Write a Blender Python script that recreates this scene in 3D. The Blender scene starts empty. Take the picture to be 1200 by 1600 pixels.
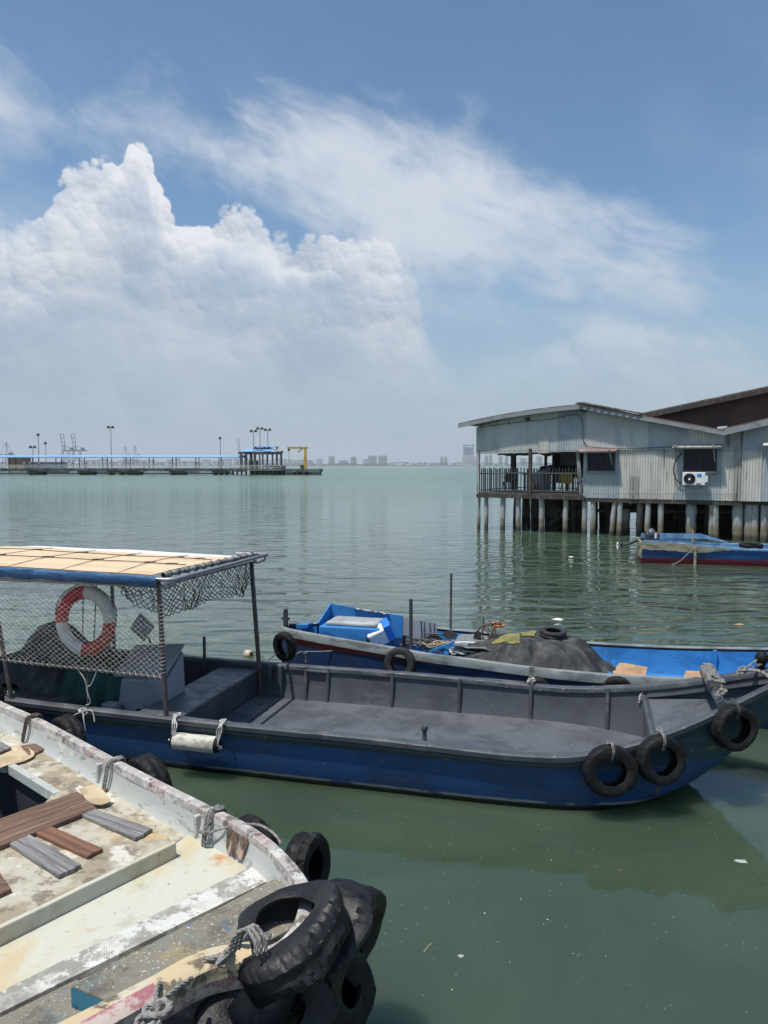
import bpy, bmesh, math, random
import numpy as np
from mathutils import Vector, Matrix, Euler, noise as mnoise
from mathutils.geometry import tessellate_polygon
R = math.radians
random.seed(7)
scene = bpy.context.scene
COL = scene.collection
USE_HAZE = True

# ------------------------------------------------------------------ camera
FPX = 1204.0; EYE = 2.8
PITCH = math.atan(73/FPX)
cam_d = bpy.data.cameras.new("camera"); cam = bpy.data.objects.new("camera", cam_d); COL.objects.link(cam)
cam.location = (0, 0, EYE); cam.rotation_euler = (R(90)-PITCH, 0, 0)
cam_d.sensor_fit = 'VERTICAL'; cam_d.sensor_height = 32.0; cam_d.lens = 32.0*FPX/1600
cam_d.clip_start = 0.05; cam_d.clip_end = 40000
scene.camera = cam

# ------------------------------------------------------------------ light
SUN_EL, SUN_AZ = 70.0, 232.0          # azimuth clockwise from +Y (view direction): behind-left
sun_d = bpy.data.lights.new("sun", 'SUN'); sun_d.energy = 4.3; sun_d.angle = R(0.55); sun_d.color = (1, .95, .87)
sun = bpy.data.objects.new("sun", sun_d); COL.objects.link(sun)
sd = Vector((math.sin(R(SUN_AZ))*math.cos(R(SUN_EL)), math.cos(R(SUN_AZ))*math.cos(R(SUN_EL)), math.sin(R(SUN_EL))))
sun.rotation_euler = sd.to_track_quat('Z', 'Y').to_euler(); sun.location = (0, 0, 30)
scene.view_settings.view_transform = 'Standard'; scene.view_settings.look = 'None'
scene.view_settings.gamma = 1; scene.view_settings.use_curve_mapping = False
scene.view_settings.exposure = 0.15
scene.render.engine = 'CYCLES'
scene.cycles.max_bounces = 8
scene.cycles.volume_bounces = 0

# ------------------------------------------------------------------ node expression helper
class X:
    def __init__(s, nt, k): s.nt = nt; s.k = k
    def _b(s, o, op, sw=False):
        n = s.nt.nodes.new('ShaderNodeMath'); n.operation = op
        a, b = (o, s) if sw else (s, o)
        for i, q in enumerate((a, b)):
            if isinstance(q, X): s.nt.links.new(q.k, n.inputs[i])
            elif q is not None: n.inputs[i].default_value = q
        return X(s.nt, n.outputs[0])
    def __add__(s, o): return s._b(o, 'ADD')
    __radd__ = __add__
    def __sub__(s, o): return s._b(o, 'SUBTRACT')
    def __rsub__(s, o): return s._b(o, 'SUBTRACT', True)
    def __mul__(s, o): return s._b(o, 'MULTIPLY')
    __rmul__ = __mul__
    def __truediv__(s, o): return s._b(o, 'DIVIDE')
    def f(s, op, o=None): return s._b(o, op)
    def mx(s, o): return s._b(o, 'MAXIMUM')
    def mn(s, o): return s._b(o, 'MINIMUM')
    def smooth(s, a, b, lo=0.0, hi=1.0):
        n = s.nt.nodes.new('ShaderNodeMapRange'); n.interpolation_type = 'SMOOTHSTEP'; n.clamp = True
        s.nt.links.new(s.k, n.inputs[0])
        for i, v in ((1, a), (2, b), (3, lo), (4, hi)): n.inputs[i].default_value = v
        return X(s.nt, n.outputs[0])
    def curve(s, pts):
        n = s.nt.nodes.new('ShaderNodeFloatCurve'); s.nt.links.new(s.k, n.inputs['Value'])
        c = n.mapping.curves[0]
        while len(c.points) > 2: c.points.remove(c.points[1])
        c.points[0].location = pts[0]; c.points[1].location = pts[-1]
        for p in pts[1:-1]: c.points.new(*p)
        n.mapping.update(); return X(s.nt, n.outputs[0])
def combine(nt, x, y, z):
    n = nt.nodes.new('ShaderNodeCombineXYZ')
    for i, q in enumerate((x, y, z)):
        if isinstance(q, X): nt.links.new(q.k, n.inputs[i])
        else: n.inputs[i].default_value = q
    return n.outputs[0]
def nnoise(nt, vec, scale, detail=6, rough=.55, dist=0):
    n = nt.nodes.new('ShaderNodeTexNoise'); nt.links.new(vec, n.inputs['Vector'])
    n.inputs['Scale'].default_value = scale; n.inputs['Detail'].default_value = detail
    n.inputs['Roughness'].default_value = rough; n.inputs['Distortion'].default_value = dist
    return X(nt, n.outputs['Fac'])
def mixc(nt, fac, a, b):
    n = nt.nodes.new('ShaderNodeMix'); n.data_type = 'RGBA'
    if isinstance(fac, X): nt.links.new(fac.k, n.inputs[0])
    else: n.inputs[0].default_value = fac
    for i, q in ((6, a), (7, b)):
        if isinstance(q, (tuple, list)): n.inputs[i].default_value = (*q[:3], 1)
        else: nt.links.new(q, n.inputs[i])
    return n.outputs[2]
def srgb(r, g, b):
    f = lambda v: (v/255/12.92) if v/255 <= .04045 else ((v/255+.055)/1.055)**2.4
    return (f(r), f(g), f(b))

# ------------------------------------------------------------------ sky
def build_world():
    w = bpy.data.worlds.new("World"); scene.world = w; w.use_nodes = True; w.cycles.sampling_method = 'NONE'
    nt = w.node_tree; nt.nodes.clear()
    out = nt.nodes.new('ShaderNodeOutputWorld')
    sky = nt.nodes.new('ShaderNodeTexSky'); sky.sky_type = 'NISHITA'; sky.sun_disc = False
    sky.sun_elevation = R(SUN_EL); sky.sun_rotation = R(SUN_AZ)
    sky.air_density = 1.0; sky.dust_density = 1.2; sky.ozone_density = 1.3; sky.altitude = 0
    tc = nt.nodes.new('ShaderNodeTexCoord')
    sep = nt.nodes.new('ShaderNodeSeparateXYZ'); nt.links.new(tc.outputs['Generated'], sep.inputs[0])
    x, y, z = (X(nt, sep.outputs[i]) for i in range(3))
    az = x._b(y, 'ARCTAN2')
    el = z.f('ARCSINE')
    # control curves are tabulated over azimuth / elevation of the sky
    def ae(px, py):
        cx = (px-600)/FPX; cy = (800-py)/FPX
        vx, vy, vz = cx, math.cos(PITCH)+cy*math.sin(PITCH), cy*math.cos(PITCH)-math.sin(PITCH)
        return math.atan2(vx, vy), math.atan2(vz, math.hypot(vx, vy))
    A0, A1, E1 = -0.8, 0.8, 0.8
    t = (az - A0)/(A1-A0)
    def cur(pts, tt=None):
        q = []
        for px, py in pts:
            a, e = ae(px, py); q.append(((a-A0)/(A1-A0), e/E1))
        q = [(0, q[0][1])]+q+[(1, q[-1][1])]
        return (tt or t).mx(0.0).mn(1.0).curve(q)*E1
    def curw(pts):          # (px, half width in radians)
        q = [((ae(px, 400)[0]-A0)/(A1-A0), wv/E1) for px, wv in pts]
        q = [(0, q[0][1])]+q+[(1, q[-1][1])]
        return t.mx(0.0).mn(1.0).curve(q)*E1
    v2 = combine(nt, az, el*1.15, 0.37)
    # --- cumulus
    def vadd(vec, sc, off):
        m = nt.nodes.new('ShaderNodeVectorMath'); m.operation = 'MULTIPLY_ADD'
        cn = nt.nodes.new('ShaderNodeTexNoise'); nt.links.new(vec, cn.inputs['Vector']); cn.inputs['Scale'].default_value = off; cn.inputs['Detail'].default_value = 3
        sb = nt.nodes.new('ShaderNodeVectorMath'); sb.operation = 'SUBTRACT'; nt.links.new(cn.outputs['Color'], sb.inputs[0]); sb.inputs[1].default_value = (.5, .5, .5)
        nt.links.new(sb.outputs[0], m.inputs[0]); m.inputs[1].default_value = (sc, sc, sc); nt.links.new(vec, m.inputs[2]); return m.outputs[0]
    def billow(off):
        """cauliflower heads: rounded lobes at several sizes, each with a lit top and a shaded foot"""
        tot = rel = None
        for s_, d_, a_, e_ in ((9, .10, 1.0, 1.0), (22, .045, .55, .75), (52, .020, .30, .55), (120, .008, .16, .4)):
            w = vadd(combine(nt, az, el*1.1, off+s_), d_, s_*.5); ks = []
            for q in (0, 1):
                vo = nt.nodes.new('ShaderNodeTexVoronoi'); vo.feature = 'F1'; vo.voronoi_dimensions = '2D'; vo.inputs['Scale'].default_value = s_
                vv = w
                if q:
                    ad = nt.nodes.new('ShaderNodeVectorMath'); ad.operation = 'ADD'; nt.links.new(w, ad.inputs[0]); ad.inputs[1].default_value = (.10/s_, .20/s_, 0); vv = ad.outputs[0]
                nt.links.new(vv, vo.inputs['Vector']); d = X(nt, vo.outputs['Distance']); ks.append(1.0 - d*d*1.9)
            tot = ks[0]*a_ if tot is None else tot+ks[0]*a_
            r = (ks[1]-ks[0])*e_; rel = r if rel is None else rel+r
        return tot, rel*-1.0
    def fb(off, sc=5.0, det=5): return nnoise(nt, combine(nt, az, el*1.3, off), sc, det, .6, .25)
    B, REL = billow(.37)
    n1 = fb(.9, 7); n2 = fb(4.4, 3.2); n3 = fb(7.7, 13, 6)
    tw_ = (az + (n1-.5)*.05 + (n3-.5)*.02 - A0)/(A1-A0)
    top = cur([(-200, 360), (0, 345), (60, 345), (82, 312), (100, 285), (145, 262), (185, 222), (207, 198), (238, 262), (262, 310), (300, 358), (340, 330), (400, 326), (500, 355), (590, 376), (622, 400), (650, 455), (672, 520), (705, 568), (760, 552), (830, 540), (900, 502), (960, 480), (1040, 515), (1100, 545), (1200, 550), (1400, 540)], tw_)
    edge = top - el + (B-1.32)*.026 + (n1-.5)*.030 + (n3-.5)*.030
    soft = n2.smooth(.42, .62)                      # where the rim dissolves
    hard = edge.smooth(-0.001, 0.007); sft = edge.smooth(-.02, .06)
    tw = curw([(-300, .75), (0, .6), (60, .1), (300, .0), (420, .3), (600, .2), (640, .35), (1200, .6)])
    k = (soft*.40 + tw).mn(1.0)
    cum = hard*(1.0-k) + sft*k
    wgt = curw([(-300, .66), (60, .66), (330, .66), (610, .64), (670, .40), (720, .32), (850, .34), (960, .42), (1200, .30)])
    low = el.smooth(.02, .20, .70, 1.0)                      # the base dissolves into the haze
    patch = n2.smooth(.30, .62, .60, 1.0)
    cum = cum*(wgt*1.5).mn(1.0)*low*(patch.mx(edge.smooth(.12, .03)))
    depth = edge.smooth(0.0, 0.16)
    relief = REL*(.55-depth*.30)
    lum = 0.78 - depth*.36 + relief + (n2-.5)*1.1*depth.smooth(.05, .4) + (n1-.5)*.8 + (n3-.5)*.3
    lum = lum.mx(0.05).mn(1.0)
    cumcol = mixc(nt, lum, srgb(146, 163, 184), srgb(232, 234, 239))
    # --- cirrus
    ca, sa = math.cos(R(-20)), math.sin(R(-20))
    ru = az*ca + el*sa; rv = el*ca - az*sa
    wv_ = vadd(combine(nt, ru*1.3, rv*2.1, 3.1), .26, 2.6)
    c1 = nnoise(nt, wv_, 4.0, 6, .62, .3)
    c2 = nnoise(nt, vadd(combine(nt, ru*1.2, rv*2.2, 9.1), .2, 2.5), 3.2, 5, .6, .2)
    c4 = nnoise(nt, combine(nt, ru*1.1, rv*3.2, 5.5), 9, 5, .65, .6)
    def band(cpts, wpts, soft=.03, rag=.22):
        c = cur(cpts); wd = curw(wpts)
        d = (el-c).f('ABSOLUTE')
        return (wd - d + (c1-.5)*rag + (c4-.5)*.07).smooth(-.035, soft)
    b1 = band([(380, 250), (520, 270), (640, 305), (760, 335), (880, 390), (1000, 425), (1100, 462)],
              [(250, .01), (400, .055), (520, .085), (640, .095), (800, .085), (900, .065), (1000, .052), (1090, .028), (1150, -.08)], .075)
    b2 = band([(-100, 130), (60, 190), (160, 190), (250, 205), (380, 245)], [(-100, .05), (40, .045), (120, .02), (160, .03), (260, .055), (380, .03), (450, -.03)], .09)
    b3 = band([(500, 470), (640, 480), (800, 490), (1000, 520), (1200, 530)], [(450, .02), (640, .07), (900, .06), (1200, .05)], .12)
    cir = (b1*(c2*.65+c4*.35).smooth(.30, .56, .42, 1.0)*.92).mx(b2*c2.smooth(.28, .55, .45, .85)).mx(b3*(c2*.6+c4*.4).smooth(.3, .65, .15, .62))
    veil = c2.smooth(.42, .78)*el.smooth(.22, .55, .22, .04)
    cir = cir.mx(veil)
    circol = srgb(208, 216, 226)
    # --- horizon milk
    milk = el.smooth(-0.02, 0.32, .84, .0)
    # shading
    tn = nt.nodes.new('ShaderNodeMix'); tn.data_type = 'RGBA'; tn.blend_type = 'MULTIPLY'; tn.inputs[0].default_value = 1; nt.links.new(sky.outputs[0], tn.inputs[6]); tn.inputs[7].default_value = (.76, .94, 1.02, 1)
    bg = nt.nodes.new('ShaderNodeBackground'); nt.links.new(tn.outputs[2], bg.inputs[0]); bg.inputs[1].default_value = SKY_STR
    def mixsh(fac, a, col, st=1.0):
        b = nt.nodes.new('ShaderNodeBackground'); b.inputs[1].default_value = st
        if isinstance(col, tuple): b.inputs[0].default_value = (*col, 1)
        else: nt.links.new(col, b.inputs[0])
        m = nt.nodes.new('ShaderNodeMixShader'); nt.links.new(fac.k, m.inputs[0])
        nt.links.new(a, m.inputs[1]); nt.links.new(b.outputs[0], m.inputs[2]); return m.outputs[0]
    s = bg.outputs[0]
    s = mixsh(cir, s, circol, CLOUD_STR)
    s = mixsh(cum, s, cumcol, CLOUD_STR)
    s = mixsh(milk, s, srgb(170, 188, 202), CLOUD_STR*.9)
    nt.links.new(s, out.inputs[0])
SKY_STR = 0.115; CLOUD_STR = 0.95
build_world()

# ------------------------------------------------------------------ placing helpers
def ray(px, py):
    cx = (px-600)/FPX; cy = (800-py)/FPX
    return Vector((cx, math.cos(PITCH)+cy*math.sin(PITCH), cy*math.cos(PITCH)-math.sin(PITCH)))
def P(px, py, z):
    r = ray(px, py); return Vector((0, 0, EYE)) + r*((z-EYE)/r.z)
def Q(px, py, D):
    r = ray(px, py); return Vector((0, 0, EYE)) + r*(D/r.y)
class Frame:
    """a local frame standing on the water: origin (x,y), heading angle; local x along, local y to the far side"""
    def __init__(s, ox, oy, deg):
        s.o = Vector((ox, oy, 0)); a = R(deg); s.a = a
        s.u = Vector((math.cos(a), math.sin(a), 0)); s.v = Vector((-math.sin(a), math.cos(a), 0))
    def w(s, x, y, z=0): return s.o + s.u*x + s.v*y + Vector((0, 0, z))
    def l(s, p):
        d = Vector(p)-s.o; return Vector((d.dot(s.u), d.dot(s.v), d.z))
    def onplane(s, px, py, y):      # where a sight line meets the vertical plane local y = const
        r = ray(px, py); e = Vector((0, 0, EYE))-s.o
        t = (y-e.dot(s.v))/r.dot(s.v); q = Vector((0, 0, EYE))+r*t; return s.l(q)
    def Pl(s, px, py, z): return s.l(P(px, py, z))

# ------------------------------------------------------------------ mesh builder
class MB:
    def __init__(s): s.v = []; s.f = []; s.mi = []; s.sm = []
    def add(s, vs, fs, mi=0, smooth=False):
        o = len(s.v); s.v += [tuple(v) for v in vs]
        for f in fs: s.f.append(tuple(i+o for i in f)); s.mi.append(mi); s.sm.append(smooth)
        return s
    def box(s, c, d, rot=None, mi=0, taper=1.0):
        hx, hy, hz = d[0]/2, d[1]/2, d[2]/2
        vs = [Vector((x*hx*(taper if z > 0 else 1), y*hy*(taper if z > 0 else 1), z*hz)) for z in (-1, 1) for y in (-1, 1) for x in (-1, 1)]
        if rot is not None: vs = [rot @ v for v in vs]
        vs = [v+Vector(c) for v in vs]
        return s.add(vs, [(0, 2, 3, 1), (4, 5, 7, 6), (0, 1, 5, 4), (2, 6, 7, 3), (0, 4, 6, 2), (1, 3, 7, 5)], mi)
    def tube(s, pts, r, n=8, closed=False, mi=0, caps=True):
        pts = [Vector(p) for p in pts]; m = len(pts)
        rs = r if isinstance(r, (list, tuple)) else [r]*m
        rings = []; up = None
        for i, p in enumerate(pts):
            a = pts[(i-1) % m] if (closed or i > 0) else p; b = pts[(i+1) % m] if (closed or i < m-1) else p
            t = (b-a);
            if t.length < 1e-9: t = Vector((0, 0, 1))
            t.normalize()
            if up is None:
                up = Vector((0, 0, 1)) if abs(t.z) < .9 else Vector((1, 0, 0))
            x = up - t*up.dot(t)
            if x.length < 1e-6: x = t.orthogonal()
            x.normalize(); up = x; y = t.cross(x)
            rings.append([p+(x*math.cos(2*math.pi*k/n)+y*math.sin(2*math.pi*k/n))*rs[i] for k in range(n)])
        vs = [v for rg in rings for v in rg]; fs = []
        for i in range(m if closed else m-1):
            j = (i+1) % m
            for k in range(n):
                l = (k+1) % n; fs.append((i*n+k, i*n+l, j*n+l, j*n+k))
        s.add(vs, fs, mi, n > 4)
        if caps and not closed:
            s.add(rings[0], [tuple(reversed(range(n)))], mi); s.add(rings[-1], [tuple(range(n))], mi)
        return s
    def grid(s, rows, mi=0, smooth=True, closeu=False, closev=False):
        nr, nc = len(rows), len(rows[0]); vs = [v for r_ in rows for v in r_]; fs = []
        for i in range(nr if closev else nr-1):
            for j in range(nc if closeu else nc-1):
                a, b = i*nc+j, i*nc+(j+1) % nc; c, d = ((i+1) % nr)*nc+(j+1) % nc, ((i+1) % nr)*nc+j
                fs.append((a, b, c, d))
        return s.add(vs, fs, mi, smooth)
    def prism(s, poly, z0, z1, mi=0, mi_side=None):
        """plan polygon (x,y) extruded between heights (numbers or per-vertex lists)"""
        n = len(poly); area = sum(poly[i][0]*poly[(i+1) % n][1]-poly[(i+1) % n][0]*poly[i][1] for i in range(n))
        if area < 0: poly = list(reversed(poly)); z0 = list(reversed(z0)) if isinstance(z0, list) else z0; z1 = list(reversed(z1)) if isinstance(z1, list) else z1
        Z0 = z0 if isinstance(z0, list) else [z0]*n; Z1 = z1 if isinstance(z1, list) else [z1]*n
        lo = [Vector((p[0], p[1], Z0[i])) for i, p in enumerate(poly)]; hi = [Vector((p[0], p[1], Z1[i])) for i, p in enumerate(poly)]
        s.add(hi, [tuple(range(n))], mi); s.add(lo, [tuple(reversed(range(n)))], mi)
        for i in range(n):
            j = (i+1) % n; s.add([lo[i], lo[j], hi[j], hi[i]], [(0, 1, 2, 3)], mi if mi_side is None else mi_side)
        return s
    def slab(s, poly3, nrm, th, mi=0):
        """planar polygon in 3d with thickness"""
        n = len(poly3); a = [Vector(p) for p in poly3]; off = Vector(nrm).normalized()*th; b = [p+off for p in a]
        s.add(b, [tuple(range(n))], mi); s.add(a, [tuple(reversed(range(n)))], mi)
        for i in range(n):
            j = (i+1) % n; s.add([a[i], a[j], b[j], b[i]], [(0, 1, 2, 3)], mi)
        return s
    def lathe(s, prof, c=(0, 0, 0), rot=None, n=24, mi=0, closed=False):
        rows = []
        for r_, h in prof:
            rg = []
            for k in range(n):
                a = 2*math.pi*k/n; v = Vector((r_*math.cos(a), r_*math.sin(a), h))
                if rot is not None: v = rot @ v
                rg.append(v+Vector(c))
            rows.append(rg)
        return s.grid(rows, mi, True, True, closed)
    def build(s, name, mats, parent=None, bevel=0, seg=2, fix=True, weld=False, autosm=None):
        me = bpy.data.meshes.new(name); me.from_pydata(s.v, [], s.f)
        if not isinstance(mats, (list, tuple)): mats = [mats]
        for m in mats: me.materials.append(m)
        me.polygons.foreach_set('material_index', s.mi); me.polygons.foreach_set('use_smooth', s.sm)
        bm = bmesh.new(); bm.from_mesh(me)
        if weld or bevel: bmesh.ops.remove_doubles(bm, verts=bm.verts, dist=1e-5)
        if fix: bmesh.ops.recalc_face_normals(bm, faces=bm.faces)
        for e_ in bm.edges:
            if len(e_.link_faces) == 2 and e_.calc_face_angle(0) > R(44): e_.smooth = False
        bm.to_mesh(me); bm.free(); me.update()
        o = bpy.data.objects.new(name, me); COL.objects.link(o)
        if parent is not None: o.parent = parent; o.matrix_parent_inverse = Matrix.Identity(4); 
        if bevel:
            b = o.modifiers.new('bevel', 'BEVEL'); b.width = bevel; b.segments = seg; b.limit_method = 'ANGLE'; b.angle_limit = R(35)
            b.harden_normals = False
        return o
def tag(o, label=None, cat=None, group=None, kind=None):
    if label: o['label'] = label
    if cat: o['category'] = cat
    if group: o['group'] = group
    if kind: o['kind'] = kind
    return o
def empty(name, label=None, cat=None, group=None, loc=(0, 0, 0), rz=0, rot=None):
    o = bpy.data.objects.new(name, None); COL.objects.link(o); o.location = loc
    o.rotation_euler = rot if rot is not None else (0, 0, rz); o.empty_display_size = .2
    return tag(o, label, cat, group)
def copy_tree(o, parent=None):
    c = o.copy(); COL.objects.link(c)
    if parent is not None: c.parent = parent
    for ch in [q for q in COL.objects if q.parent == o]: copy_tree(ch, c)
    return c
def rope(mb, pts, r=.008, strands=3, pitch=7, mi=0, sub=6, n=5):
    """twisted rope along a smooth curve through pts"""
    pts = [Vector(p) for p in pts]; out = []
    for i in range(len(pts)-1):
        p0 = pts[max(i-1, 0)]; p1 = pts[i]; p2 = pts[i+1]; p3 = pts[min(i+2, len(pts)-1)]
        for k in range(sub):
            t = k/sub; out.append(.5*((2*p1)+(-p0+p2)*t+(2*p0-5*p1+4*p2-p3)*t*t+(-p0+3*p1-3*p2+p3)*t**3))
    out.append(pts[-1])
    # resample
    L = [0]
    for a, b in zip(out, out[1:]): L.append(L[-1]+(b-a).length)
    if strands <= 1: return mb.tube(out, r, max(n, 6), mi=mi)
    step = r*1.3; cnt = max(6, min(900, int(L[-1]/step))); res = []; j = 0
    for i in range(cnt+1):
        d = L[-1]*i/cnt
        while j < len(L)-2 and L[j+1] < d: j += 1
        k = 0 if L[j+1] == L[j] else (d-L[j])/(L[j+1]-L[j]); res.append(out[j].lerp(out[j+1], min(max(k, 0), 1)))
    up = Vector((.3, .2, 1)).normalized(); fr = []
    for i, p in enumerate(res):
        t = (res[min(i+1, cnt)]-res[max(i-1, 0)]).normalized(); x = up-t*up.dot(t)
        if x.length < 1e-4: x = t.orthogonal()
        x.normalize(); up = x; fr.append((x, t.cross(x)))
    for s_ in range(strands):
        mb.tube([p+(fr[i][0]*math.cos(a_)+fr[i][1]*math.sin(a_))*r*.52 for i, p in enumerate(res) for a_ in [2*math.pi*s_/strands+i*step/r*.75]], r*.62, n, mi=mi)
    return mb
def tangle(c, size, k, seed, flat=1.0):
    rnd = random.Random(seed); c = Vector(c); pts = []; a = rnd.random()*6
    for i in range(k):
        a += rnd.uniform(.9, 1.9); rr = size*rnd.uniform(.6, 1)
        pts.append(c+Vector((math.cos(a)*rr, math.sin(a)*rr*.8, rnd.uniform(-.6, .6)*size*flat)))
    return pts

# ------------------------------------------------------------------ materials
def mat(name, base, layers=(), rough=.7, rough2=None, metal=0, bump=None, spec=.4, coat=0, coords='Object', alpha=None):
    """layers: dicts col, s(scale), lo, hi, a(amount), st(stretch xyz), d(detail), r(noise roughness), z=(lo,hi) band limits"""
    m = bpy.data.materials.new(name); m.use_nodes = True; nt = m.node_tree
    bs = nt.nodes['Principled BSDF']; tc = nt.nodes.new('ShaderNodeTexCoord'); vec = tc.outputs[coords]
    col = base; acc = None
    sep = nt.nodes.new('ShaderNodeSeparateXYZ'); nt.links.new(vec, sep.inputs[0])
    for i, L in enumerate(layers):
        mp = nt.nodes.new('ShaderNodeMapping'); mp.inputs['Scale'].default_value = L.get('st', (1, 1, 1))
        mp.inputs['Location'].default_value = (i*3.7+L.get('off', 0), i*1.3, i*2.1); mp.inputs['Rotation'].default_value = (0, 0, L.get('rz', 0)); nt.links.new(vec, mp.inputs[0])
        if L.get('vor'):
            v = nt.nodes.new('ShaderNodeTexVoronoi'); v.inputs['Scale'].default_value = L['s']; nt.links.new(mp.outputs[0], v.inputs['Vector'])
            fac = X(nt, v.outputs['Distance']).smooth(L['lo'], L['hi'], 1, 0)
        else:
            fac = nnoise(nt, mp.outputs[0], L.get('s', 3), L.get('d', 8), L.get('r', .6), L.get('dist', 0)).smooth(L.get('lo', .45), L.get('hi', .6))
        if 'z' in L:
            z0, z1, sf = L['z']; zz = X(nt, sep.outputs[L.get('ax', 2)]); wob = (nnoise(nt, vec, L.get('ws', 6), 5, .6)-.5)*L.get('wob', 0.0)
            zz = zz+wob
            fac = fac*(zz.smooth(z0-sf, z0+sf)*zz.smooth(z1-sf, z1+sf, 1, 0)) if not L.get('solid') else (zz.smooth(z0-sf, z0+sf)*zz.smooth(z1-sf, z1+sf, 1, 0))
        fac = fac*L.get('a', 1.0); col = mixc(nt, fac, col, L['col'])
    if isinstance(col, tuple): bs.inputs['Base Color'].default_value = (*col, 1)
    else: nt.links.new(col, bs.inputs['Base Color'])
    if rough2 is not None:
        f = nnoise(nt, vec, 9, 6, .6).smooth(.3, .7, rough, rough2); nt.links.new(f.k, bs.inputs['Roughness'])
    else: bs.inputs['Roughness'].default_value = rough
    bs.inputs['Metallic'].default_value = metal; bs.inputs['Specular IOR Level'].default_value = spec
    bs.inputs['Coat Weight'].default_value = coat
    if bump:
        acc = None
        for s_, a_, st in bump:
            mp = nt.nodes.new('ShaderNodeMapping'); mp.inputs['Scale'].default_value = st; nt.links.new(vec, mp.inputs[0])
            k = nnoise(nt, mp.outputs[0], s_, 7, .65)*a_; acc = k if acc is None else acc+k
        b = nt.nodes.new('ShaderNodeBump'); b.inputs['Distance'].default_value = 1.0; b.inputs['Strength'].default_value = 1
        nt.links.new(acc.k, b.inputs['Height']); nt.links.new(b.outputs[0], bs.inputs['Normal'])
    return m
I3 = (1, 1, 1)
# ------------------------------------------------------------------ water, haze, far shore
def water_mat():
    m = bpy.data.materials.new('sea_water'); m.use_nodes = True; nt = m.node_tree; bs = nt.nodes['Principled BSDF']
    tc = nt.nodes.new('ShaderNodeTexCoord'); vec = tc.outputs['Object']
    n = nnoise(nt, vec, .45, 4, .6, .6).smooth(.38, .68)
    c = mixc(nt, n, (.038, .060, .038), (.054, .082, .053))
    nt.links.new(c, bs.inputs['Base Color']);  bs.inputs['IOR'].default_value = 1.48
    bs.subsurface_method = 'BURLEY' if hasattr(bs, 'subsurface_method') else None
    bs.inputs['Subsurface Weight'].default_value = 1.0; bs.inputs['Subsurface Radius'].default_value = (.8, 1.0, .7); bs.inputs['Subsurface Scale'].default_value = .55
    sep = nt.nodes.new('ShaderNodeSeparateXYZ'); nt.links.new(vec, sep.inputs[0]); y = X(nt, sep.outputs[1])
    def sn(sx, sy, s_, d_, r_=.5, off=0, di=.3):
        mp = nt.nodes.new('ShaderNodeMapping'); mp.inputs['Scale'].default_value = (sx, sy, 1); mp.inputs['Location'].default_value = (off, off, off); nt.links.new(vec, mp.inputs[0])
        return nnoise(nt, mp.outputs[0], s_, d_, r_, di)
    rg = y.smooth(18, 160, .025, .22); nt.links.new(rg.k, bs.inputs['Roughness'])        # ripples too small to see further out
    fc = y.smooth(12, 60); nt.links.new(mixc(nt, fc, c, (.080, .148, .100)), bs.inputs['Base Color'])   # lighter, greener base colour further out
    mid = y.smooth(7, 15, .10, 1.0)
    h = sn(.55, 1.3, 1.25, 1, .4, 0, .8)*.085*mid                      # slow wobble that bends the reflections
    h = h + sn(.6, 1.5, 3.4, 2, .5, 5, .4)*.012*mid
    h = h + sn(.45, 1.0, .42, 2, .5, 3)*.30*y.smooth(14, 90, .0, 1.0)     # wider swell further out
    h = h + sn(.7, 1.4, 5.0, 3, .6, 7)*.035*y.smooth(20, 80, .04, 1.9)
    h = h + sn(1, 1.2, 9, 2, .5, 9)*.0007
    b = nt.nodes.new('ShaderNodeBump'); b.inputs['Distance'].default_value = 1; b.inputs['Strength'].default_value = 1
    nt.links.new(h.k, b.inputs['Height']); nt.links.new(b.outputs[0], bs.inputs['Normal'])
    return m
mb = MB(); W_ = 7000
mb.grid([[Vector((x, y, 0)) for x in np.linspace(-W_, W_, 15)] for y in np.linspace(-60, 9000, 15)], smooth=False)
tag(mb.build('water', water_mat(), fix=False), kind='structure')

hz = bpy.data.materials.new('haze_air'); hz.use_nodes = True; nt = hz.node_tree; nt.nodes.clear()
o_ = nt.nodes.new('ShaderNodeOutputMaterial'); pv = nt.nodes.new('ShaderNodeVolumePrincipled')
pv.inputs['Color'].default_value = (.90, .95, 1.0, 1); pv.inputs['Density'].default_value = HAZE_D = 0.00012; pv.inputs['Anisotropy'].default_value = 0.0
nt.links.new(pv.outputs[0], o_.inputs['Volume'])
mb = MB(); mb.box((0, 4450, 99), (14400, 9400, 200))
if USE_HAZE: tag(mb.build('haze', hz), 'pale even haze over the strait', 'haze', kind='stuff'); 

def hz_(px): return (px-600)/FPX
def zat(py, D): return EYE + D*(((800-py)/FPX)*math.cos(PITCH)-math.sin(PITCH))/(math.cos(PITCH)+((800-py)/FPX)*math.sin(PITCH))
def xat(px, D): return D*((px-600)/FPX)

M_far = mat('pale_concrete_far', (.44, .47, .50), [dict(col=(.32, .35, .39), s=.05, lo=.4, hi=.6)], rough=.9)
M_far2 = mat('grey_tower_far', (.30, .34, .38), rough=.9)
M_glass_far = mat('window_band_far', (.16, .19, .22), rough=.6)
M_shore = mat('shore_foliage', (.035, .055, .035), [dict(col=(.06, .09, .05), s=.02, lo=.45, hi=.6)], rough=.9)
M_land = mat('shore_land', (.14, .13, .10), rough=.9)
D_S = 3900
# land strip
mb = MB(); poly = []
for i in range(41):
    x = -4000+i*200; poly.append((x, D_S+60*math.sin(i*.9)))
poly += [(4000, 6500), (-4000, 6500)]
mb.prism(poly, -1, 4)
tag(mb.build('far_shore', M_land), kind='structure')
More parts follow.
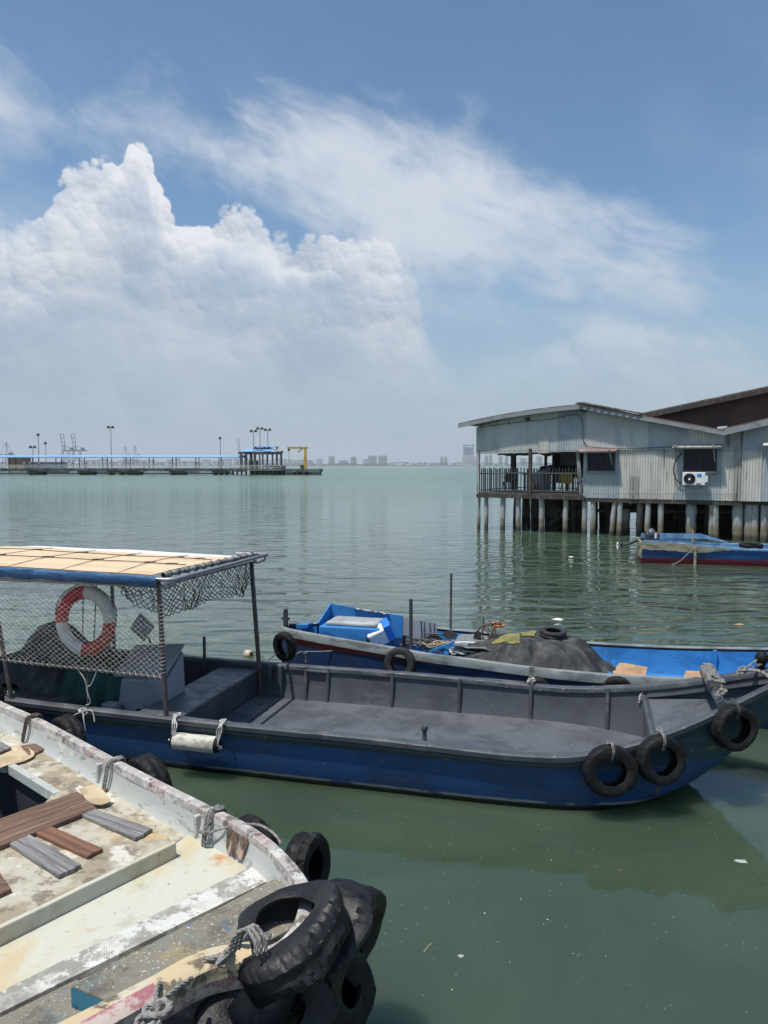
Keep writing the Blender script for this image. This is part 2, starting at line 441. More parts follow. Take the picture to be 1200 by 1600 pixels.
# trees along the shore, a band of leaf-clump tetrahedra
mb = MB(); rnd = random.Random(3)
for i in range(4200):
    px = rnd.uniform(-60, 1300); D = D_S+rnd.uniform(30, 260); x = xat(px, D)
    env = 9+8*mnoise.noise(Vector((px*.02, 0, 3)))+5*mnoise.noise(Vector((px*.09, 2, 3)))
    if px > 610: env += 4
    z = 3+rnd.random()**.7*max(3, env); s_ = rnd.uniform(3, 7)
    c = Vector((x, D, z)); vs = [c+Vector((rnd.uniform(-1, 1), rnd.uniform(-1, 1), rnd.uniform(-.7, .7)))*s_ for _ in range(4)]
    mb.add(vs, [(0, 1, 2), (0, 2, 3), (0, 3, 1), (1, 3, 2)])
tag(mb.build('shore_trees', M_shore), 'low dark green tree belt along the far shore', 'trees', kind='stuff')

def tower(px0, px1, pytop, D, label, m=M_far, win=True, group=None, depth=25, style=0, cat='building'):
    x0, x1 = xat(px0, D), xat(px1, D); zt = zat(pytop, D)
    e = empty('apartment_tower' if zt > 40 else 'waterfront_building', label, cat, group, ((x0+x1)/2, D, 0))
    w = x1-x0; b = MB(); b.box((0, 0, zt/2+1), (w, depth, zt-2)); b.build('wall', m, e)
    if style != 1: b = MB(); b.box((w*.1, 0, zt+1.5), (w*.4, depth*.5, 3)); b.build('roof_plant', m, e)
    if win:
        b = MB(); n = max(2, int(zt/7))
        for k in range(n):
            z = 6+(zt-9)*k/n; b.box((0, -depth/2-.2, z+1.5), (w*.86, .4, (zt-9)/n*.4))
        b.build('window_bands', M_glass_far, e)
    return e
G = 'pale towers on the far shore'
tower(575, 589, 712, 4000, 'left one of two twin slab towers above the far shore', M_far)
tower(591, 605, 712, 4000, 'right one of two twin slab towers above the far shore', M_far)
tower(548, 557, 714, 4100, 'thin pale tower left of the twin slab towers', M_far2)
tower(514, 523, 713, 4000, 'stepped pale block nearest the yellow crane', M_far)
tower(530, 544, 719, 4050, 'low wide pale block on the far shore beside the thin tower', M_far, cat='building')
tower(688, 692, 714, 4300, 'faint slim tower midway across the open horizon', M_far2)
tower(694, 698, 714, 4300, 'faint slim tower just right of its slim twin', M_far2)
tower(757, 762, 712, 4100, 'slim tower seen through the porch beside its white corner post', M_far2)
tower(764, 768, 711, 4100, 'slim tower second from the white porch post', M_far2)
tower(779, 784, 713, 4100, 'slim tower in the middle of the porch opening', M_far2)
tower(789, 793, 712, 4100, 'slim tower close left of the dark porch post', M_far2)
tower(812, 822, 716, 4100, 'broad pale block seen between the two porch posts', M_far)
tower(838, 846, 713, 4100, 'pale block seen right of the brown porch post', M_far)
# the open frame hotel on a white podium
D = 3400; e = empty('framed_hotel', 'tall hotel with an open frame and dotted facade on a wide podium', 'building', None, (xat(734, D), D, 0))
zt = zat(695, D); zp = zat(713, D); w = xat(745, D)-xat(724, D)
b = MB(); b.box((-w*.12, 0, (zt+zp)/2-4), (w*.66, 24, zt-zp-12)); b.build('tower', M_far, e)
b = MB(); b.box((-w*.47, 0, (zt+zp)/2), (w*.06, 26, zt-zp)); b.box((w*.25, 0, (zt+zp)/2), (w*.06, 26, zt-zp)); b.box((-w*.11, 0, zt-2.5), (w*.76, 26, 5)); b.build('frame', M_far2, e)
b = MB(); b.box((0, 0, zp/2), (w*1.1, 50, zp)); b.build('podium', M_far, e)
b = MB()
for i in range(8):
    for j in range(6):
        b.box((-w*.36+j*w*.09+(i % 2)*w*.03, -13, zp+7+i*(zt-zp-16)/8), (w*.035, .6, 3.2))
b.build('windows', M_glass_far, e)
rnd = random.Random(11)
low = MB()
nlow = 0
def low_building(px0, px1, pyt, D, lab):
    x0, x1 = xat(px0, D), xat(px1, D); zt = zat(pyt, D)
    e = empty('waterfront_building', lab, 'building', 'low buildings in the haze beyond the pier', ((x0+x1)/2, D, 0))
    b = MB(); b.box((0, 0, zt/2+1), (x1-x0, 30, zt-2)); b.build('wall', M_far, e)
    b = MB(); b.prism([(-(x1-x0)/2, -16), ((x1-x0)/2, -16), ((x1-x0)/2, 16), (-(x1-x0)/2, 16)], zt, zt+1.5); b.build('roof', M_far2, e)
px = 130
while px < 572:
    wd = rnd.uniform(5, 14)
    if not (505 < px < 512 or 512 < px < 560): low_building(px, px+wd*.8, rnd.uniform(717, 722), D_S+rnd.uniform(0, 200), 'low pale building in the haze on the shore beyond the pier')
    px += wd*1.15

# container cranes
M_crane = mat('crane_steel_far', (.11, .13, .16), rough=.7)
def container_crane(px, pytop, D, label, boom_up=True, s=1.0, group='container cranes on the horizon'):
    e = empty('container_crane', label, 'crane', group, (xat(px, D), D, 0)); H = zat(pytop, D); k = H/2.0
    t = .045*k*s
    w = .50*k*s
    b = MB()
    leg = k*.95
    for sx in (-1, 1):
        for sy in (-1, 1): b.tube([(sx*w*.5, sy*8, 0), (sx*w*.34, sy*6, leg)], t*.5, 4)
        b.tube([(sx*w*.45, -8, leg*.3), (sx*w*.45, 8, leg*.3)], t*.4, 4)
    for z_ in (.35, .62, 1.0): b.tube([(-w*.47, 0, leg*z_), (w*.47, 0, leg*z_)], t*.45, 4)
    b.tube([(-w*.45, 0, leg*.35), (w*.4, 0, leg*.62)], t*.35, 4); b.tube([(w*.45, 0, leg*.35), (-w*.4, 0, leg*.62)], t*.35, 4)
    b.build('portal_frame', M_crane, e)
    b = MB(); b.box((w*.55, 0, leg*1.0), (w*1.3, 8, t*1.6)); b.box((w*.75, 0, leg*1.12), (w*.35, 9, leg*.14)); b.build('machinery_house', M_crane, e)
    if boom_up:
        b = MB(); b.tube([(-w*.3, 0, leg), (-w*.62, 0, H*.98)], t*.5, 4); b.tube([(-w*.02, 0, leg), (-w*.20, 0, H*.98)], t*.5, 4)
        for q in range(5): zq = leg+(H-leg)*q/4*.97; b.tube([(-w*(.3+.32*q/4), 0, zq), (-w*(.02+.18*q/4), 0, zq)], t*.4, 4)
        b.build('raised_boom', M_crane, e)
        b = MB(); b.tube([(-w*.1, 0, leg*1.35), (w*1.0, 0, leg)], t*.3, 4); b.tube([(-w*.15, 0, leg*1.0), (-w*.1, 0, leg*1.35)], t*.4, 4); b.build('stay', M_crane, e)
    else:
        b = MB(); b.tube([(-w*.1, 0, leg), (0, 0, H)], t*.5, 4); b.tube([(w*.3, 0, leg), (0, 0, H)], t*.5, 4); b.build('mast', M_crane, e)
        b = MB(); b.tube([(0, 0, H), (-w*1.1, 0, leg)], t*.3, 4); b.tube([(0, 0, H), (w*1.1, 0, leg)], t*.3, 4); b.tube([(-w*1.3, 0, leg), (w*1.2, 0, leg)], t*.6, 4); b.build('boom', M_crane, e)
container_crane(104, 677, 2400, 'tall far crane with raised boom, left of the close pair')
container_crane(121, 677, 2400, 'tall far crane with raised boom, right of the close pair')
container_crane(197, 697, 2700, 'short far crane with lowered boom left of the mast', False, .9)
container_crane(212, 696, 2700, 'short far crane with a mast above its lowered boom', False, .9)
container_crane(376, 686, 2500, 'far crane with ladder-like raised boom just left of the pavilion', True, .7)
container_crane(12, 690, 1900, 'large far crane at the left end of the pier roof', False, .95)

# ------------------------------------------------------------------ the pier
M_conc = mat('pier_concrete', (.16, .17, .165), [dict(col=(.06, .065, .06), s=.4, lo=.45, hi=.6), dict(col=(.05, .05, .045), s=1, lo=.2, hi=.3, z=(-1, .7, .2), a=.8)], rough=.9)
M_concd = mat('wet_dark_concrete', (.06, .065, .06), rough=.9)
M_roofb = mat('light_blue_metal_roof', (.17, .33, .55), [dict(col=(.22, .38, .58), s=.15, lo=.4, hi=.6)], rough=.6)
M_dsteel = mat('dark_painted_steel', (.05, .055, .06), rough=.6)
M_gsteel = mat('galvanised_steel', (.27, .29, .31), rough=.5, metal=.3)
M_white = mat('white_paint', (.75, .76, .76), rough=.6)
M_lampw = mat('frosted_globe', (.8, .8, .78), rough=.3)
M_yel = mat('yellow_crane_paint', (.50, .33, .05), [dict(col=(.22, .13, .04), s=2, lo=.52, hi=.62)], rough=.6)
D = 228.0; DK = 1.75
e = empty('covered_pier', 'long concrete pier with a light blue walkway roof and white globe lamps', 'pier', None, (0, D, 0))
xl, xr = xat(-140, D), xat(384, D)
b = MB(); b.box(((xl+xr)/2, 0, DK-.4), (xr-xl, 4.4, .8)); b.box(((xl+xr)/2, -2.15, DK+.03), (xr-xl, .25, .3)); b.build('deck', M_conc, e)
b = MB()
zr = zat(712, D)
b.prism([(xl, -2.6), (xr, -2.6), (xr, 0), (xl, 0)], [zr-.55, zr-.55, zr, zr], [zr-.40, zr-.40, zr+.15, zr+.15]); b.prism([(xl, 0.01), (xr, 0.01), (xr, 2.6), (xl, 2.6)], [zr, zr, zr-.55, zr-.55], [zr+.15, zr+.15, zr-.40, zr-.40])
b.build('walkway_roof', M_roofb, e)
px = 381
while px > -130:
    for sy in (-2.0, 2.0):
        b = MB(); b.box((xat(px, D), sy, (DK+zr-.5)/2), (.2, .2, zr-.5-DK)); b.build('roof_post', M_dsteel, e)
    px -= 36
for px in (-60, 60, 138, 183, 211, 280, 346):
    b = MB(); x = xat(px, D); b.box((x, 0, .95), (4.6, 4.4, .5))
    n = 3 if px != 183 else 2
    for k in range(n): b.box((x-1.6+k*3.2/(n-1), -1.2+.3*k, .35), (.75, .75, 1.1)); b.box((x-1.6+k*3.2/(n-1), 1.4, .35), (.75, .75, 1.1))
    b.build('pile_bent', M_concd, e)
b = MB()
xr2 = xat(440, D)
for z_ in (.45, .8, 1.1): b.tube([(xl, -2.2, DK+z_), (xr, -2.2, DK+z_)], .035, 4)
px = -120
while px < 384: b.box((xat(px, D), -2.2, DK+.55), (.07, .07, 1.1)); px += 7
for z_ in (.45, 1.1): b.tube([(xl, 2.2, DK+z_), (xr, 2.2, DK+z_)], .035, 4)
b.build('railing', M_gsteel, e)
for px in (8, 43, 52, 66, 119, 139, 171, 228, 268, 310, -20, -60):
    b = MB(); x = xat(px, D); b.tube([(x, -1.6, DK+.1), (x, -1.6, DK+1.5)], .07, 6); b.box((x, -1.6, DK+.3), (.3, .3, .4)); lp = b.build('globe_lamp', M_gsteel, e)
    b = MB(); b.lathe([(.001, -.33), (.2, -.28), (.33, -.08), (.33, .1), (.2, .28), (.001, .33)], (x, -1.6, DK+1.75), n=10); b.build('globe', M_lampw, lp)
# landing platform at the end of the pier
e = empty('pier_landing', 'concrete landing platform with dark fender bays at the pier end', 'platform', None, (xat(438, D), D, 0))
x0, x1, x2 = xat(366, D)-xat(438, D), xat(450, D)-xat(438, D), xat(502, D)-xat(438, D)
b = MB(); b.box(((x0+x1)/2, 1, DK-.25), (x1-x0, 12, .5)); b.box(((x1+x2)/2, 1, DK-.45), (x2-x1, 12, .9)); b.build('deck', M_conc, e)
b = MB()
k = x0+.4
while k < x1: b.box((k, -4, .7), (.45, .6, 1.8)); k += 1.3
b.box(((x0+x1)/2+2, 2, .5), (x1-x0-6, 6, 1.7)); b.build('fender_piles', M_concd, e)
b = MB(); b.box((x1+.9, -4.6, .6), (2.2, .7, 1.5)); b.box((x2-1.2, -4.6, .6), (2.4, .7, 1.5)); b.box(((x1+x2)/2, 0, .5), (x2-x1-.3, 6, 1.5), mi=1)
for q in range(3): b.box((x1+3.2+q*1.9, -4.6, .6), (.6, .7, 1.6), mi=1)
b.build('corner_wall', [M_conc, M_concd], e)
b = MB()
for z_ in (.5, 1.0): b.tube([(x0, -4.7, DK+z_), (x1-1, -4.7, DK+z_)], .05, 4)
k = x0
while k < x1: b.box((k, -4.7, DK+.5), (.09, .09, 1.0)); k += 1.1
b.build('railing', M_gsteel, e)
# pavilion
e = empty('pier_pavilion', 'open pavilion with a stepped light blue hipped roof on the pier end', 'pavilion', None, (xat(408, D), D+2, 0))
f = lambda px: xat(px, D)-xat(408, D)
z1, z2, z3, z4 = zat(706, D), zat(700, D), zat(699, D), zat(696.5, D)
def hip(b, x0, x1, y0, y1, zb, i, zt, mi=0):
    b.add([Vector(v) for v in ((x0, y0, zb), (x1, y0, zb), (x1, y1, zb), (x0, y1, zb), (x0+i, y0+i, zt), (x1-i, y0+i, zt), (x1-i, y1-i, zt), (x0+i, y1-i, zt))], [(0, 1, 5, 4), (1, 2, 6, 5), (2, 3, 7, 6), (3, 0, 4, 7), (4, 5, 6, 7), (3, 2, 1, 0)], mi)
b = MB(); hip(b, f(374), f(437), -5, 5, z1, 3.2, z2+.1); b.build('lower_roof', M_roofb, e)
b = MB(); hip(b, f(396), f(434.5), -3.4, 3.4, z3+.15, 1.8, z4+.1); b.build('upper_roof', M_roofb, e)
b = MB(); b.box((f(405.5), -4.6, z1-.35), (f(436)-f(376), .3, .6)); b.box((f(405.5), 4.6, z1-.35), (f(436)-f(376), .3, .6)); b.build('eave_beam', M_conc, e)
for px in (379, 388, 394, 401, 413, 428, 435):
    for sy in (-4.3, 4.3):
        b = MB(); b.box((f(px), sy, (DK+z1)/2), (.42, .42, z1-DK)); b.build('column', M_conc, e)
for px in (398, 412, 420, 432): b = MB(); b.box((f(px), 0, (z2+z3)/2), (.25, 2, z3-z2+.6)); b.build('lantern_post', M_dsteel, e)
b = MB(); b.box((f(395), 0, DK+1.2), (2.4, 3, 2.4)); b.build('counter_room', M_dsteel, e)
# yellow jib crane
e = empty('jib_crane', 'yellow jib crane with long horizontal arm at the pier tip', 'crane', None, (xat(478, D), D-1, DK))
h = zat(698.5, D)-DK; arm = xat(478, D)-xat(451, D)
b = MB(); b.box((0, 0, h/2), (.85, .85, h), taper=.8); b.build('post', M_yel, e)
b = MB(); b.box((-arm/2+.3, 0, h-.25), (arm+.9, .55, .55)); b.box((-1.4, 0, h-.9), (2.0, .4, .35), Matrix.Rotation(R(-40), 3, 'Y')); b.build('arm', M_yel, e)
b = MB(); b.box((-arm+.3, 0, h-.85), (.6, .5, .7)); b.tube([(-arm+.3, 0, h-1), (-arm+.3, 0, .7)], .05, 4); b.build('hoist', M_dsteel, e)
b = MB(); b.box((-1, 0, .6), (1.0, 1, 1.2)); b.build('winch_box', M_dsteel, e)
# floodlight masts
def mast(px, pytop, DD, heads, label, zb=DK):
    e = empty('floodlight_mast', label, 'lamp mast', 'floodlight masts on the pier', (xat(px, DD), DD, zb)); h = zat(pytop, DD)-zb
    b = MB(); b.tube([(0, 0, 0), (0, 0, h)], [.16, .09], 6); b.build('pole', M_gsteel, e)
    for k in range(heads):
        sx = (k-(heads-1)/2)*1.3 if heads > 1 else 0
        b = MB(); b.box((sx, -.1, h+.1), (.75, .5, .65), Matrix.Rotation(R(25*(1 if sx > 0 else -1)), 3, 'Y')); b.box((sx/2, 0, h-.15), (abs(sx)+.12, .1, .1)); b.build('floodlight', M_dsteel, e)
mast(175, 668, 232, 2, 'tallest floodlight mast behind the walkway roof with two lamp heads')
mast(62, 680, 236, 1, 'thin mast with a single head near the left of the pier')
mast(345, 685, 236, 1, 'thin single mast left of the pavilion')
mast(397, 674, 225, 2, 'leftmost of three masts at the pavilion')
mast(407, 670, 224, 2, 'middle and tallest of three masts at the pavilion')
mast(419, 672, 228, 2, 'rightmost of three masts at the pavilion')
mast(73, 693, 250, 1, 'short faint mast behind the left part of the pier')
mast(53, 699, 240, 2, 'lowest twin-headed mast behind the left part of the pier')
mast(441, 707, 232, 1, 'very short lamp post right of the pavilion')
# the low floating jetty behind the pier
mb = MB(); x0, x1 = xat(-100, 245), xat(365, 245)
mb.box(((x0+x1)/2, 0, .25), (x1-x0, 3, .5))
o = mb.build('floating_jetty', M_concd); o.location = (0, 245, 0); tag(o, 'long low dark floating jetty behind the pier piles', 'jetty')
def small_far_boat(px, w, label, c):
    e = empty('moored_boat', label, 'boat', 'boats moored behind the pier', (xat(px, 252), 252, 0)); L = w*252/FPX
    b = MB(); b.add([Vector(v) for v in ((-L/2, -1, 0), (L/2, -1, 0), (L/2+.6, -1.2, 1), (-L/2, -1.2, .8), (-L/2, 1, 0), (L/2, 1, 0), (L/2+.6, 1.2, 1), (-L/2, 1.2, .8))], [(0, 1, 2, 3), (7, 6, 5, 4), (1, 5, 6, 2), (4, 0, 3, 7), (3, 2, 6, 7)]); b.build('hull', c, e)
    b = MB(); b.box((-L*.08, 0, 1.3), (L*.45, 1.6, .9), taper=.8); b.build('cabin', M_conc, e)
small_far_boat(35, 26, 'white-topped boat moored at the left behind the pier', M_white)
small_far_boat(92, 26, 'dark low cabin boat moored behind the pier', M_dsteel)
small_far_boat(160, 18, 'small grey boat moored behind the pier piles', M_gsteel)
small_far_boat(298, 22, 'grey boat moored behind the right part of the pier', M_gsteel)
e = empty('harbour_shed', 'brown shed seen under the left end of the pier roof', 'shed', None, (xat(32, 300), 300, 0))
b = MB(); b.box((0, 0, 2.8), (6, 6, 5.6)); b.build('wall', mat('shed_brown', (.28, .16, .10), rough=.8), e); b = MB(); hip(b, -3.6, 3.6, -3.6, 3.6, 5.6, 2, 6.6); b.build('roof', M_conc, e)
e = empty('harbour_office', 'long low pale building seen under the pier roof', 'building', None, (xat(70, 310), 310, 0))
b = MB(); b.box((0, 0, 1.9), (16, 6, 3.8)); b.build('wall', M_far, e); b = MB(); b.box((0, 0, 3.95), (17, 7, .3)); b.build('roof', M_conc, e)
# white parked vans and dark machinery on the landing
for px, lab in ((417, 'white van at the left of two vans on the landing'), (425, 'white van at the right of two vans on the landing')):
    e = empty('parked_van', lab, 'van', 'vans on the pier landing', (xat(px, D), D+1, DK))
    b = MB(); b.box((0, 0, .75), (1.5, 2.8, 1.0), taper=.85); b.build('body', M_white, e)
    b = MB(); b.box((0, -1.36, 1.0), (1.1, .1, .35)); b.build('windscreen', M_glass_far, e)
e = empty('deck_generator', 'dark generator unit between pavilion and yellow crane', 'generator', None, (xat(439, D), D-2, DK))
b = MB(); b.box((0, 0, .5), (3.2, 1.4, 1.0)); b.build('housing', M_dsteel, e); b = MB(); b.tube([(-.8, 0, 1), (-.8, 0, 1.6)], .1, 6); b.build('exhaust', M_dsteel, e)
# ------------------------------------------------------------------ the stilt house
HF = Frame(4.2, 33.5, -31.15)
def hp(px, py, y=0.0): return HF.onplane(px, py, y)
M_corr = mat('grey_corrugated_zinc', (.46, .475, .46), [
    dict(col=(.56, .57, .55), s=.5, lo=.4, hi=.6, a=.8), dict(col=(.22, .25, .27), s=1.0, st=(1.2, 1.2, .35), lo=.52, hi=.66, a=.6),
    dict(col=(.13, .085, .06), s=2.2, st=(3, 3, .35), lo=.60, hi=.70, a=.5), dict(col=(.13, .1, .08), s=26, lo=.70, hi=.74, a=.6)], rough=.6)
M_corrb = mat('blue_grey_and_shaded_zinc', (.33, .37, .39), [dict(col=(.43, .46, .47), s=.9, lo=.42, hi=.6, a=.8), dict(col=(.12, .10, .08), s=2.4, st=(3, 3, .3), lo=.62, hi=.7, a=.35)], rough=.6)  # sheet tone, and the awning shade painted on the lower wall
M_corrw = mat('weathered_and_sunlit_zinc', (.54, .53, .48), [dict(col=(.45, .44, .40), s=.9, st=(2, 2, .4), lo=.42, hi=.62), dict(col=(.16, .12, .09), s=2.5, st=(3, 3, .35), lo=.57, hi=.68, a=.7), dict(col=(.12, .08, .06), s=22, lo=.68, hi=.72, a=.7)], rough=.65, )  # weathered sheet tone, and the sunlit part painted on the lower wall
M_corro = mat('stained_old_zinc', (.33, .325, .30), [dict(col=(.08, .075, .07), s=1.5, st=(5, 5, .3), lo=.5, hi=.62, a=.85), dict(col=(.42, .42, .39), s=1.7, lo=.55, hi=.7)], rough=.7, )
M_trim = mat('grey_fascia_board', (.24, .26, .28), [dict(col=(.13, .13, .13), s=2, st=(1, 1, 3), lo=.52, hi=.62, a=.6)], rough=.7)
M_rusty = mat('rusty_roof_sheet', (.17, .15, .14), [dict(col=(.15, .07, .04), s=.8, lo=.45, hi=.6, a=.8), dict(col=(.26, .25, .24), s=2, lo=.58, hi=.65)], rough=.75)
M_brownw = mat('dark_brown_cladding', (.095, .050, .042), [dict(col=(.07, .038, .033), s=.6, lo=.4, hi=.6)], rough=.7)
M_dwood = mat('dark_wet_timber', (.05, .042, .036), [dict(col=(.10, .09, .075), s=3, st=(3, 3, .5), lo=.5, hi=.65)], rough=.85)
M_pile = mat('pale_pile', (.33, .34, .33), [dict(col=(.14, .14, .13), s=2.5, st=(3, 3, .7), lo=.5, hi=.66, a=.8), dict(col=(.16, .12, .06), s=3, lo=.2, hi=.3, z=(-1, .55, .15), a=.8, wob=.3), dict(col=(.05, .05, .04), s=3, lo=.2, hi=.3, z=(-1, .22, .08), a=.95, wob=.2)], rough=.8)
M_piled = mat('dark_mossy_pile', (.075, .07, .06), [dict(col=(.13, .12, .10), s=2, st=(3, 3, .6), lo=.5, hi=.65), dict(col=(.03, .035, .025), s=3, lo=.2, hi=.3, z=(-1, .5, .1))], rough=.85)
M_glassd = mat('dark_window_glass', (.006, .010, .020), [dict(col=(.02, .025, .03), s=2, lo=.5, hi=.7)], rough=.10, spec=.22)
M_whitep = mat('white_pvc', (.68, .70, .70), [dict(col=(.45, .45, .42), s=8, lo=.55, hi=.68, a=.5)], rough=.45)
M_black = mat('black_plastic', (.015, .015, .016), rough=.5)
M_plank = mat('grey_deck_planks', (.22, .20, .17), [dict(col=(.12, .10, .09), s=5, st=(.4, 3, 3), lo=.45, hi=.6)], rough=.85)
house = empty('stilt_house', 'grey corrugated zinc house on stilts with an open railed porch and a wall air conditioner', 'house', None, HF.o, HF.a)
def corr_panel(u0, u1, zb, zt, y=0.0, pitch=.10, amp=.019, m=M_corr, name='wall_sheet', parent=house, ph=0, ragged=0):
    """corrugated sheet between functions zb(u), zt(u)"""
    n = max(4, int((u1-u0)/pitch*6)); lo, hi = [], []
    for i in range(n+1):
        u = u0+(u1-u0)*i/n; yy = y-amp*math.cos(2*math.pi*u/pitch+ph)
        rg = ragged*mnoise.noise(Vector((u*9, 0, ph))) if ragged else 0
        lo.append(Vector((u, yy, zb(u)+rg))); hi.append(Vector((u, yy, zt(u))))
    mid = [a.lerp(b, .5) for a, b in zip(lo, hi)]
    b = MB(); b.grid([lo, mid, hi]); b.grid([[v+Vector((0, .02, 0)) for v in r_] for r_ in (lo, mid, hi)])
    return b.build(name, m, parent)
lin = lambda a, b: (lambda u: a[2]+(b[2]-a[2])*(u-a[0])/(b[0]-a[0]) if a[0] != b[0] else a[2])
ridge = hp(907, 635); eL = hp(745, 668); eR = hp(1128, 676)
def rooft(u): return (lin(eL, ridge)(u)+.10*math.sin(math.pi*min(max((u-eL[0])/(ridge[0]-eL[0]), 0), 1))) if u < ridge[0] else lin(ridge, eR)(u)
zmid = lambda px, py: hp(px, py)[2]
uL = hp(745, 700)[0]; U = lambda px: hp(px, 740)[0]
# upper wall sheets, with slight differences between neighbours
cuts = [745, 783, 826, 872, 915, 965, 1012, 1075, 1131]
low_l = lin(hp(745, 709), hp(965, 703)); low_r = lin(hp(965, 703), hp(1135, 699))
for i in range(len(cuts)-1):
    a, b_ = U(cuts[i]), U(cuts[i+1])
    mm = [M_corr, M_corr, M_corrw, M_corrb, M_corr, M_corr, M_corrb, M_corr][i]
    if i == 2: mm = M_corr
    corr_panel(a-.02, b_+.02, (lambda u, i=i: (low_l if u < U(965) else low_r)(u)-.02), lambda u: rooft(u)+.01, -.02-.006*(i % 2), m=mm, name='upper_wall_sheet', ph=i*.7, ragged=.02)
# lower wall sheets: awning shade painted as blue-grey sheets, sunlit wall as pale ones
zbl = lin(hp(912, 777), hp(1160, 782))
def lower(px0, px1, top, m, y=.0, **k):
    corr_panel(U(px0), U(px1), lambda u: zbl(u)-.02, top, y, m=m, name='lower_wall_sheet', ragged=.015, **k)
toplow = lambda u: (low_l if u < U(965) else low_r)(u)+.05
w1 = (U(918), U(960), zmid(939, 736), zmid(939, 704)); w2 = (U(1068), U(1120), zmid(1094, 736), zmid(1094, 696))
lower(911.5, 918, toplow, M_corrb); lower(918, 960, lambda u: w1[2], M_corrb); lower(960, 967.5, toplow, M_corrb)
lower(967, 1018, toplow, M_corrw, .012); lower(1017, 1055.5, toplow, M_corrw, .004, ph=1)
lower(1055, 1068, toplow, M_corrb); lower(1068, 1120, lambda u: w2[2], M_corrb); lower(1120, 1129, toplow, M_corrb)
lower(1128, 1147, toplow, M_corrw, -.01); lower(1146, 1160.5, toplow, M_corro, -.012, ph=1)
corr_panel(U(1130), U(1160.5), lambda u: low_r(u)-.03, lambda u: min(hp(1131, 672)[2], 9)+(u-U(1131))*-.02, -.03, m=M_corro, name='upper_wall_sheet', ph=2)
# windows
for (u0, u1, z0, z1), nm in ((w1, 0), (w2, 1)):
    b = MB(); t = .05; zc = (z0+z1)/2; uc = (u0+u1)/2
    b.box((uc, .0, z0+t/2), (u1-u0, .10, t)); b.box((uc, .0, z1-t/2), (u1-u0, .10, t))
    for u in (u0+t/2, u1-t/2): b.box((u, .0, zc), (t, .10, z1-z0-2*t))
    b.box((uc, .01, zc), (.035, .05, z1-z0-2*t)); fr = b.build('window', M_dwood, house)
    b = MB(); b.box((uc, .045, zc), (u1-u0-2*t, .012, z1-z0-2*t)); b.build('pane', M_glassd, fr)
    b = MB(); b.box((uc, -.06, z0-.05), (u1-u0+.12, .10, .08)); b.build('sill', M_trim, fr)
def awning(pxa, pxb, py, m, dep=.46, drop=.12):
    u0, u1 = U(pxa), U(pxb); z = zmid((pxa+pxb)/2, py); n = int((u1-u0)/.085*6)+1; r1, r2 = [], []
    for i in range(n+1):
        u = u0+(u1-u0)*i/n; w = .014*math.cos(2*math.pi*u/.085); r1.append(Vector((u, -.03, z+drop+w))); r2.append(Vector((u, -dep, z+w)))
    b = MB(); b.grid([r1, r2]); b.grid([[v+Vector((0, 0, -.012)) for v in r_] for r_ in (r1, r2)]); a = b.build('awning', m, house)
    b = MB(); 
    for u in (u0+.1, u1-.25): b.box((u, -dep*.5, z-.22), (.05, .045, .75), Matrix.Rotation(R(38), 3, 'X'))
    b.box(((u0+u1)/2, -dep+.06, z-.04), (u1-u0-.1, .05, .04)); b.build('bracket', M_trim, a)
M_awr = mat('faded_red_zinc', (.26, .17, .16), [dict(col=(.33, .32, .31), s=1.3, lo=.45, hi=.6)], rough=.6)
awning(903, 966, 705.5, M_awr); awning(1053, 1128, 699.5, M_corro, .5)
# roof
RD = 9.0
def roof_plane(pa, pb, name, m):
    b = MB(); n = 40; rows = []
    for j, y in enumerate((-.42, 1, 3, 6, RD)):
        rows.append([Vector((pa[0]+(pb[0]-pa[0])*i/n, y, pa[2]+(pb[2]-pa[2])*i/n+.10*math.sin(math.pi*i/n)*(1 if name == 'l' else 0)+.10)) for i in range(n+1)])
    b.grid(rows, smooth=False); b.grid([[v+Vector((0, 0, -.05)) for v in r_] for r_ in rows], smooth=False)
    for r_ in (rows[0], rows[-1]): b.grid([r_, [v+Vector((0, 0, -.05)) for v in r_]], smooth=False)
    b.build('roof', m, house)
    b = MB(); r0 = rows[0]
    b.grid([[v+Vector((0, -.01, -.052)) for v in r0], [v+Vector((0, -.01, -.20)) for v in r0], [v+Vector((0, .03, -.20)) for v in r0], [v+Vector((0, .03, -.052)) for v in r0]], smooth=False, closev=True)
    b.build('fascia', M_trim, house)
eLx = hp(716, 661.5, -.42); eRx = hp(1134, 672, -.42); rg = hp(907, 631, -.42)
for q in (eLx, eRx, rg): q[2] -= .10
roof_plane(eLx, rg, 'l', M_rusty); roof_plane(rg, eRx, 'r', M_rusty)
b = MB()
for i in range(26):          # overlapping loose sheets along the ridge and right slope
    t = i/26; u = rg[0]+(eRx[0]-rg[0])*t*.45; z = rg[2]+(eRx[2]-rg[2])*t*.45+.12
    b.box((u, -.36+.02*(i % 3), z+.03), (.14, .3, .045), Matrix.Rotation(R(8+random.uniform(-8, 8)), 3, 'Y'))
b.box((rg[0]-.02, 4, rg[2]+.14), (.35, 8.9, .05)); b.build('ridge_cap', M_rusty, house)
b = MB(); 
for px, py in ((826, 655), (913, 642)): q = hp(px, py); b.box((q[0], -.15, q[2]), (.12, .34, .10))
b.build('purlin_end', M_dwood, house)
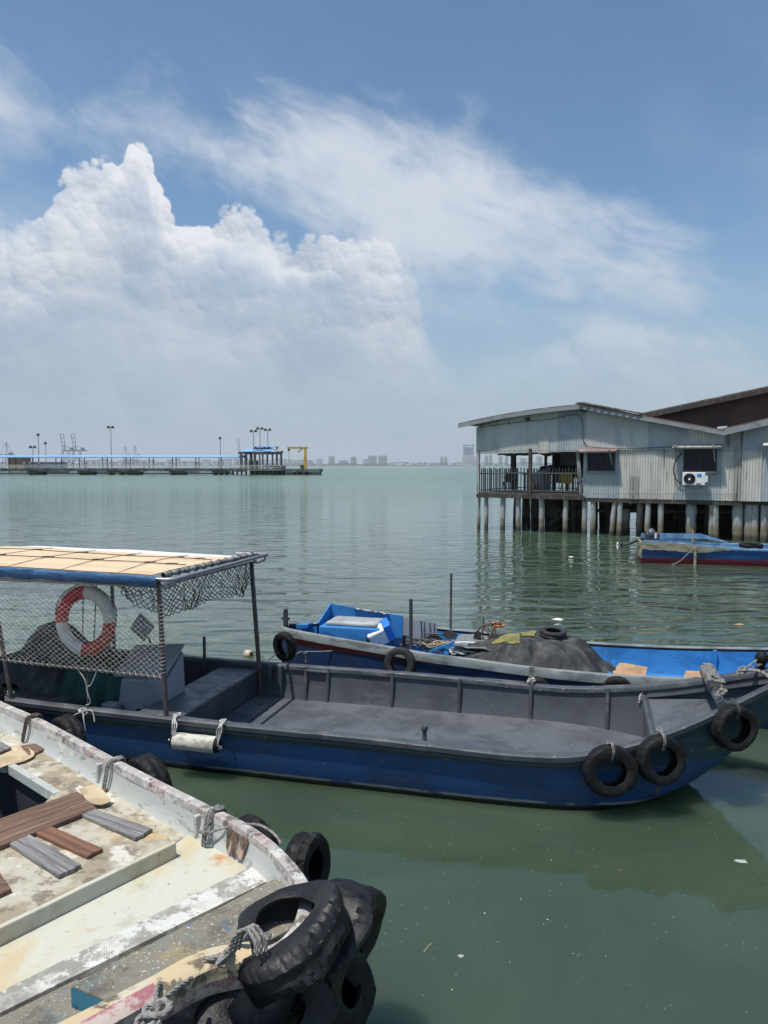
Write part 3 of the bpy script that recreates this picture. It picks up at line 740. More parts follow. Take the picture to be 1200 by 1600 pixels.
# body of the house behind the facade: side and rear walls, floor
u1 = U(912); u2 = U(1160)
zf = zbl((u1+u2)/2)
b = MB(); b.box(((u1+u2)/2, RD/2+.3, zf-.08), (u2-u1, RD, .12)); b.box(((u1+u2)/2, .08, zf-.10), (u2-u1, .14, .16)); b.build('floor', M_dwood, house)
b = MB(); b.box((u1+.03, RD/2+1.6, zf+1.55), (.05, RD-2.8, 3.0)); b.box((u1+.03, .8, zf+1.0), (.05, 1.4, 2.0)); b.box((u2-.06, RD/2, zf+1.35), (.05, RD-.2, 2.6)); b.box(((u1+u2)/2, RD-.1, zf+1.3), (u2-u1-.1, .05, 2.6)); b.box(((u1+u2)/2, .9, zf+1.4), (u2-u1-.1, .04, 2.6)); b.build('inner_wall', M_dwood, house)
# porch
zd0 = hp(747, 770)[2]; zd1 = hp(912, 774)[2]
uP0 = U(747); PD = 4.6
b = MB()
for i in range(int(PD/.16)):
    b.box(((uP0+u1)/2, .08+i*.16, (zd0+zd1)/2+.0), (u1-uP0-.02, .145, .05))
b.build('porch_floor', M_plank, house)
b = MB(); b.box(((uP0+u1)/2, -.03, (zd0+zd1)/2-.11), (u1-uP0+.1, .08, .16)); b.box((uP0, PD/2, zd0-.12), (.08, PD, .16)); b.box(((uP0+u1)/2, PD, zd0-.12), (u1-uP0, .1, .16)); b.build('floor_beam', M_dwood, house)
zpt = lambda px: (low_l(U(px)))
def post(px, y, m, w=.10, name='porch_post'):
    q = HF.onplane(px, 740, y); b = MB(); b.box((q[0], y, (zd0+low_l(q[0])+.15)/2), (w, w, low_l(q[0])+.15-zd0)); b.build(name, m, house)
post(747.5, .0, M_pile, .11); post(828.5, .0, M_dwood, .13); post(803.5, 2.4, M_dwood, .14); post(852.5, PD-.1, M_dwood, .11); post(865, 2.6, M_dwood, .12); post(800, PD-.1, M_dwood, .11)
# ragged dark ceiling edge under the porch roof
b = MB(); n = 60; a_, b2 = [], []
for i in range(n+1):
    u = U(773)+(u1-U(773))*i/n; t_ = low_l(u)+.02; a_.append(Vector((u, .25, t_))); b2.append(Vector((u, .3, t_-.10-.14*max(0, mnoise.noise(Vector((u*1.9, 4, 0)))+.25))))
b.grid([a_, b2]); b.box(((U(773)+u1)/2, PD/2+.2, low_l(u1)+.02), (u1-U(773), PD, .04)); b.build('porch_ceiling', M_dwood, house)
# railing
def rail_run(p0, p1, n, zb, h, m=M_dsteel, name='railing', broken=0):
    b = MB(); p0, p1 = Vector(p0), Vector(p1)
    for z in (.10, h*.82): b.tube([p0+Vector((0, 0, zb+z)), p1+Vector((0, 0, zb+z))], .02, 4)
    for i in range(n+1):
        p = p0.lerp(p1, i/n); hh = h*(1+.03*((i*7) % 3))
        b.box((p.x, p.y, zb+hh/2), (.032, .032, hh))
    return b.build(name, m, house)
rail_run((uP0+.05, -.02, 0), (u1-.05, -.02, 0), 33, zd0+.02, 1.03)
rail_run((uP0+.02, PD, 0), (u1-.1, PD, 0), 26, zd0+.02, 1.0)
rail_run((uP0+.02, .1, 0), (uP0+.02, PD-.1, 0), 20, zd0+.02, 1.0)
# back wall panels of the porch
b = MB(); q0 = HF.onplane(863, 740, 3.4)[0]; b.box(((q0+u1)/2, 3.4, zd0+1.6), (u1-q0, .04, 1.9)); b.build('back_partition', M_dwood, house)
b = MB(); q0 = HF.onplane(876, 720, 3.3); b.box((q0[0]+.4, 3.3, zd0+1.75), (.8, .03, 1.1), Matrix.Rotation(R(3), 3, 'Y')); b.build('hanging_sheet', M_trim, house)
b = MB(); qq = hp(903, 740); b.box((qq[0], .12, zd0+1.1), (.14, .03, 2.2), Matrix.Rotation(R(-5), 3, 'Y')); b.build('door_leaf', M_pile, house)
# piles, one child each
rnd = random.Random(5)
def pile(px, y, rad, m, lean=0, ztop=None, base=-1.2, fat=0):
    q = HF.onplane(px, 800, y); zt = (zd0-.10) if q[0] < u1 else zf-.12
    if ztop: zt = ztop
    b = MB(); pts = []; rr = []
    for k in range(9):
        t = k/8; pts.append((q[0]+lean*(t-.5)+rnd.uniform(-.01, .01), y, base+(zt-base)*t)); rr.append(rad*.9*(1+(.18*mnoise.noise(Vector((px, k*.9, 0))) if fat else .05*mnoise.noise(Vector((px, k, 0))))+(.12 if fat and k in (3, 5, 7) else 0)))
    b.tube(pts, rr, 12); b.build('pile', m, house)
for px, r_, ln in ((748, .085, 0), (760, .10, .0), (785.5, .12, -.05), (810, .12, .04), (846.5, .11, 0), (883.5, .12, -.03), (913.5, .12, 0), (927, .12, 0), (956, .11, -.22), (968, .12, -.05), (1012, .12, -.02), (1032.5, .12, 0), (1112, .11, 0), (1119.5, .12, .08)):
    pile(px, .15, r_, M_pile, -ln)
pile(979, 1.2, .16, M_pile, 0, zf-.5, fat=1); pile(999, .8, .13, M_pile, .03, fat=1)
for px in (1080, 1153, 1171): pile(px, .35, .20 if px != 1171 else .18, M_pile, 0, fat=1)
for px in (805, 819, 826, 833, 839, 858, 864, 870, 876, 891, 897, 904): pile(px, rnd.uniform(1.4, 3.5), rnd.uniform(.10, .14), M_piled, rnd.uniform(-.12, .12))
for k in range(46):
    pile(rnd.uniform(918, 1185), rnd.uniform(1.5, 8.5), rnd.uniform(.09, .16), M_piled if rnd.random() < .9 else M_pile, rnd.uniform(-.1, .1))
for k in range(14): pile(rnd.uniform(850, 915), rnd.uniform(3.5, 8.0), rnd.uniform(.09, .14), M_piled, rnd.uniform(-.1, .1))
b = MB()
q = HF.onplane(852, 800, 1.6)[0]; b.tube([(q, 1.6, zd0-.2), (q+1.3, 1.7, .3)], .08, 6); b.tube([(q+1.6, 1.5, zd0-.3), (q+.2, 1.6, .2)], .08, 6)
for k in range(4): b.tube([(U(915), 1.5+k*2, .9), (U(1160), 1.5+k*2, 1.0)], .07, 6)
b.build('brace', M_dwood, house)
b = MB(); b.box(((U(930)+U(1160))/2, RD-.5, .5), (U(1160)-U(930), .1, 2.0)); b.build('rear_boarding', M_dwood, house)
# hose beside the window
b = MB(); z_ = zmid(1068, 712); uu = U(1068)
rope(b, [(uu-.05, -.06, z_+.1), (uu-.28, -.10, z_-.2), (uu-.34, -.10, z_-.6), (uu-.2, -.1, z_-.95), (uu+.15, -.1, z_-1.05)], .022, 1)
b.build('drain_hose', M_black, house)
b = MB(); pts = [(U(px)+0, -.06, zmid(px, py)) for px, py in ((750, 668), (800, 661), (860, 655), (905, 650), (912, 690), (930, 699), (990, 700.5), (1050, 698))]; rope(b, pts, .012, 1); b.build('cable', M_black, house)
b = MB()
for k in range(150):
    px = 748+k*2.7; 
    for py in (704, 772): 
        if py == 772 and px < 914: continue
        b.box((U(px), -.045, zmid(px, py+random.uniform(-1, 1))), (.025, .012, .025))
b.build('nail_rows', M_dwood, house)
corr_panel(U(985), U(998), lambda u: zbl(u)-.03, lambda u: zbl(u)+.85, -.03, m=M_corro, name='patch_sheet', ph=2)
corr_panel(U(840), U(858), lambda u: low_l(u)-.05, lambda u: low_l(u)+.75, -.045, m=M_corrw, name='patch_sheet', ph=1)
# gutter end
b = MB(); q = hp(1130, 671); b.tube([(q[0]-.15, -.3, q[2]), (q[0]+.18, -.3, q[2]+.02)], .09, 10); b.tube([(q[0]+.1, -.3, q[2]), (q[0]+.1, -.3, q[2]-.25)], .05, 8); b.build('gutter', M_trim, house)

# air conditioner: fixed to the wall, its own thing
q = hp(1086.5, 748); ac = empty('air_conditioner', 'white outdoor air conditioner unit with round fan grille under the right window', 'air conditioner', None, HF.w(q[0], -.22, q[2]), HF.a)
w = U(1104)-U(1069); h = zmid(1086, 738)-zmid(1086, 758)
b = MB(); b.box((0, 0, 0), (w, .32, h)); b.build('case', M_whitep, ac, bevel=.02)
ry = Matrix.Rotation(R(90), 3, 'X')
b = MB(); b.lathe([(.001, .0), (h*.38, .0), (h*.41, .012), (h*.43, 0)], (-w*.18, -.168, 0), ry, 28)
for k in range(5): b.tube([Vector((-w*.18+h*.08*(k+1)*math.cos(a), -.185, h*.08*(k+1)*math.sin(a))) for a in [2*math.pi*i/24 for i in range(24)]], .005, 4, True)
for k in range(12): a = 2*math.pi*k/12; b.box((-w*.18+h*.2*math.cos(a), -.183, h*.2*math.sin(a)), (h*.4, .006, .008), Matrix.Rotation(-a, 3, 'Y'))
b.build('fan_grille', M_black, ac)
b = MB(); b.lathe([(.001, 0), (.05, 0), (.05, .01)], (-w*.18, -.195, 0), ry, 12); b.build('fan_hub', M_whitep, ac)
b = MB(); b.box((w*.25, -.165, h*.28), (w*.2, .01, h*.22)); b.build('badge', mat('blue_badge', (.03, .22, .5), rough=.4), ac)
b = MB(); b.box((w*.22, -.165, -h*.38), (w*.22, .01, h*.08)); b.build('label_plate', M_black, ac)
b = MB(); b.box((w*.55, -.05, 0), (.10, .2, h*.5)); b.build('valve_cover', M_whitep, ac)
b = MB()
for s_ in (-.3, .3): b.box((s_*w, .1, -h*.55), (.05, .35, .05))
b.build('bracket', M_dsteel, ac)

# things on the porch
def plastic_chair(px, y, m, label, rz=0, sc=1.0):
    q = HF.onplane(px, 760, y); e = empty('plastic_chair', label, 'chair', None, HF.w(q[0], y, zd0+.03), HF.a+rz)
    b = MB(); b.box((0, 0, .43), (.46*sc, .44, .035)); b.build('seat', m, e, bevel=.01)
    b = MB(); b.box((0, .23, .66), (.46*sc, .035, .42), Matrix.Rotation(R(-10), 3, 'X')); b.build('backrest', m, e, bevel=.01)
    for sx in (-1, 1):
        for sy in (-1, 1): b = MB(); b.tube([(sx*.24*sc, sy*.23, 0), (sx*.2*sc, sy*.19, .42)], .022, 6); b.build('leg', m, e)
        b = MB(); b.box((sx*.24*sc, 0, .64), (.04, .44, .03)); b.build('armrest', m, e)
plastic_chair(797, 1.0, M_black, 'black chair behind the left part of the porch railing', R(10), 1.2)
plastic_chair(890, .7, mat('mustard_plastic', (.24, .19, .02), rough=.5), 'mustard yellow chair near the porch doorway', R(160), 1.3)
M_bl = mat('dark_blue_cloth', (.03, .035, .06), rough=.9)
plastic_chair(866, 1.6, M_bl, 'dark blue chair left of the yellow one on the porch', R(-30), 1.3)
plastic_chair(875, 2.6, M_bl, 'dark blue chair deeper in the porch, right of its blue twin', R(200), 1.3)
def drum(px, y, r_, h, m, label, name='water_drum', cat='drum'):
    q = HF.onplane(px, 760, y); b = MB(); b.lathe([(.001, 0), (r_*.9, 0), (r_, .04), (r_, h*.33), (r_*1.03, h*.35), (r_, h*.37), (r_, h*.66), (r_*1.03, h*.68), (r_, h*.7), (r_, h), (r_*.9, h+.02), (.001, h+.02)], n=20)
    o = b.build(name, m); o.location = HF.w(q[0], y, zd0+.03); tag(o, label, cat)
M_gdrum = mat('grey_plastic_drum', (.20, .22, .25), rough=.5)
drum(841, .9, .30, .85, M_gdrum, 'grey round drum just right of the brown porch post'); drum(850, 1.5, .30, .95, M_gdrum, 'taller grey drum behind the front drum on the porch')
drum(835.5, .5, .22, .35, mat('clay', (.12, .08, .06), rough=.8), 'brown pot beside the brown porch post', 'clay_pot', 'pot')
e = empty('porch_table', 'dark table beyond the drums on the porch', 'table', None, HF.w(HF.onplane(857, 760, 2.9)[0], 2.9, zd0+.03), HF.a)
b = MB(); b.box((0, 0, .76), (2.2, .8, .05)); b.build('tabletop', M_dwood, e)
for sx in (-1, 1):
    for sy in (-1, 1): b = MB(); b.box((sx*1.0, sy*.33, .37), (.06, .06, .74)); b.build('leg', M_dwood, e)
for k, (px, y, w_, h_) in enumerate(((851, 2.8, .35, .3), (860, 2.9, .5, .35), (868, 2.8, .3, .45))):
    q = HF.onplane(px, 750, y); b = MB(); b.box((0, 0, h_/2), (w_, .35, h_), taper=.9); b.box((0, 0, h_+.02), (w_*.8, .3, .04)); o = b.build('storage_box', M_bl if k != 1 else M_gdrum); o.location = HF.w(q[0], y, zd0+.82); o.rotation_euler.z = HF.a+k
    tag(o, ['small dark box at the left end of the porch table', 'grey box in the middle of the porch table', 'taller dark box at the right end of the porch table'][k], 'box')
# white bag at the doorway
b = MB(); q = HF.onplane(907, 770, .45)
b.lathe([(.001, 0), (.15, .02), (.2, .15), (.16, .32), (.06, .40), (.09, .46)], n=14); o = b.build('plastic_bag', M_bl); o.location = HF.w(q[0], .45, zd0+.03); tag(o, 'dark full bag at the right end of the porch railing', 'bag')

# ------------------------------------------------------------------ neighbour houses at the right
nb = empty('neighbour_house', 'grey zinc house at the right edge with a rising gable', 'house', None, HF.o, HF.a)
qa, qb = hp(1161, 670, -.04), hp(1330, 628, -.04)
sl = lin(hp(1140, 671, -.04), hp(1210, 655, -.04))
ridge_u = qb[0]+1.2
rf = lambda u: sl(u) if u < ridge_u else 2*sl(ridge_u)-sl(u)
corr_panel(qa[0], ridge_u+4, lambda u: sl(qa[0])-1.0-0*u, lambda u: rf(u)-.02, -.05, m=M_corrb, parent=nb, name='upper_wall_sheet')
corr_panel(qa[0], hp(1192, 700)[0], lambda u: zbl(U(1160))-.02, lambda u: sl(qa[0])-.9, -.07, m=M_corrw, parent=nb, name='lower_wall_sheet', ph=1)
corr_panel(hp(1190, 700)[0], ridge_u+4, lambda u: zbl(U(1160))-.02, lambda u: sl(qa[0])-.9, -.045, m=M_corrb, parent=nb, name='lower_wall_sheet')
b = MB(); rows = []
ua = hp(1133, 671, -.4)[0]
for y in (-.42, 4.5, RD): rows.append([Vector((u, y, rf(u)+.07)) for u in (ua, (ua+ridge_u)/2, ridge_u, ridge_u+2, ridge_u+4.5)])
b.grid(rows, smooth=False); b.grid([[v+Vector((0, 0, -.05)) for v in r_] for r_ in rows], smooth=False); b.grid([rows[0], [v+Vector((0, 0, -.05)) for v in rows[0]]], smooth=False); b.build('roof', M_rusty, nb)
b = MB(); r0 = rows[0]; b.grid([[v+Vector((0, -.012, -.052)) for v in r0], [v+Vector((0, -.012, -.26)) for v in r0], [v+Vector((0, .03, -.26)) for v in r0], [v+Vector((0, .03, -.052)) for v in r0]], smooth=False, closev=True); b.build('fascia', M_trim, nb)
b = MB(); b.box((qa[0]+4, 4.5, zf-.08), (9.2, 8.8, .14)); b.build('floor', M_dwood, nb)
b = MB(); b.box((qa[0]+4, RD-.2, .6), (9, .1, 1.8)); b.box((qa[0]+4, RD-.3, 3), (9, .1, 2.6)); b.build('inner_wall', M_dwood, nb)
house_, house = house, nb
for px in (1180, 1195, 1215, 1240, 1270): pile(px, .3, .15, M_pile, 0)
for k in range(16): pile(rnd.uniform(1165, 1280), rnd.uniform(1.5, 8), rnd.uniform(.1, .16), M_piled)
b = MB(); u0 = hp(1197, 694)[0]; z0 = zmid(1197, 694); b.box((u0+.6, -.35, z0), (1.3, .6, .03), Matrix.Rotation(R(12), 3, 'X')); b.build('awning', M_corrw, nb)
house = house_
# big brown building behind
BF = Frame(0, 0, 0)
bb = empty('brown_warehouse', 'large dark brown gabled building behind the zinc houses', 'building', None, HF.o, HF.a)
yb = 12.0
g0, g1 = HF.onplane(1012, 645, yb), HF.onplane(1200, 605, yb)
sg = lin(g0, g1); gr = HF.onplane(1330, 577, yb)[0]
gf = lambda u: sg(u) if u < gr else 2*sg(gr)-sg(u)
us = [g0[0], (g0[0]+gr)/2, gr, gr+4, gr+8]
b = MB(); b.grid([[Vector((u, yb, 1.2)) for u in us], [Vector((u, yb, gf(u)-.15)) for u in us]], smooth=False); b.grid([[Vector((u, yb+.1, 1.2)) for u in us], [Vector((u, yb+.1, gf(u)-.15)) for u in us]], smooth=False)
b.box((us[0]+.05, yb+6, 3), (.1, 12, 4)); b.build('wall', M_brownw, bb)
b = MB(); rows = [[Vector((u, y, gf(u)+(0 if y < yb+1 else 0))) for u in [us[0]-.3]+us[1:]] for y in (yb-.6, yb+12)]
b.grid(rows, smooth=False); b.grid([[v+Vector((0, 0, -.06)) for v in r_] for r_ in rows], smooth=False); r0 = rows[0]; b.grid([r0, [v+Vector((0, 0, -.06)) for v in r0]], smooth=False); b.build('roof', M_rusty, bb)
b = MB(); b.grid([[v+Vector((0, -.012, -.062)) for v in r0], [v+Vector((0, -.012, -.32)) for v in r0], [v+Vector((0, .03, -.32)) for v in r0], [v+Vector((0, .03, -.062)) for v in r0]], smooth=False, closev=True); b.build('fascia', M_dwood, bb)
for k in range(10): b = MB(); q = us[0]+.8+k*1.6; b.tube([(q, yb+1, -1), (q, yb+1, 1.2)], .15, 8); b.build('pile', M_piled, bb)
# ------------------------------------------------------------------ boat helpers
def cr(xs, ys, x):
    """smooth interpolation through a table"""
    n = len(xs); i = max(0, min(n-2, int(np.searchsorted(xs, x))-1)); t = (x-xs[i])/(xs[i+1]-xs[i]); h = xs[i+1]-xs[i]
    def m(k):
        if k == 0: return (ys[1]-ys[0])/(xs[1]-xs[0])
        if k == n-1: return (ys[-1]-ys[-2])/(xs[-1]-xs[-2])
        return (ys[k+1]-ys[k-1])/(xs[k+1]-xs[k-1])
    t2, t3 = t*t, t*t*t
    return (2*t3-3*t2+1)*ys[i]+(t3-2*t2+t)*h*m(i)+(-2*t3+3*t2)*ys[i+1]+(t3-t2)*h*m(i+1)
def M_rub(name, c=.008): return mat(name, (c, c, c*1.05), [dict(col=(.03, .03, .03), s=7, lo=.52, hi=.68, a=.6), dict(col=(.12, .12, .11), s=30, lo=.66, hi=.72, a=.5)], rough=.5, rough2=.8, spec=.28, bump=[(14, .003, I3), (60, .0014, I3)])
M_tyre = M_rub('black_tyre_rubber', .006); M_tyre2 = M_rub('dusty_tyre_rubber', .03)
def tyre_mesh(Ro, w, ri, n=144, tread=18, seed=0, squash=0.0, twist=0.0, groove=.008, crumple=0.0):
    prof = [(ri, .36), (ri-.006, .43), (ri+.012, .47), (ri+(Ro-ri)*.5, .53), (Ro*.94, .49), (Ro*.985, .40), (Ro, .22), (Ro, .19), (Ro, .04), (Ro, -.04), (Ro, -.19), (Ro, -.22), (Ro*.985, -.40), (Ro*.94, -.49), (ri+(Ro-ri)*.5, -.53), (ri+.012, -.47), (ri-.006, -.43), (ri, -.36), (ri+.015, -.34), (ri+(Ro-ri)*.5, -.44), (Ro*.93, -.38), (Ro*.955, 0), (Ro*.93, .38), (ri+(Ro-ri)*.5, .44), (ri+.015, .34)]
    rows = []
    for k in range(n):
        a = 2*math.pi*k/n; rg = []
        for j, (r_, h) in enumerate(prof):
            rr = r_
            if 5 <= j <= 12:
                side = 1 if h > 0 else -1; ph = a*tread + (1.3 if side > 0 else 0) + abs(h)*6
                gcut = 1 if (ph/(2*math.pi)) % 1 < .18 else 0
                if j in (7, 10): gcut = 0
                if abs(h) < .05: rr -= groove*.9
                elif gcut: rr -= groove
                if j in (7, 10): rr -= 0
            nz = mnoise.noise(Vector((math.cos(a)*2, math.sin(a)*2, h*3+seed)))*.012*Ro/.3
            x = (rr+nz)*math.cos(a)*(1+squash); y = (rr+nz)*math.sin(a)*(1-squash); z = h*w+twist*math.sin(2*a)*Ro
            v = Vector((x, y, z))
            if crumple:
                q = v*(2.6/ .3)*.5; v = v+Vector((mnoise.noise(q+Vector((seed, 0, 0))), mnoise.noise(q+Vector((0, seed+7, 0))), mnoise.noise(q+Vector((0, 0, seed+3)))))*crumple
                q = v*22; f = mnoise.noise(q+Vector((seed, 1, 2))); v = v*(1-abs(f)*crumple*.35)
            rg.append(v)
        rows.append(rg)
    b = MB(); b.grid(rows, closeu=True, closev=True); return b
def place_axis(o, loc, axis, roll=0.0):
    q = Vector(axis).normalized().to_track_quat('Z', 'Y'); o.rotation_euler = (q.to_matrix() @ Matrix.Rotation(roll, 3, 'Z')).to_euler(); o.location = loc
def tyre(loc, axis, Ro, w, ri, label, group=None, m=None, **k):
    o = tyre_mesh(Ro, w, ri, **k).build('tyre', m or M_tyre); place_axis(o, loc, axis, .3); return tag(o, label, 'tyre', group)
M_rope = mat('grey_weathered_rope', (.26, .25, .235), [dict(col=(.14, .13, .12), s=40, lo=.45, hi=.6), dict(col=(.36, .35, .33), s=25, lo=.58, hi=.66)], rough=.9)
M_ropew = mat('pale_nylon_rope', (.5, .5, .48), [dict(col=(.3, .29, .27), s=30, lo=.5, hi=.6)], rough=.85)
M_roped = mat('dark_rope', (.06, .055, .055), rough=.9)
M_ropebr = mat('brown_rope', (.10, .065, .055), [dict(col=(.05, .035, .03), s=30, lo=.5, hi=.6)], rough=.9)
def hull_mesh(S, bz, keel, inset=.13, cap_in=.10, wl=-.06, n=70, x0=None, x1=None, sub=1):
    """lofted outer shell; bz(s)->(half breadth, sheer height); keel(s)->height of the bottom"""
    rows = []
    x0 = S[0] if x0 is None else x0; x1 = S[-1] if x1 is None else x1
    for i in range(n+1):
        s = x0+(x1-x0)*i/n; b, z = bz(s); k = keel(s); ch = max(wl, k+.02*min(1, b*3)); ins = inset*min(1, (z-ch)/.5)*min(1, b/.3)
        half = [(b, z-.035), (b-.006, z-.09), (b-ins*.10, z-.12), (b-ins*.22, z-(z-ch)*.4), (b-ins*.42, z-(z-ch)*.72), (b-ins*.75, z-(z-ch)*.92), (b-ins*1.3, ch), (max(0, b-ins)*.6, k+(ch-k)*.35), (0, k)]
        half = [(max(0, y), zz) for y, zz in half]
        rows.append([Vector((s, y, zz)) for y, zz in half]+[Vector((s, -y, zz)) for y, zz in reversed(half[:-1])])
    b = MB(); b.grid(rows)
    b.add(rows[0], [tuple(range(len(rows[0])))])
    return b
def cap_mesh(bz, x0, x1, out=.02, inn=.085, th=.045, n=80, side=None, wob=.004, drop=0):
    b = MB()
    for sd in ((-1, 1) if side is None else (side,)):
        rows = []
        for i in range(n+1):
            s = x0+(x1-x0)*i/n; bb, z = bz(s); z -= drop; w = mnoise.noise(Vector((s*4, sd*3, 1)))*wob; i_ = min(inn, max(0, bb-.004)); 
            sec = [(bb+out, z-th), (bb+out+.004, z-.010), (bb+out-.008, z+w), (bb-i_+.010, z+w), (bb-i_, z-.010), (bb-i_, z-th)]
            rows.append([Vector((s, sd*y, zz)) for y, zz in sec])
        b.grid(rows, closeu=True)
        b.add(rows[0], [tuple(range(6))]); b.add(rows[-1], [tuple(range(6))])
    return b
def inner_wall_mesh(bz, x0, x1, inn, zd, foot=.04, n=70):
    b = MB()
    for sd in (-1, 1):
        rows = []
        for i in range(n+1):
            s = x0+(x1-x0)*i/n; bb, z = bz(s); z0 = zd(s) if callable(zd) else zd; i_ = min(inn, bb*.8)
            y0 = bb-i_; y1 = max(0.0, y0-foot); w = mnoise.noise(Vector((s*2.2, sd*5, 2)))*.006
            rows.append([Vector((s, sd*y0, z-.03)), Vector((s, sd*(y0-foot*.3+w), z-(z-z0)*.5)), Vector((s, sd*(y1+w), z0+.012)), Vector((s, sd*(y1-.012), z0-.02))])
        b.grid(rows)
    return b
def deck_mesh(bz, x0, x1, inn, zd, foot=.04, n=70, m=14):
    rows = []
    for i in range(n+1):
        s = x0+(x1-x0)*i/n; bb, z = bz(s); z0 = zd(s) if callable(zd) else zd; y = max(.002, bb-min(inn, bb*.8)-foot+.005)
        rows.append([Vector((s, y*(2*j/m-1), z0+mnoise.noise(Vector((s*1.5, j*.5, 0)))*.004)) for j in range(m+1)])
    b = MB(); b.grid(rows); return b

# ------------------------------------------------------------------ blue and charcoal passenger boat
B1 = Frame(0, 7.45, -15)
s1 = [-4.8, -3.6, -2.7, -1.8, -.9, 0, .9, 1.35, 1.8, 2.25, 2.7, 3.15, 3.6, 3.82]
b1 = [.93, 1.02, 1.03, 1.04, 1.05, 1.05, 1.05, 1.04, 1.00, .87, .66, .41, .15, .04]
z1_ = [.57, .535, .515, .505, .50, .50, .485, .475, .49, .57, .70, .87, 1.05, 1.14]
bz1 = lambda s: (cr(s1, b1, s), cr(s1, z1_, s))
kx = [-4.8, 1.2, 1.7, 2.2, 2.75, 3.1, 3.4, 3.82]; kz = [-.16, -.15, -.11, -.04, .12, .34, .60, .99]
M_hblue = mat('deep_blue_hull_paint', (.014, .072, .225), [
    dict(col=(.014, .040, .100), s=1.4, st=(.6, 1, 1.6), lo=.45, hi=.62, a=.7), dict(col=(.05, .11, .20), s=3, st=(.35, 1, 7), lo=.60, hi=.68, a=.5), dict(col=(.02, .05, .07), s=4, st=(5, 5, .4), lo=.58, hi=.68, a=.5),
    dict(col=(.022, .055, .075), s=3, lo=.0, hi=.01, z=(.375, 2, .012), solid=1, wob=.01),
    dict(col=(.13, .14, .09), s=4, st=(1, 1, 3), lo=.60, hi=.66, z=(.34, .52, .04), a=.8),
    dict(col=(.06, .09, .13), s=2.2, st=(.8, 1, 6), lo=.58, hi=.64, a=.45),
    dict(col=(.34, .35, .31), s=7, st=(.5, 1, 1), lo=.40, hi=.52, z=(.045, .072, .008), a=.75, wob=.03),
    dict(col=(.006, .008, .008), s=3, lo=.0, hi=.01, z=(-2, .046, .010), solid=1, wob=.03),
    dict(col=(.36, .38, .38), s=30, st=(.6, 1, 1.5), lo=.67, hi=.71, a=.6), dict(col=(.16, .12, .08), s=5, st=(4, 4, .5), lo=.66, hi=.72, a=.5, r=.7)], rough=.38, rough2=.6, bump=[(3, .006, I3), (40, .0008, I3)])
M_deck = mat('charcoal_deck_paint', (.105, .114, .128), [
    dict(col=(.058, .064, .075), s=1.6, lo=.42, hi=.62, a=.8), dict(col=(.12, .125, .135), s=3.5, st=(.6, 1.6, 1), lo=.55, hi=.70, a=.55),
    dict(col=(.20, .205, .21), s=14, st=(.5, 1.5, 1), lo=.66, hi=.72, a=.5), dict(col=(.55, .55, .52), s=30, lo=.70, hi=.725, a=.9), dict(col=(.035, .037, .043), s=6, lo=.56, hi=.66, a=.7, r=.75), dict(col=(.24, .245, .25), s=5, st=(.25, 3, 1), lo=.62, hi=.70, a=.45, r=.75)], rough=.34, rough2=.6, bump=[(5, .006, I3), (18, .0015, I3), (70, .0008, I3)])
M_wall = mat('charcoal_bulwark_paint', (.070, .078, .093), [dict(col=(.044, .050, .061), s=2.2, lo=.42, hi=.6, a=.8), dict(col=(.11, .115, .125), s=5, st=(.5, 1, 2), lo=.60, hi=.70, a=.5), dict(col=(.5, .5, .47), s=34, lo=.70, hi=.73, a=.8), dict(col=(.16, .165, .175), s=6, st=(.3, 1, 4), lo=.60, hi=.68, a=.45, r=.75), dict(col=(.02, .02, .024), s=3, st=(.4, 1, 5), lo=.62, hi=.68, a=.5)], rough=.42, rough2=.65, bump=[(4, .006, I3), (60, .0008, I3)])
M_cap = mat('worn_charcoal_rail', (.062, .070, .083), [dict(col=(.15, .155, .16), s=6, st=(.5, 1, 1), lo=.5, hi=.68, a=.6), dict(col=(.32, .32, .31), s=22, lo=.64, hi=.70, a=.7), dict(col=(.03, .035, .045), s=3, lo=.5, hi=.62, a=.6)], rough=.42, rough2=.7, bump=[(12, .003, I3), (70, .001, I3)])
boat1 = empty('passenger_boat', 'long deep blue boat with a charcoal deck and a tan canopy at its stern', 'boat', None, B1.o, B1.a)
hull_mesh(s1, bz1, lambda s: cr(kx, kz, s), n=110).build('hull', M_hblue, boat1)
cap_mesh(bz1, -4.8, 3.82, out=.022, inn=.075, th=.05, n=160).build('gunwale', M_cap, boat1)
DZ = .12
zd1 = lambda s: DZ
inner_wall_mesh(bz1, -4.78, 2.52, .05, zd1, .05).build('bulwark', M_wall, boat1)
inner_wall_mesh(bz1, 2.5, 3.75, .05, lambda s: bz1(s)[1]-.10, .01, 30).build('bow_bulwark', M_wall, boat1)
deck_mesh(bz1, -4.78, 2.50, .05, zd1, .05).build('deck', M_deck, boat1)
# strake under the rail on the outside
b = MB()
for sd in (-1, 1):
    rows = []
    for i in range(121):
        s = -4.8+8.5*i/120; bb, z = bz1(s); rows.append([Vector((s, sd*(bb+y), z+q)) for y, q in ((-.01, -.045), (.016, -.050), (.018, -.085), (.010, -.100), (-.01, -.102))])
    b.grid(rows)
b.build('rubbing_strake', mat('teal_black_strake', (.018, .035, .05), [dict(col=(.13, .13, .08), s=3, st=(1, 1, 2), lo=.61, hi=.66, a=.8), dict(col=(.2, .21, .2), s=25, lo=.68, hi=.72, a=.6)], rough=.5), boat1)
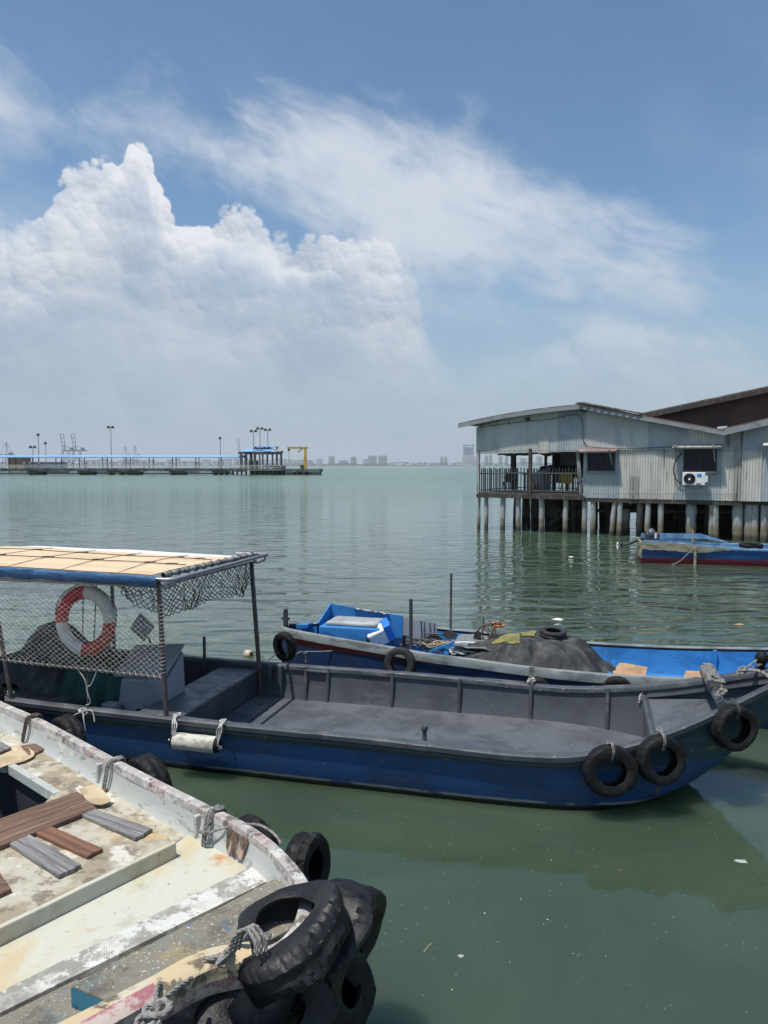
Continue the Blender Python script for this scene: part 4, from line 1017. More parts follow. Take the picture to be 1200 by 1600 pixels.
# ribs of the bulwark, each its own part
def rib(s, sd, top=0.0, r_=.022):
    bb, z = bz1(s); y0 = bb-.065; b = MB()
    b.tube([(s, sd*(y0-.035), DZ-.01), (s, sd*(y0-.018), (DZ+z)/2), (s, sd*(y0+.0), z-.01+top)], r_, 10); b.lathe([(r_, -.004), (r_*1.1, .002), (r_*.7, .010), (.001, .012)], (s, sd*y0, z-.01+top), n=10)
    b.build('rib', M_cap, boat1)
far_ribs = [B1.onplane(px, 1050, .97)[0] for px in (478, 512, 613, 718, 830, 950)]
for s in far_ribs: rib(s, 1)
for s in far_ribs: rib(s, -1)
rib(-3.2, 1); rib(-2.5, 1)
bb = bz1(far_ribs[0])[0]-.065
b = MB(); b.tube([(far_ribs[0], bb-.01, .455), (far_ribs[1], bb-.01, .45)], .02, 8); b.build('cross_bar', M_cap, boat1)
b = MB(); s_ = far_ribs[0]-.30; b.box((s_, bz1(s_)[0]-.1, DZ+.19), (.05, .06, .38)); b.box((s_-.13, bz1(s_)[0]-.1, DZ+.19), (.05, .06, .36)); b.build('pole_socket', M_wall, boat1, bevel=.008)
# bench
b = MB(); b.box((-2.0, .06, DZ+.145), (.44, 1.82, .29)); b.build('bench', M_wall, boat1, bevel=.02)
b = MB(); b.box((-2.0, .06, DZ+.305), (.48, 1.86, .03)); b.build('bench_top', M_deck, boat1, bevel=.012)
# bow deck
bowdeck_z = lambda s: .50+(s-2.5)*.22
b = MB(); rows = []
for i in range(25):
    s = 2.5+1.22*i/24; y = max(.004, bz1(s)[0]-.055); rows.append([Vector((s, y*(2*j/8-1), bowdeck_z(s)+.01*math.sin(j*2+i*.4)*.3)) for j in range(9)])
b.grid(rows); b.build('bow_deck', M_deck, boat1)
b = MB(); y = bz1(2.5)[0]-.065; b.box((2.49, 0, (DZ+.50)/2), (.045, 2*y, .50-DZ+.02)); b.build('bow_bulkhead', M_wall, boat1, bevel=.008)
b = MB(); b.tube([(2.47, -y-.0, .515), (2.47, y, .515)], .028, 8); b.build('bulkhead_rail', M_cap, boat1)
b = MB(); q0 = bz1(3.02); b.tube([(3.0, -q0[0]-.0, q0[1]+.015), (3.0, q0[0]-.03, q0[1]+.015)], [.042, .038], 10); b.build('mooring_beam', M_cap, boat1)
SP = None
for s_ in np.linspace(2.9, 3.8, 91):
    bb_, zz_ = bz1(s_); w_ = B1.w(s_, bb_-.02, zz_)-Vector((0, 0, EYE)); px_ = 600+FPX*w_.x/(w_.y*math.cos(PITCH)-w_.z*math.sin(PITCH))
    if px_ > 1188: SP = (s_, bb_-.02, zz_); break
b = MB(); b.tube([(SP[0], SP[1], SP[2]-.05), (SP[0]+.01, SP[1], SP[2]+.07)], [.03, .035], 8); b.lathe([(.001, -.05), (.04, -.045), (.06, -.01), (.055, .03), (.03, .06), (.001, .065)], (SP[0]+.01, SP[1], SP[2]+.10), n=12); b.build('stem_post', M_tyre, boat1)
# small bollard on deck
q = B1.Pl(660, 1158, .14); b = MB(); b.lathe([(.001, 0), (.035, 0), (.03, .02), (.022, .05), (.022, .12), (.03, .135), (.034, .155), (.028, .175), (.001, .18)], (.42, -.06, DZ), n=14); b.build('bollard', M_cap, boat1)
# plank step at floor near bench
b = MB(); b.box((-1.62, .1, DZ+.012), (.30, 1.7, .02)); b.build('floor_hatch', M_deck, boat1, bevel=.005)
# aft deck panels
b = MB(); b.box((-3.9, -.1, .36), (1.3, 1.6, .04)); b.box((-3.25, -.1, .24), (.04, 1.6, .24)); b.build('stern_platform', M_deck, boat1, bevel=.006)

# ---- canopy (parts of the boat)
M_pole = mat('rusty_dark_pole', (.085, .075, .07), [dict(col=(.15, .09, .06), s=14, st=(1, 1, .4), lo=.5, hi=.62, a=.8), dict(col=(.24, .24, .24), s=18, lo=.6, hi=.68, a=.5)], rough=.6, metal=.2, bump=[(60, .001, I3)])
M_tube = mat('grey_galvanised_tube', (.30, .31, .33), [dict(col=(.15, .13, .12), s=20, lo=.55, hi=.66, a=.7)], rough=.45, metal=.5)
M_canvas = mat('tan_canvas_roof', (.64, .49, .33), [dict(col=(.54, .39, .24), s=2.2, st=(.6, 2, 1), lo=.42, hi=.62, a=.8), dict(col=(.68, .56, .40), s=6, lo=.58, hi=.7, a=.5)], rough=.85, bump=[(3, .02, (1, 1.6, 1)), (60, .0008, I3)])
M_sheetw = mat('white_vinyl_sheet', (.72, .73, .74), [dict(col=(.55, .55, .53), s=4, lo=.55, hi=.7, a=.5)], rough=.5, bump=[(5, .01, I3)])
M_tarpb = mat('blue_tarpaulin', (.022, .085, .20), [dict(col=(.05, .13, .27), s=5, st=(.6, 1, 2), lo=.5, hi=.65, a=.8), dict(col=(.012, .04, .10), s=3, lo=.5, hi=.65, a=.6), dict(col=(.3, .36, .42), s=9, st=(.3, 1, 3), lo=.66, hi=.72, a=.5)], rough=.45, bump=[(6, .02, (.5, 1, 1)), (22, .005, I3)])
M_roll = mat('dull_rolled_sheet', (.30, .30, .30), [dict(col=(.10, .10, .10), s=9, st=(1, 2, 1), lo=.45, hi=.6), dict(col=(.5, .5, .48), s=14, lo=.6, hi=.7)], rough=.7, bump=[(20, .006, I3)])
cz = lambda x, y: 1.765-.030*y+.02*(1-(y/1.05)**2)+.012*mnoise.noise(Vector((x*1.4, y*1.4, 0)))-(x+1.8)*.016
XR, XL = -1.90, -4.9
def roof_patch(y0, y1, off, m, name, x0=XL, x1=XR, jag=.0):
    b = MB(); rows = []
    for i in range(61):
        x = x0+(x1-x0)*i/60; j_ = jag*mnoise.noise(Vector((x*1.7, y1, 3)))
        rows.append([Vector((x, y0+(y1+j_-y0)*k/16, cz(x, y0+(y1-y0)*k/16)+off)) for k in range(17)])
    b.grid(rows); b.grid([[v+Vector((0, 0, -.006)) for v in r_] for r_ in rows]); return b.build(name, m, boat1)
roof_patch(-1.04, .62, .012, M_canvas, 'canvas_roof', jag=.05); roof_patch(.5, 1.12, .0, M_sheetw, 'white_roof_sheet')
# seams and lashings over the canvas
b = MB()
for x in (-2.35, -2.95, -3.55, -4.15): rope(b, [(x+.10, -1.06, cz(x, -1.04)+.01), (x+.02, -.55, cz(x, -.5)+.020), (x-.04, -.1, cz(x, 0)+.021), (x-.10, .6, cz(x, .6)+.021)], .003, 1, sub=4)
rope(b, [(x, -.35+.012*math.sin(x*9), cz(x, -.35)+.019) for x in np.linspace(XL+.1, XR-.05, 14)], .004, 1, sub=3)
rope(b, [(x, .22+.012*math.sin(x*7), cz(x, .22)+.019) for x in np.linspace(XL+.1, XR-.05, 14)], .004, 1, sub=3)
for x in (-2.35, -2.95, -3.55, -4.15, -2.1):
    for y in (-.35, .22): 
        for k in range(2): b.tube([(x-.06, y+.01*k-.02, cz(x, y)+.024), (x, y+.012, cz(x, y)+.026), (x+.05, y+.03, cz(x, y)+.022)], .0045, 5)
b.build('roof_lashing', M_roped, boat1)
# blue tarp roll on the near edge
b = MB(); rows = []
for i in range(90):
    x = XL+(XR+.06-XL)*i/89; rg = []
    for k in range(13):
        a = -.5+4.0*k/12; rr = .034+.008*mnoise.noise(Vector((x*5, k*.6, 4)))
        rg.append(Vector((x, -1.055-rr*math.sin(a)*.75, cz(x, -1.03)-.035+rr*1.05*math.cos(a)*1.1-(.02 if k > 8 else 0)+.006*mnoise.noise(Vector((x*3, k, 1))))))
    rows.append(rg)
b.grid(rows); b.build('blue_tarp_edge', M_tarpb, boat1)
# frame tubes
b = MB()
xe = XR+.03
b.tube([(XL, -1.0, 1.715), (xe+.12, -1.0, 1.695)], .016, 8)
b.tube([(XL, 1.02, 1.69), (xe+.1, 1.02, 1.68)], .018, 8)
b.tube([(xe, -1.0, 1.70), (xe, 1.02, 1.68)], .018, 8)
b.build('lower_frame', M_tube, boat1)
b = MB(); b.tube([(XR-.3, -1.02, 1.765), (XR+.15, -1.02, 1.765), (XR+.21, -.98, 1.77), (XR+.21, 1.05, 1.765), (XR+.17, 1.10, 1.765), (XR-.2, 1.10, 1.76)], .019, 10)
for sy, z_ in ((-.98, 1.70), (1.03, 1.69)): b.tube([(XR+.20, sy, z_+.07), (XR+.19, sy, z_+.02), (XR+.13, sy, z_-.005), (XR+.03, sy, z_)], .016, 8)
b.build('front_frame', M_tube, boat1)
b = MB(); rows = []
for i in range(50):
    y = -.95+2.02*i/49; rr = .024+.004*math.sin(i*1.4); rows.append([Vector((XR+.06+rr*math.cos(a), y, 1.795-.03*(y+.95)/2+rr*math.sin(a))) for a in [2*math.pi*k/10 for k in range(10)]])
b.grid(rows, closeu=True); b.build('rolled_front_edge', M_roll, boat1)
b = MB()
for i in range(12):
    y = -.85+1.8*i/11; z_ = 1.795-.03*(y+.95)/2; b.tube([Vector((XR+.06+.031*math.cos(a), y+.02*math.sin(a*.5), z_+.031*math.sin(a))) for a in [2*math.pi*k/10 for k in range(10)]], .005, 4, True)
b.build('edge_lashing', M_roped, boat1)
b = MB()
def pole(a, b2, r_=.022, m=M_pole, name='canopy_pole'):
    b = MB(); a, b2 = Vector(a), Vector(b2); n = 24
    b.tube([a.lerp(b2, i/n) for i in range(n+1)], [r_*(1+.12*mnoise.noise(Vector((i*.8, a.x, 0)))) for i in range(n+1)], 10); b.build(name, m, boat1)
pole((-1.80, -1.0, .49), (-1.86, -1.0, 1.76)); pole((-1.74, .965, .13), (-1.88, 1.03, 1.70), .026)
q0 = B1.onplane(17, 1085, -1.0); q1 = B1.onplane(-8, 945, -1.0); d_ = (q1-q0)/(q1.z-q0.z); pole(q0+d_*(.50-q0.z), q0+d_*(1.74-q0.z))
pole((-4.6, -.92, .5), (-4.65, -1, 1.76)); pole((-3.7, .99, .5), (-3.75, 1.03, 1.76)); pole((-2.45, .94, .15), (-2.45, .94, .78), .018); 
# ---- side net
NX0, NX1 = -4.85, -1.83
ntop = lambda x: 1.69+.0*x; nbot = lambda x: .86+(x+1.83)*-.03
M_net = mat('pale_net_cord', (.62, .62, .58), [dict(col=(.35, .35, .33), s=20, lo=.5, hi=.6)], rough=.7)
M_netd = mat('dark_net_cord', (.035, .035, .035), rough=.8)
def net(p00, du, dv, nu, nv, r_, m, name, sag=.02, jit=.006, bottom=None, label=None, seed=0, drop=None):
    """diamond mesh: rows of zigzag strands; p00 = function (u 0..1, v 0..1)->point"""
    b = MB()
    for j in range(nv):
        pts = []
        for i in range(nu+1):
            vv = j+((i+j) % 2); u = i/nu; v = vv/nv
            jx = jit*mnoise.noise(Vector((i*1.3, vv*1.7, seed))); jz = jit*mnoise.noise(Vector((i*1.3, vv*1.7, seed+9)))
            p = p00(u, v)+Vector((jx, jit*mnoise.noise(Vector((i*.3, vv*.3, 5+seed)))*4, jz)); 
            if pts: mid = pts[-1].lerp(p, .5); mid.z -= sag*abs(p.x-pts[-1].x)+sag*abs(p.y-pts[-1].y)*.5; pts.append(mid)
            pts.append(p)
        b.tube(pts, r_, 4, caps=False)
    return b
M_cord = mat('net_border_cord', (.10, .10, .10), rough=.8)
ne = empty('side_net', 'pale diamond netting laced under the near side of the canopy', 'net', None, B1.o, B1.a)
fp = lambda u, v: Vector((NX0+(NX1-NX0)*u, -1.005+.03*math.sin(u*9)*math.sin(v*3), ntop(0)+(nbot(NX0+(NX1-NX0)*u)-ntop(0))*(v**1.03)))
net(fp, 0, 0, 92, 34, .0013, M_net, 'mesh', sag=.10).build('mesh', M_net, ne)
b = MB(); rope(b, [fp(u, 0) for u in np.linspace(0, 1, 24)], .004, 1, sub=3)
for i in range(60):
    x = NX0+(NX1-NX0)*i/60; b.tube([(x, -1.005, 1.69), (x+.02, -1.01, 1.725), (x+.035, -1.0, 1.692)], .003, 4)
b.build('top_lacing', M_cord, ne)
b = MB(); b.tube([fp(u, 1)+Vector((0, 0, -.004)) for u in np.linspace(0, 1, 20)], .009, 8); b.build('bottom_rod', M_pole, ne)
b = MB(); b.tube([fp(t, 1)+Vector((0, .015*math.cos(t*300), .015*math.sin(t*300)-.004)) for t in np.linspace(0, 1, 520)], .0024, 4); b.build('rod_lacing', M_ropew, ne)
b = MB(); b.tube([Vector((NX1+.006+.026*math.cos(a_*.9), -1.0+.026*math.sin(a_*.9), .88+.8*a_/160)) for a_ in np.linspace(0, 160, 640)], .0022, 4); b.build('pole_lacing', M_ropew, ne)
ne = empty('front_net', 'dark diamond netting drooping from the front rail of the canopy', 'net', None, B1.o, B1.a)
dr = lambda u: .30+.07*mnoise.noise(Vector((u*4, 1, 2)))+(.10 if .72 < u < .96 else 0)*math.sin((u-.72)/.24*math.pi)
fp2 = lambda u, v: Vector((xe+.03+.05*math.sin(u*11)*v, -.98+2.0*u, 1.70-.01*u-dr(u)*v))
net(fp2, 0, 0, 56, 12, .0046, M_netd, 'mesh', sag=.02, jit=.014).build('mesh', M_netd, ne)
b = MB(); rows = lambda k: [Vector((xe-.25*u-.05, -.98+.03*k, 1.70-.22*math.sin(min(u*2.4, 1)*1.57)*(1-u*.6)-.02*k)) for u in np.linspace(0, 1, 12)]
fp3 = lambda u, v: Vector((xe-.42*u, -.97+.02*math.sin(u*9), 1.70-v*(.26*math.sqrt(max(0.001, 1-(u*1.1-.2)**2))*(1-u*.35))))
net(fp3, 0, 0, 16, 9, .0046, M_netd, 'mesh', sag=.02, jit=.02, seed=3).build('folded_corner', M_netd, ne)

# ---- lifebuoy
M_lr = mat('red_lifebuoy', (.45, .022, .018), [dict(col=(.30, .02, .02), s=6, lo=.5, hi=.65)], rough=.6)
M_lw = mat('white_lifebuoy', (.58, .57, .53), [dict(col=(.40, .38, .33), s=6, lo=.5, hi=.65, a=.7)], rough=.6)
q = B1.onplane(134, 970, -.72); lb = empty('lifebuoy', 'red and white lifebuoy hanging inside the net', 'lifebuoy', None, B1.w(q.x, -.72, q.z)); lb.rotation_euler = (R(90), R(4), B1.a+R(6))
def ringseg(a0, a1, Rr=.272, r_=.066, n=22, flat=.8):
    b = MB(); rows = []
    for i in range(n+1):
        a = a0+(a1-a0)*i/n; rows.append([Vector(((Rr+r_*math.cos(t))*math.cos(a)*.93, (Rr+r_*math.cos(t))*math.sin(a)*1.04, r_*flat*math.sin(t))) for t in [2*math.pi*k/14 for k in range(14)]])
    b.grid(rows, closeu=True); return b
for a0, a1, m_ in ((R(93), R(187), M_lr), (R(-93), R(3), M_lr), (R(3), R(93), M_lw), (R(187), R(267), M_lw)): ringseg(a0, a1).build('red_band' if m_ is M_lr else 'white_band', m_, lb)
b = MB()
for k in range(4):
    a0 = R(45+90*k); rope(b, [Vector((.35*math.cos(a0+t)*.93*(1.0+.03*math.cos(4*t)), .352*math.sin(a0+t)*1.04, .02*math.sin(t*4))) for t in np.linspace(0, math.pi/2, 6)], .006, 1, sub=3)
b.build('grab_line', M_roped, lb)
b = MB()
for dx, x2 in ((-.03, -.10), (.12, .02)): b.tube([B1.w(q.x+dx, -.70, 1.70), B1.w(q.x+(dx+x2)/2, -.68, 1.2), B1.w(q.x+x2, -.66, .8)], .006, 5)
tag(b.build('hanging_cord', M_roped), 'two thin dark cords hanging through the lifebuoy ring', 'cord')

# ---- engine under a black tarp, other cargo in the stern
def heap(cx, cy, w, d, hs, z0, name, m, label, cat, frame, seed=0, n=90, folds=.03, fr=6, skirt=.0, pw=.6):
    """draped cloth: hs = list of (x, y, height, sx, sy) humps"""
    b = MB(); rows = []
    for i in range(n+1):
        rg = []
        for j in range(n+1):
            u, v = 2*i/n-1, 2*j/n-1; rr = math.sqrt(u*u+v*v); 
            k = max(abs(u), abs(v)); 
            if rr > 0: u2, v2 = u*k/rr, v*k/rr
            else: u2 = v2 = 0
            ang = math.atan2(v2, u2); edge = 1+.07*math.sin(ang*5+seed)+.05*math.sin(ang*11+seed*2)
            x, y = cx+u2*w*edge, cy+v2*d*edge; h = 0
            for hx, hy, hh, sx, sy in hs: h = max(h, hh*math.exp(-(((x-hx)/sx)**4+((y-hy)/sy)**4)**pw))+.15*min(h, hh*math.exp(-((x-hx)/sx)**2-((y-hy)/sy)**2))
            rad = min(1, k); amp = folds*(.3+rad)
            f_ = abs(mnoise.noise(Vector((x*fr*.45, y*fr*.45, seed))))*2-.5
            f2 = (1-abs(math.sin(ang*fr*1.3+2.5*mnoise.noise(Vector((x*1.6, y*1.6, seed+4))))))**2*rad*1.6
            h = h*(1-max(0, rad-.75)*1.2)+amp*(f_+f2)*min(1, h*3+.1)+mnoise.noise(Vector((x*14, y*14, seed+1)))*folds*.18
            rg.append(Vector((x, y, max(z0+.005*(j % 2), z0+h))))
        rows.append(rg)
    b.grid(rows); o = b.build(name, m); o.location = frame.o; o.rotation_euler.z = frame.a; return tag(o, label, cat)
M_tarpk = mat('black_tarpaulin', (.022, .024, .026), [dict(col=(.06, .064, .068), s=5, lo=.48, hi=.66, a=.8), dict(col=(.09, .09, .088), s=12, st=(1, 1, .5), lo=.60, hi=.7, a=.6)], rough=.55, rough2=.75, bump=[(9, .012, I3), (30, .003, I3)])
hx = B1.onplane(85, 1020, .1).x; hx2 = B1.onplane(190, 1040, .1).x
heap((hx+hx2)/2-.05, .12, .98, .62, [(hx, .1, .72, .42, .42), (hx+.45, .1, .50, .45, .4), (hx2+.1, .1, .44, .4, .4)], .30, 'tarpaulin_cover', M_tarpk, 'black tarpaulin draped over the engine behind the net', 'tarpaulin', B1, 2)
M_green = mat('dark_green_tarp', (.012, .085, .070), [dict(col=(.008, .05, .042), s=4, st=(2, 2, .5), lo=.45, hi=.62)], rough=.7, bump=[(7, .015, (2, 2, .4))])
gx0 = B1.onplane(86, 1100, -.42).x; gx1 = B1.onplane(205, 1100, -.42).x
b = MB(); rows = []
for i in range(60):
    t = i/59; x = gx0+(gx1-gx0)*t; fo = .03*math.sin(t*34)+.03*mnoise.noise(Vector((t*9, 0, 1)))
    xt = x+(.10 if t < .3 else 0)*(1-t/.3)
    rows.append([Vector((xt, .25, .66)), Vector((xt, -.22, .67)), Vector((xt, -.34, .63)), Vector((x, -.40+fo*.5, .4)), Vector((x, -.43+fo, DZ+.02))])
b.grid(rows); b.box(((gx0+gx1)/2, -.02, .38), (gx1-gx0-.2, .5, .5)); o = b.build('green_cover', M_green); o.location = B1.o; o.rotation_euler.z = B1.a; tag(o, 'dark green cloth cover over a box below the net', 'cover')
# grey steering console
M_cons = mat('grey_console_paint', (.30, .315, .335), [dict(col=(.20, .21, .22), s=3, lo=.5, hi=.65, a=.6)], rough=.5)
cx0 = B1.onplane(186, 1085, -.35).x; cx1 = B1.onplane(268, 1085, -.35).x
con = empty('steering_console', 'pale grey steering console with a sloping top next to the bench', 'console', None, B1.w((cx0+cx1)/2, 0, DZ), B1.a); w = (cx1-cx0)/2
b = MB(); b.add([Vector(v) for v in ((-w, -.42, 0), (w, -.42, 0), (w, -.05, 0), (-w, -.05, 0), (-w*.75, -.42, .50), (w, -.42, .52), (w*.9, -.05, .74), (-w*.75, -.05, .64))], [(0, 1, 5, 4), (1, 2, 6, 5), (2, 3, 7, 6), (3, 0, 4, 7), (4, 5, 6, 7)]); b.build('cabinet', M_cons, con, bevel=.01)
b = MB(); b.box((-.02, -.22, .665), (w*2.0, .46, .025), Matrix.Rotation(R(30), 3, 'X') @ Matrix.Rotation(R(-6), 3, 'Y')); b.build('sloping_top', M_cons, con, bevel=.006)
b = MB(); ry = Matrix.Rotation(R(90), 3, 'X') @ Matrix.Rotation(R(20), 3, 'Y'); b.lathe([(.035, 0), (.05, 0), (.05, .12), (.035, .12)], (0, -.41, .22), ry, 16, closed=True); b.build('outlet_pipe', M_cons, con)
b = MB(); b.box((-w*.95, -.50, .14), (.16, .12, .28)); b.build('side_box', M_cons, con, bevel=.01)
q = B1.onplane(222, 980, .05); e = empty('mirror_board', 'square grey board set on its corner on a short stick above the console', 'board', None, B1.w(q.x, .05, q.z)); e.rotation_euler = (0, 0, B1.a)
b = MB(); b.box((0, 0, 0), (.22, .02, .22), Matrix.Rotation(R(38), 3, 'Y')); b.build('board', M_cons, e, bevel=.006)
b = MB(); b.tube([(.07, .01, -.1), (.12, .02, -.3), (.14, .03, -.42)], .012, 6); b.build('stick', M_black, e)
# white jerrycan
q = B1.Pl(192, 1108, .16); e = empty('jerrycan', 'white plastic jerrycan on the floor by the console', 'jerrycan', None, B1.w(q.x, q.y+.1, DZ), B1.a)
b = MB(); b.box((0, 0, .13), (.17, .13, .26)); b.build('body', M_whitep, e, bevel=.025, seg=3)
b = MB(); b.lathe([(.001, .30), (.028, .30), (.028, .26), (.02, .25)], (.04, 0, 0), n=12); b.build('cap', M_lr, e)
b = MB(); b.tube([(-.05, 0, .255), (-.05, 0, .30), (.01, 0, .30)], .012, 6); b.build('handle', M_whitep, e)
q = B1.Pl(119, 1100, .25); b = MB(); b.lathe([(.001, 0), (.03, 0), (.03, .1), (.012, .13), (.012, .16), (.03, .19), (.025, .22), (.001, .23)], n=12); o = b.build('gear_knob', M_cons); o.location = B1.w(q.x, q.y, .34); tag(o, 'small pale round-headed knob left of the green cloth', 'knob')
# short upright stick with lashing under the net
b = MB(); q = B1.onplane(138, 1098, -.98); b.tube([(0, 0, .45), (0, 0, .90)], .013, 8); o = b.build('net_prop', M_pole); o.location = B1.w(q.x, -.98, 0); tag(o, 'thin upright prop between gunwale and the rod of the net', 'prop')
b = MB(); rope(b, [B1.w(q.x-.10, -1.0, .88), B1.w(q.x-.02, -1.0, .78), B1.w(q.x+.01, -1.0, .66), B1.w(q.x+.03, -.99, .56), B1.w(q.x-.02, -.99, .53)], .005); rope(b, [B1.w(q.x+.12, -1.0, .88), B1.w(q.x+.05, -1, .74), B1.w(q.x, -1, .70), B1.w(q.x+.02, -1, .6)], .005)
tag(b.build('tie_rope', M_ropew), 'pale rope tied around the prop under the net', 'rope')
def knot(pts_frame, center, size, k, seed, r_, m, label, tails=(), flat=1.0, name='rope_knot'):
    b = MB(); rope(b, tangle(center, size, k, seed, flat), r_, sub=5)
    for t_ in tails: rope(b, t_, r_*.85)
    return tag(b.build(name, m), label, 'rope')
def on_rail(px, py, z=.51): return P(px, py, z)
c = on_rail(130, 1112, .52); knot(None, c, .045, 10, 4, .006, M_ropew, 'pale rope knot with loose ends on the rail below the net', [[c, c+Vector((-.08, -.06, -.03)), c+Vector((-.13, -.08, -.16))], [c, c+Vector((.03, -.07, -.05)), c+Vector((.05, -.08, -.15))], [c, c+Vector((.09, -.03, .02)), c+Vector((.13, -.07, -.07))]])
# fender cylinder with its two ropes
fq0 = B1.onplane(268, 1160, -1.13); fq1 = B1.onplane(344, 1161, -1.13); L = (fq1-fq0).length
fe = empty('boat_fender', 'scuffed white cylinder fender with black ends hanging on the blue hull', 'fender', None, B1.w(*((fq0+fq1)/2)), B1.a)
rx = Matrix.Rotation(R(90), 3, 'Y'); rf_ = .073
b = MB(); b.lathe([(rf_, -L*.42)]+[(rf_*(1+.02*math.sin(i)), -L*.42+L*.84*i/12) for i in range(13)]+[(rf_, L*.42)], (0, 0, 0), rx, 28); b.build('cylinder', mat('scuffed_white_foam', (.52, .51, .45), [dict(col=(.30, .29, .24), s=8, st=(1, 2, 2), lo=.48, hi=.62), dict(col=(.12, .11, .1), s=30, lo=.66, hi=.7, a=.7)], rough=.8, bump=[(20, .004, I3)]), fe)
for s_ in (-1, 1):
    b = MB(); b.lathe([(rf_*.98, s_*L*.415), (rf_*1.0, s_*L*.42), (rf_*.85, s_*L*.47), (rf_*.4, s_*L*.50), (.001, s_*L*.505)], (0, 0, 0), rx, 24); b.build('end_cap', M_tyre, fe)
for s_, px, lab in ((-1, 277, 'pale rope from the canopy pole foot down to the left end of the fender'), (1, 349, 'pale rope from the rail down to the right end of the fender')):
    b = MB(); e0 = B1.w((fq0 if s_ < 0 else fq1).x+s_*-.02, -1.14, fq0.z); t0 = P(px, 1118 if s_ < 0 else 1128, .52)
    for k in range(3): rope(b, [t0+Vector((.02*k-.02, .01*k, .02)), t0+Vector((-.02+.01*k, -.07, -.01)), e0+Vector((.02*k, -.01, .16)), e0+Vector((.01*k-.01, -.02*k, .05)), e0+Vector((0, 0, -.03))], .006)
    rope(b, tangle(t0, .035, 7, 3+s_), .006); rope(b, tangle(e0+Vector((0, 0, .02)), .04, 8, 7+s_), .007)
    tag(b.build('fender_rope', M_ropew), lab, 'rope')
# hull tyres at the bow
for px, py, Ro, lab, sq in ((953, 1204, .205, 'leftmost of three black tyres hanging at the bow of the blue boat', .03), (1032, 1187, .195, 'middle of three black tyres hanging at the bow of the blue boat', .02), (1147, 1137, .185, 'rightmost and highest of three black tyres at the bow of the blue boat', .03)):
    # walk outwards from the hull side
    best = None
    for yy in np.linspace(-.05, -1.15, 111):
        p = B1.onplane(px, py, yy); bb = bz1(min(p.x, 3.8))[0]+.085
        if abs(-yy-bb) < (best[0] if best else 9): best = (abs(-yy-bb), p, yy)
    p = best[1]; s_ = p.x; db = (bz1(min(s_+.1, 3.8))[0]-bz1(s_-.1)[0])/.2
    ax = B1.u*(-db)*-1*-1+(-B1.v); ax = (B1.u*(-db)+(-B1.v)); ax.normalize(); ax = (ax*1.0+Vector((0, 0, .10)))
    tyre(B1.w(p.x, p.y, p.z), ax, Ro, .125, .118, lab, 'tyres at the bow of the blue boat', squash=sq, seed=px)
    top = B1.w(p.x, p.y, p.z)+Vector((0, 0, Ro-.03)); b = MB(); bb, zz = bz1(s_); rl = B1.w(s_, -bb+.03, zz+.02)
    for k in range(2): rope(b, [top+Vector((.012*k, -.03, -.08)), top+Vector((.012*k, -.07, .0)), top+Vector((.012*k, -.02, .05)), rl+Vector((.02*k-.02, 0, .012)), rl+Vector((.02*k-.02, .05, -.02))], .0042)
    if px < 1100: rope(b, tangle(rl+Vector((0, -.0, .012)), .028, 7, int(px)), .005)
    tag(b.build('tyre_rope', M_roped if px > 1100 else M_rope), 'thin rope tying the %s bow tyre to the rail' % ('leftmost' if px < 1000 else 'middle' if px < 1100 else 'rightmost'), 'rope')
# lashings at the bow beam and hanging lines
cA = B1.w(3.0, .33, .95); cB = B1.w(3.0, -.12, .93); cC = B1.w(3.0, -.44, .92)
b = MB()
for k in range(9): y_ = .36-.055*k; b.tube([B1.w(3.0+.062*math.cos(a), y_+.01*math.sin(a*2), .90+.008*(y_+.4)+.062*math.sin(a)) for a in [2*math.pi*i/12 for i in range(12)]], .011, 6, True)
rope(b, tangle(cB+Vector((0, 0, .02)), .08, 12, 21, .6), .011); rope(b, tangle(cC, .05, 9, 22), .010); rope(b, tangle(cA, .05, 9, 23), .010)
tag(b.build('bow_lashing', M_rope), 'grey rope wound and knotted around the bow beam', 'rope')
st = B1.w(SP[0], SP[1], SP[2]+.05)
b = MB(); kq = B1.w(3.25, .12, .98); rope(b, tangle(kq, .05, 10, 31), .011)
rope(b, [kq, kq.lerp(st, .5)+Vector((0, 0, -.02)), st+Vector((-.04, -.04, .0)), st+Vector((.04, -.03, .02))], .010); rope(b, [kq, B1.w(3.30, -.02, 1.03), B1.w(3.40, -.10, 1.02), B1.w(3.50, -.26, .90), B1.w(3.53, -.34, .66), B1.w(3.55, -.36, .45)], .013)
rope(b, [kq, kq.lerp(st, .4)+Vector((0, -.04, .05)), kq.lerp(st, .8)+Vector((0, 0, .05)), st+Vector((.0, .03, .04))], .010)
tag(b.build('bow_line', M_rope), 'thick grey rope running from the stem knob and hanging over the bow', 'rope')
b = MB(); q = B1.w(2.47, .76, .58); rope(b, [q+Vector((.12, .05, .03)), q+Vector((.04, 0, .02)), q+Vector((-.04, -.03, -.06)), q+Vector((-.05, -.03, -.13))], .010); rope(b, [q+Vector((.08, .03, .03)), q, q+Vector((-.03, -.04, -.10))], .010)
tag(b.build('rail_rope', M_ropew), 'pale rope loop over the far rail beside the bow deck', 'rope')
q = B1.w(far_ribs[4], .985, .52); b = MB(); rope(b, tangle(q, .045, 12, 41), .008)
tag(b.build('rail_rope', M_ropew), 'pale rope knot around a rib post of the far bulwark', 'rope')
b = MB(); q = B1.w(far_ribs[4], 1.02, .46); b.box((0, 0, .05), (.05, .02, .30)); o = b.build('wooden_wedge', M_plank); o.location = q; tag(o, 'small weathered grey wooden strip standing at the far rail', 'strip')
# knot at the foot of the near left pole
q = P(17, 1083, .56); knot(None, q, .04, 9, 51, .006, M_ropew, 'pale rope knot around the foot of the left canopy pole')
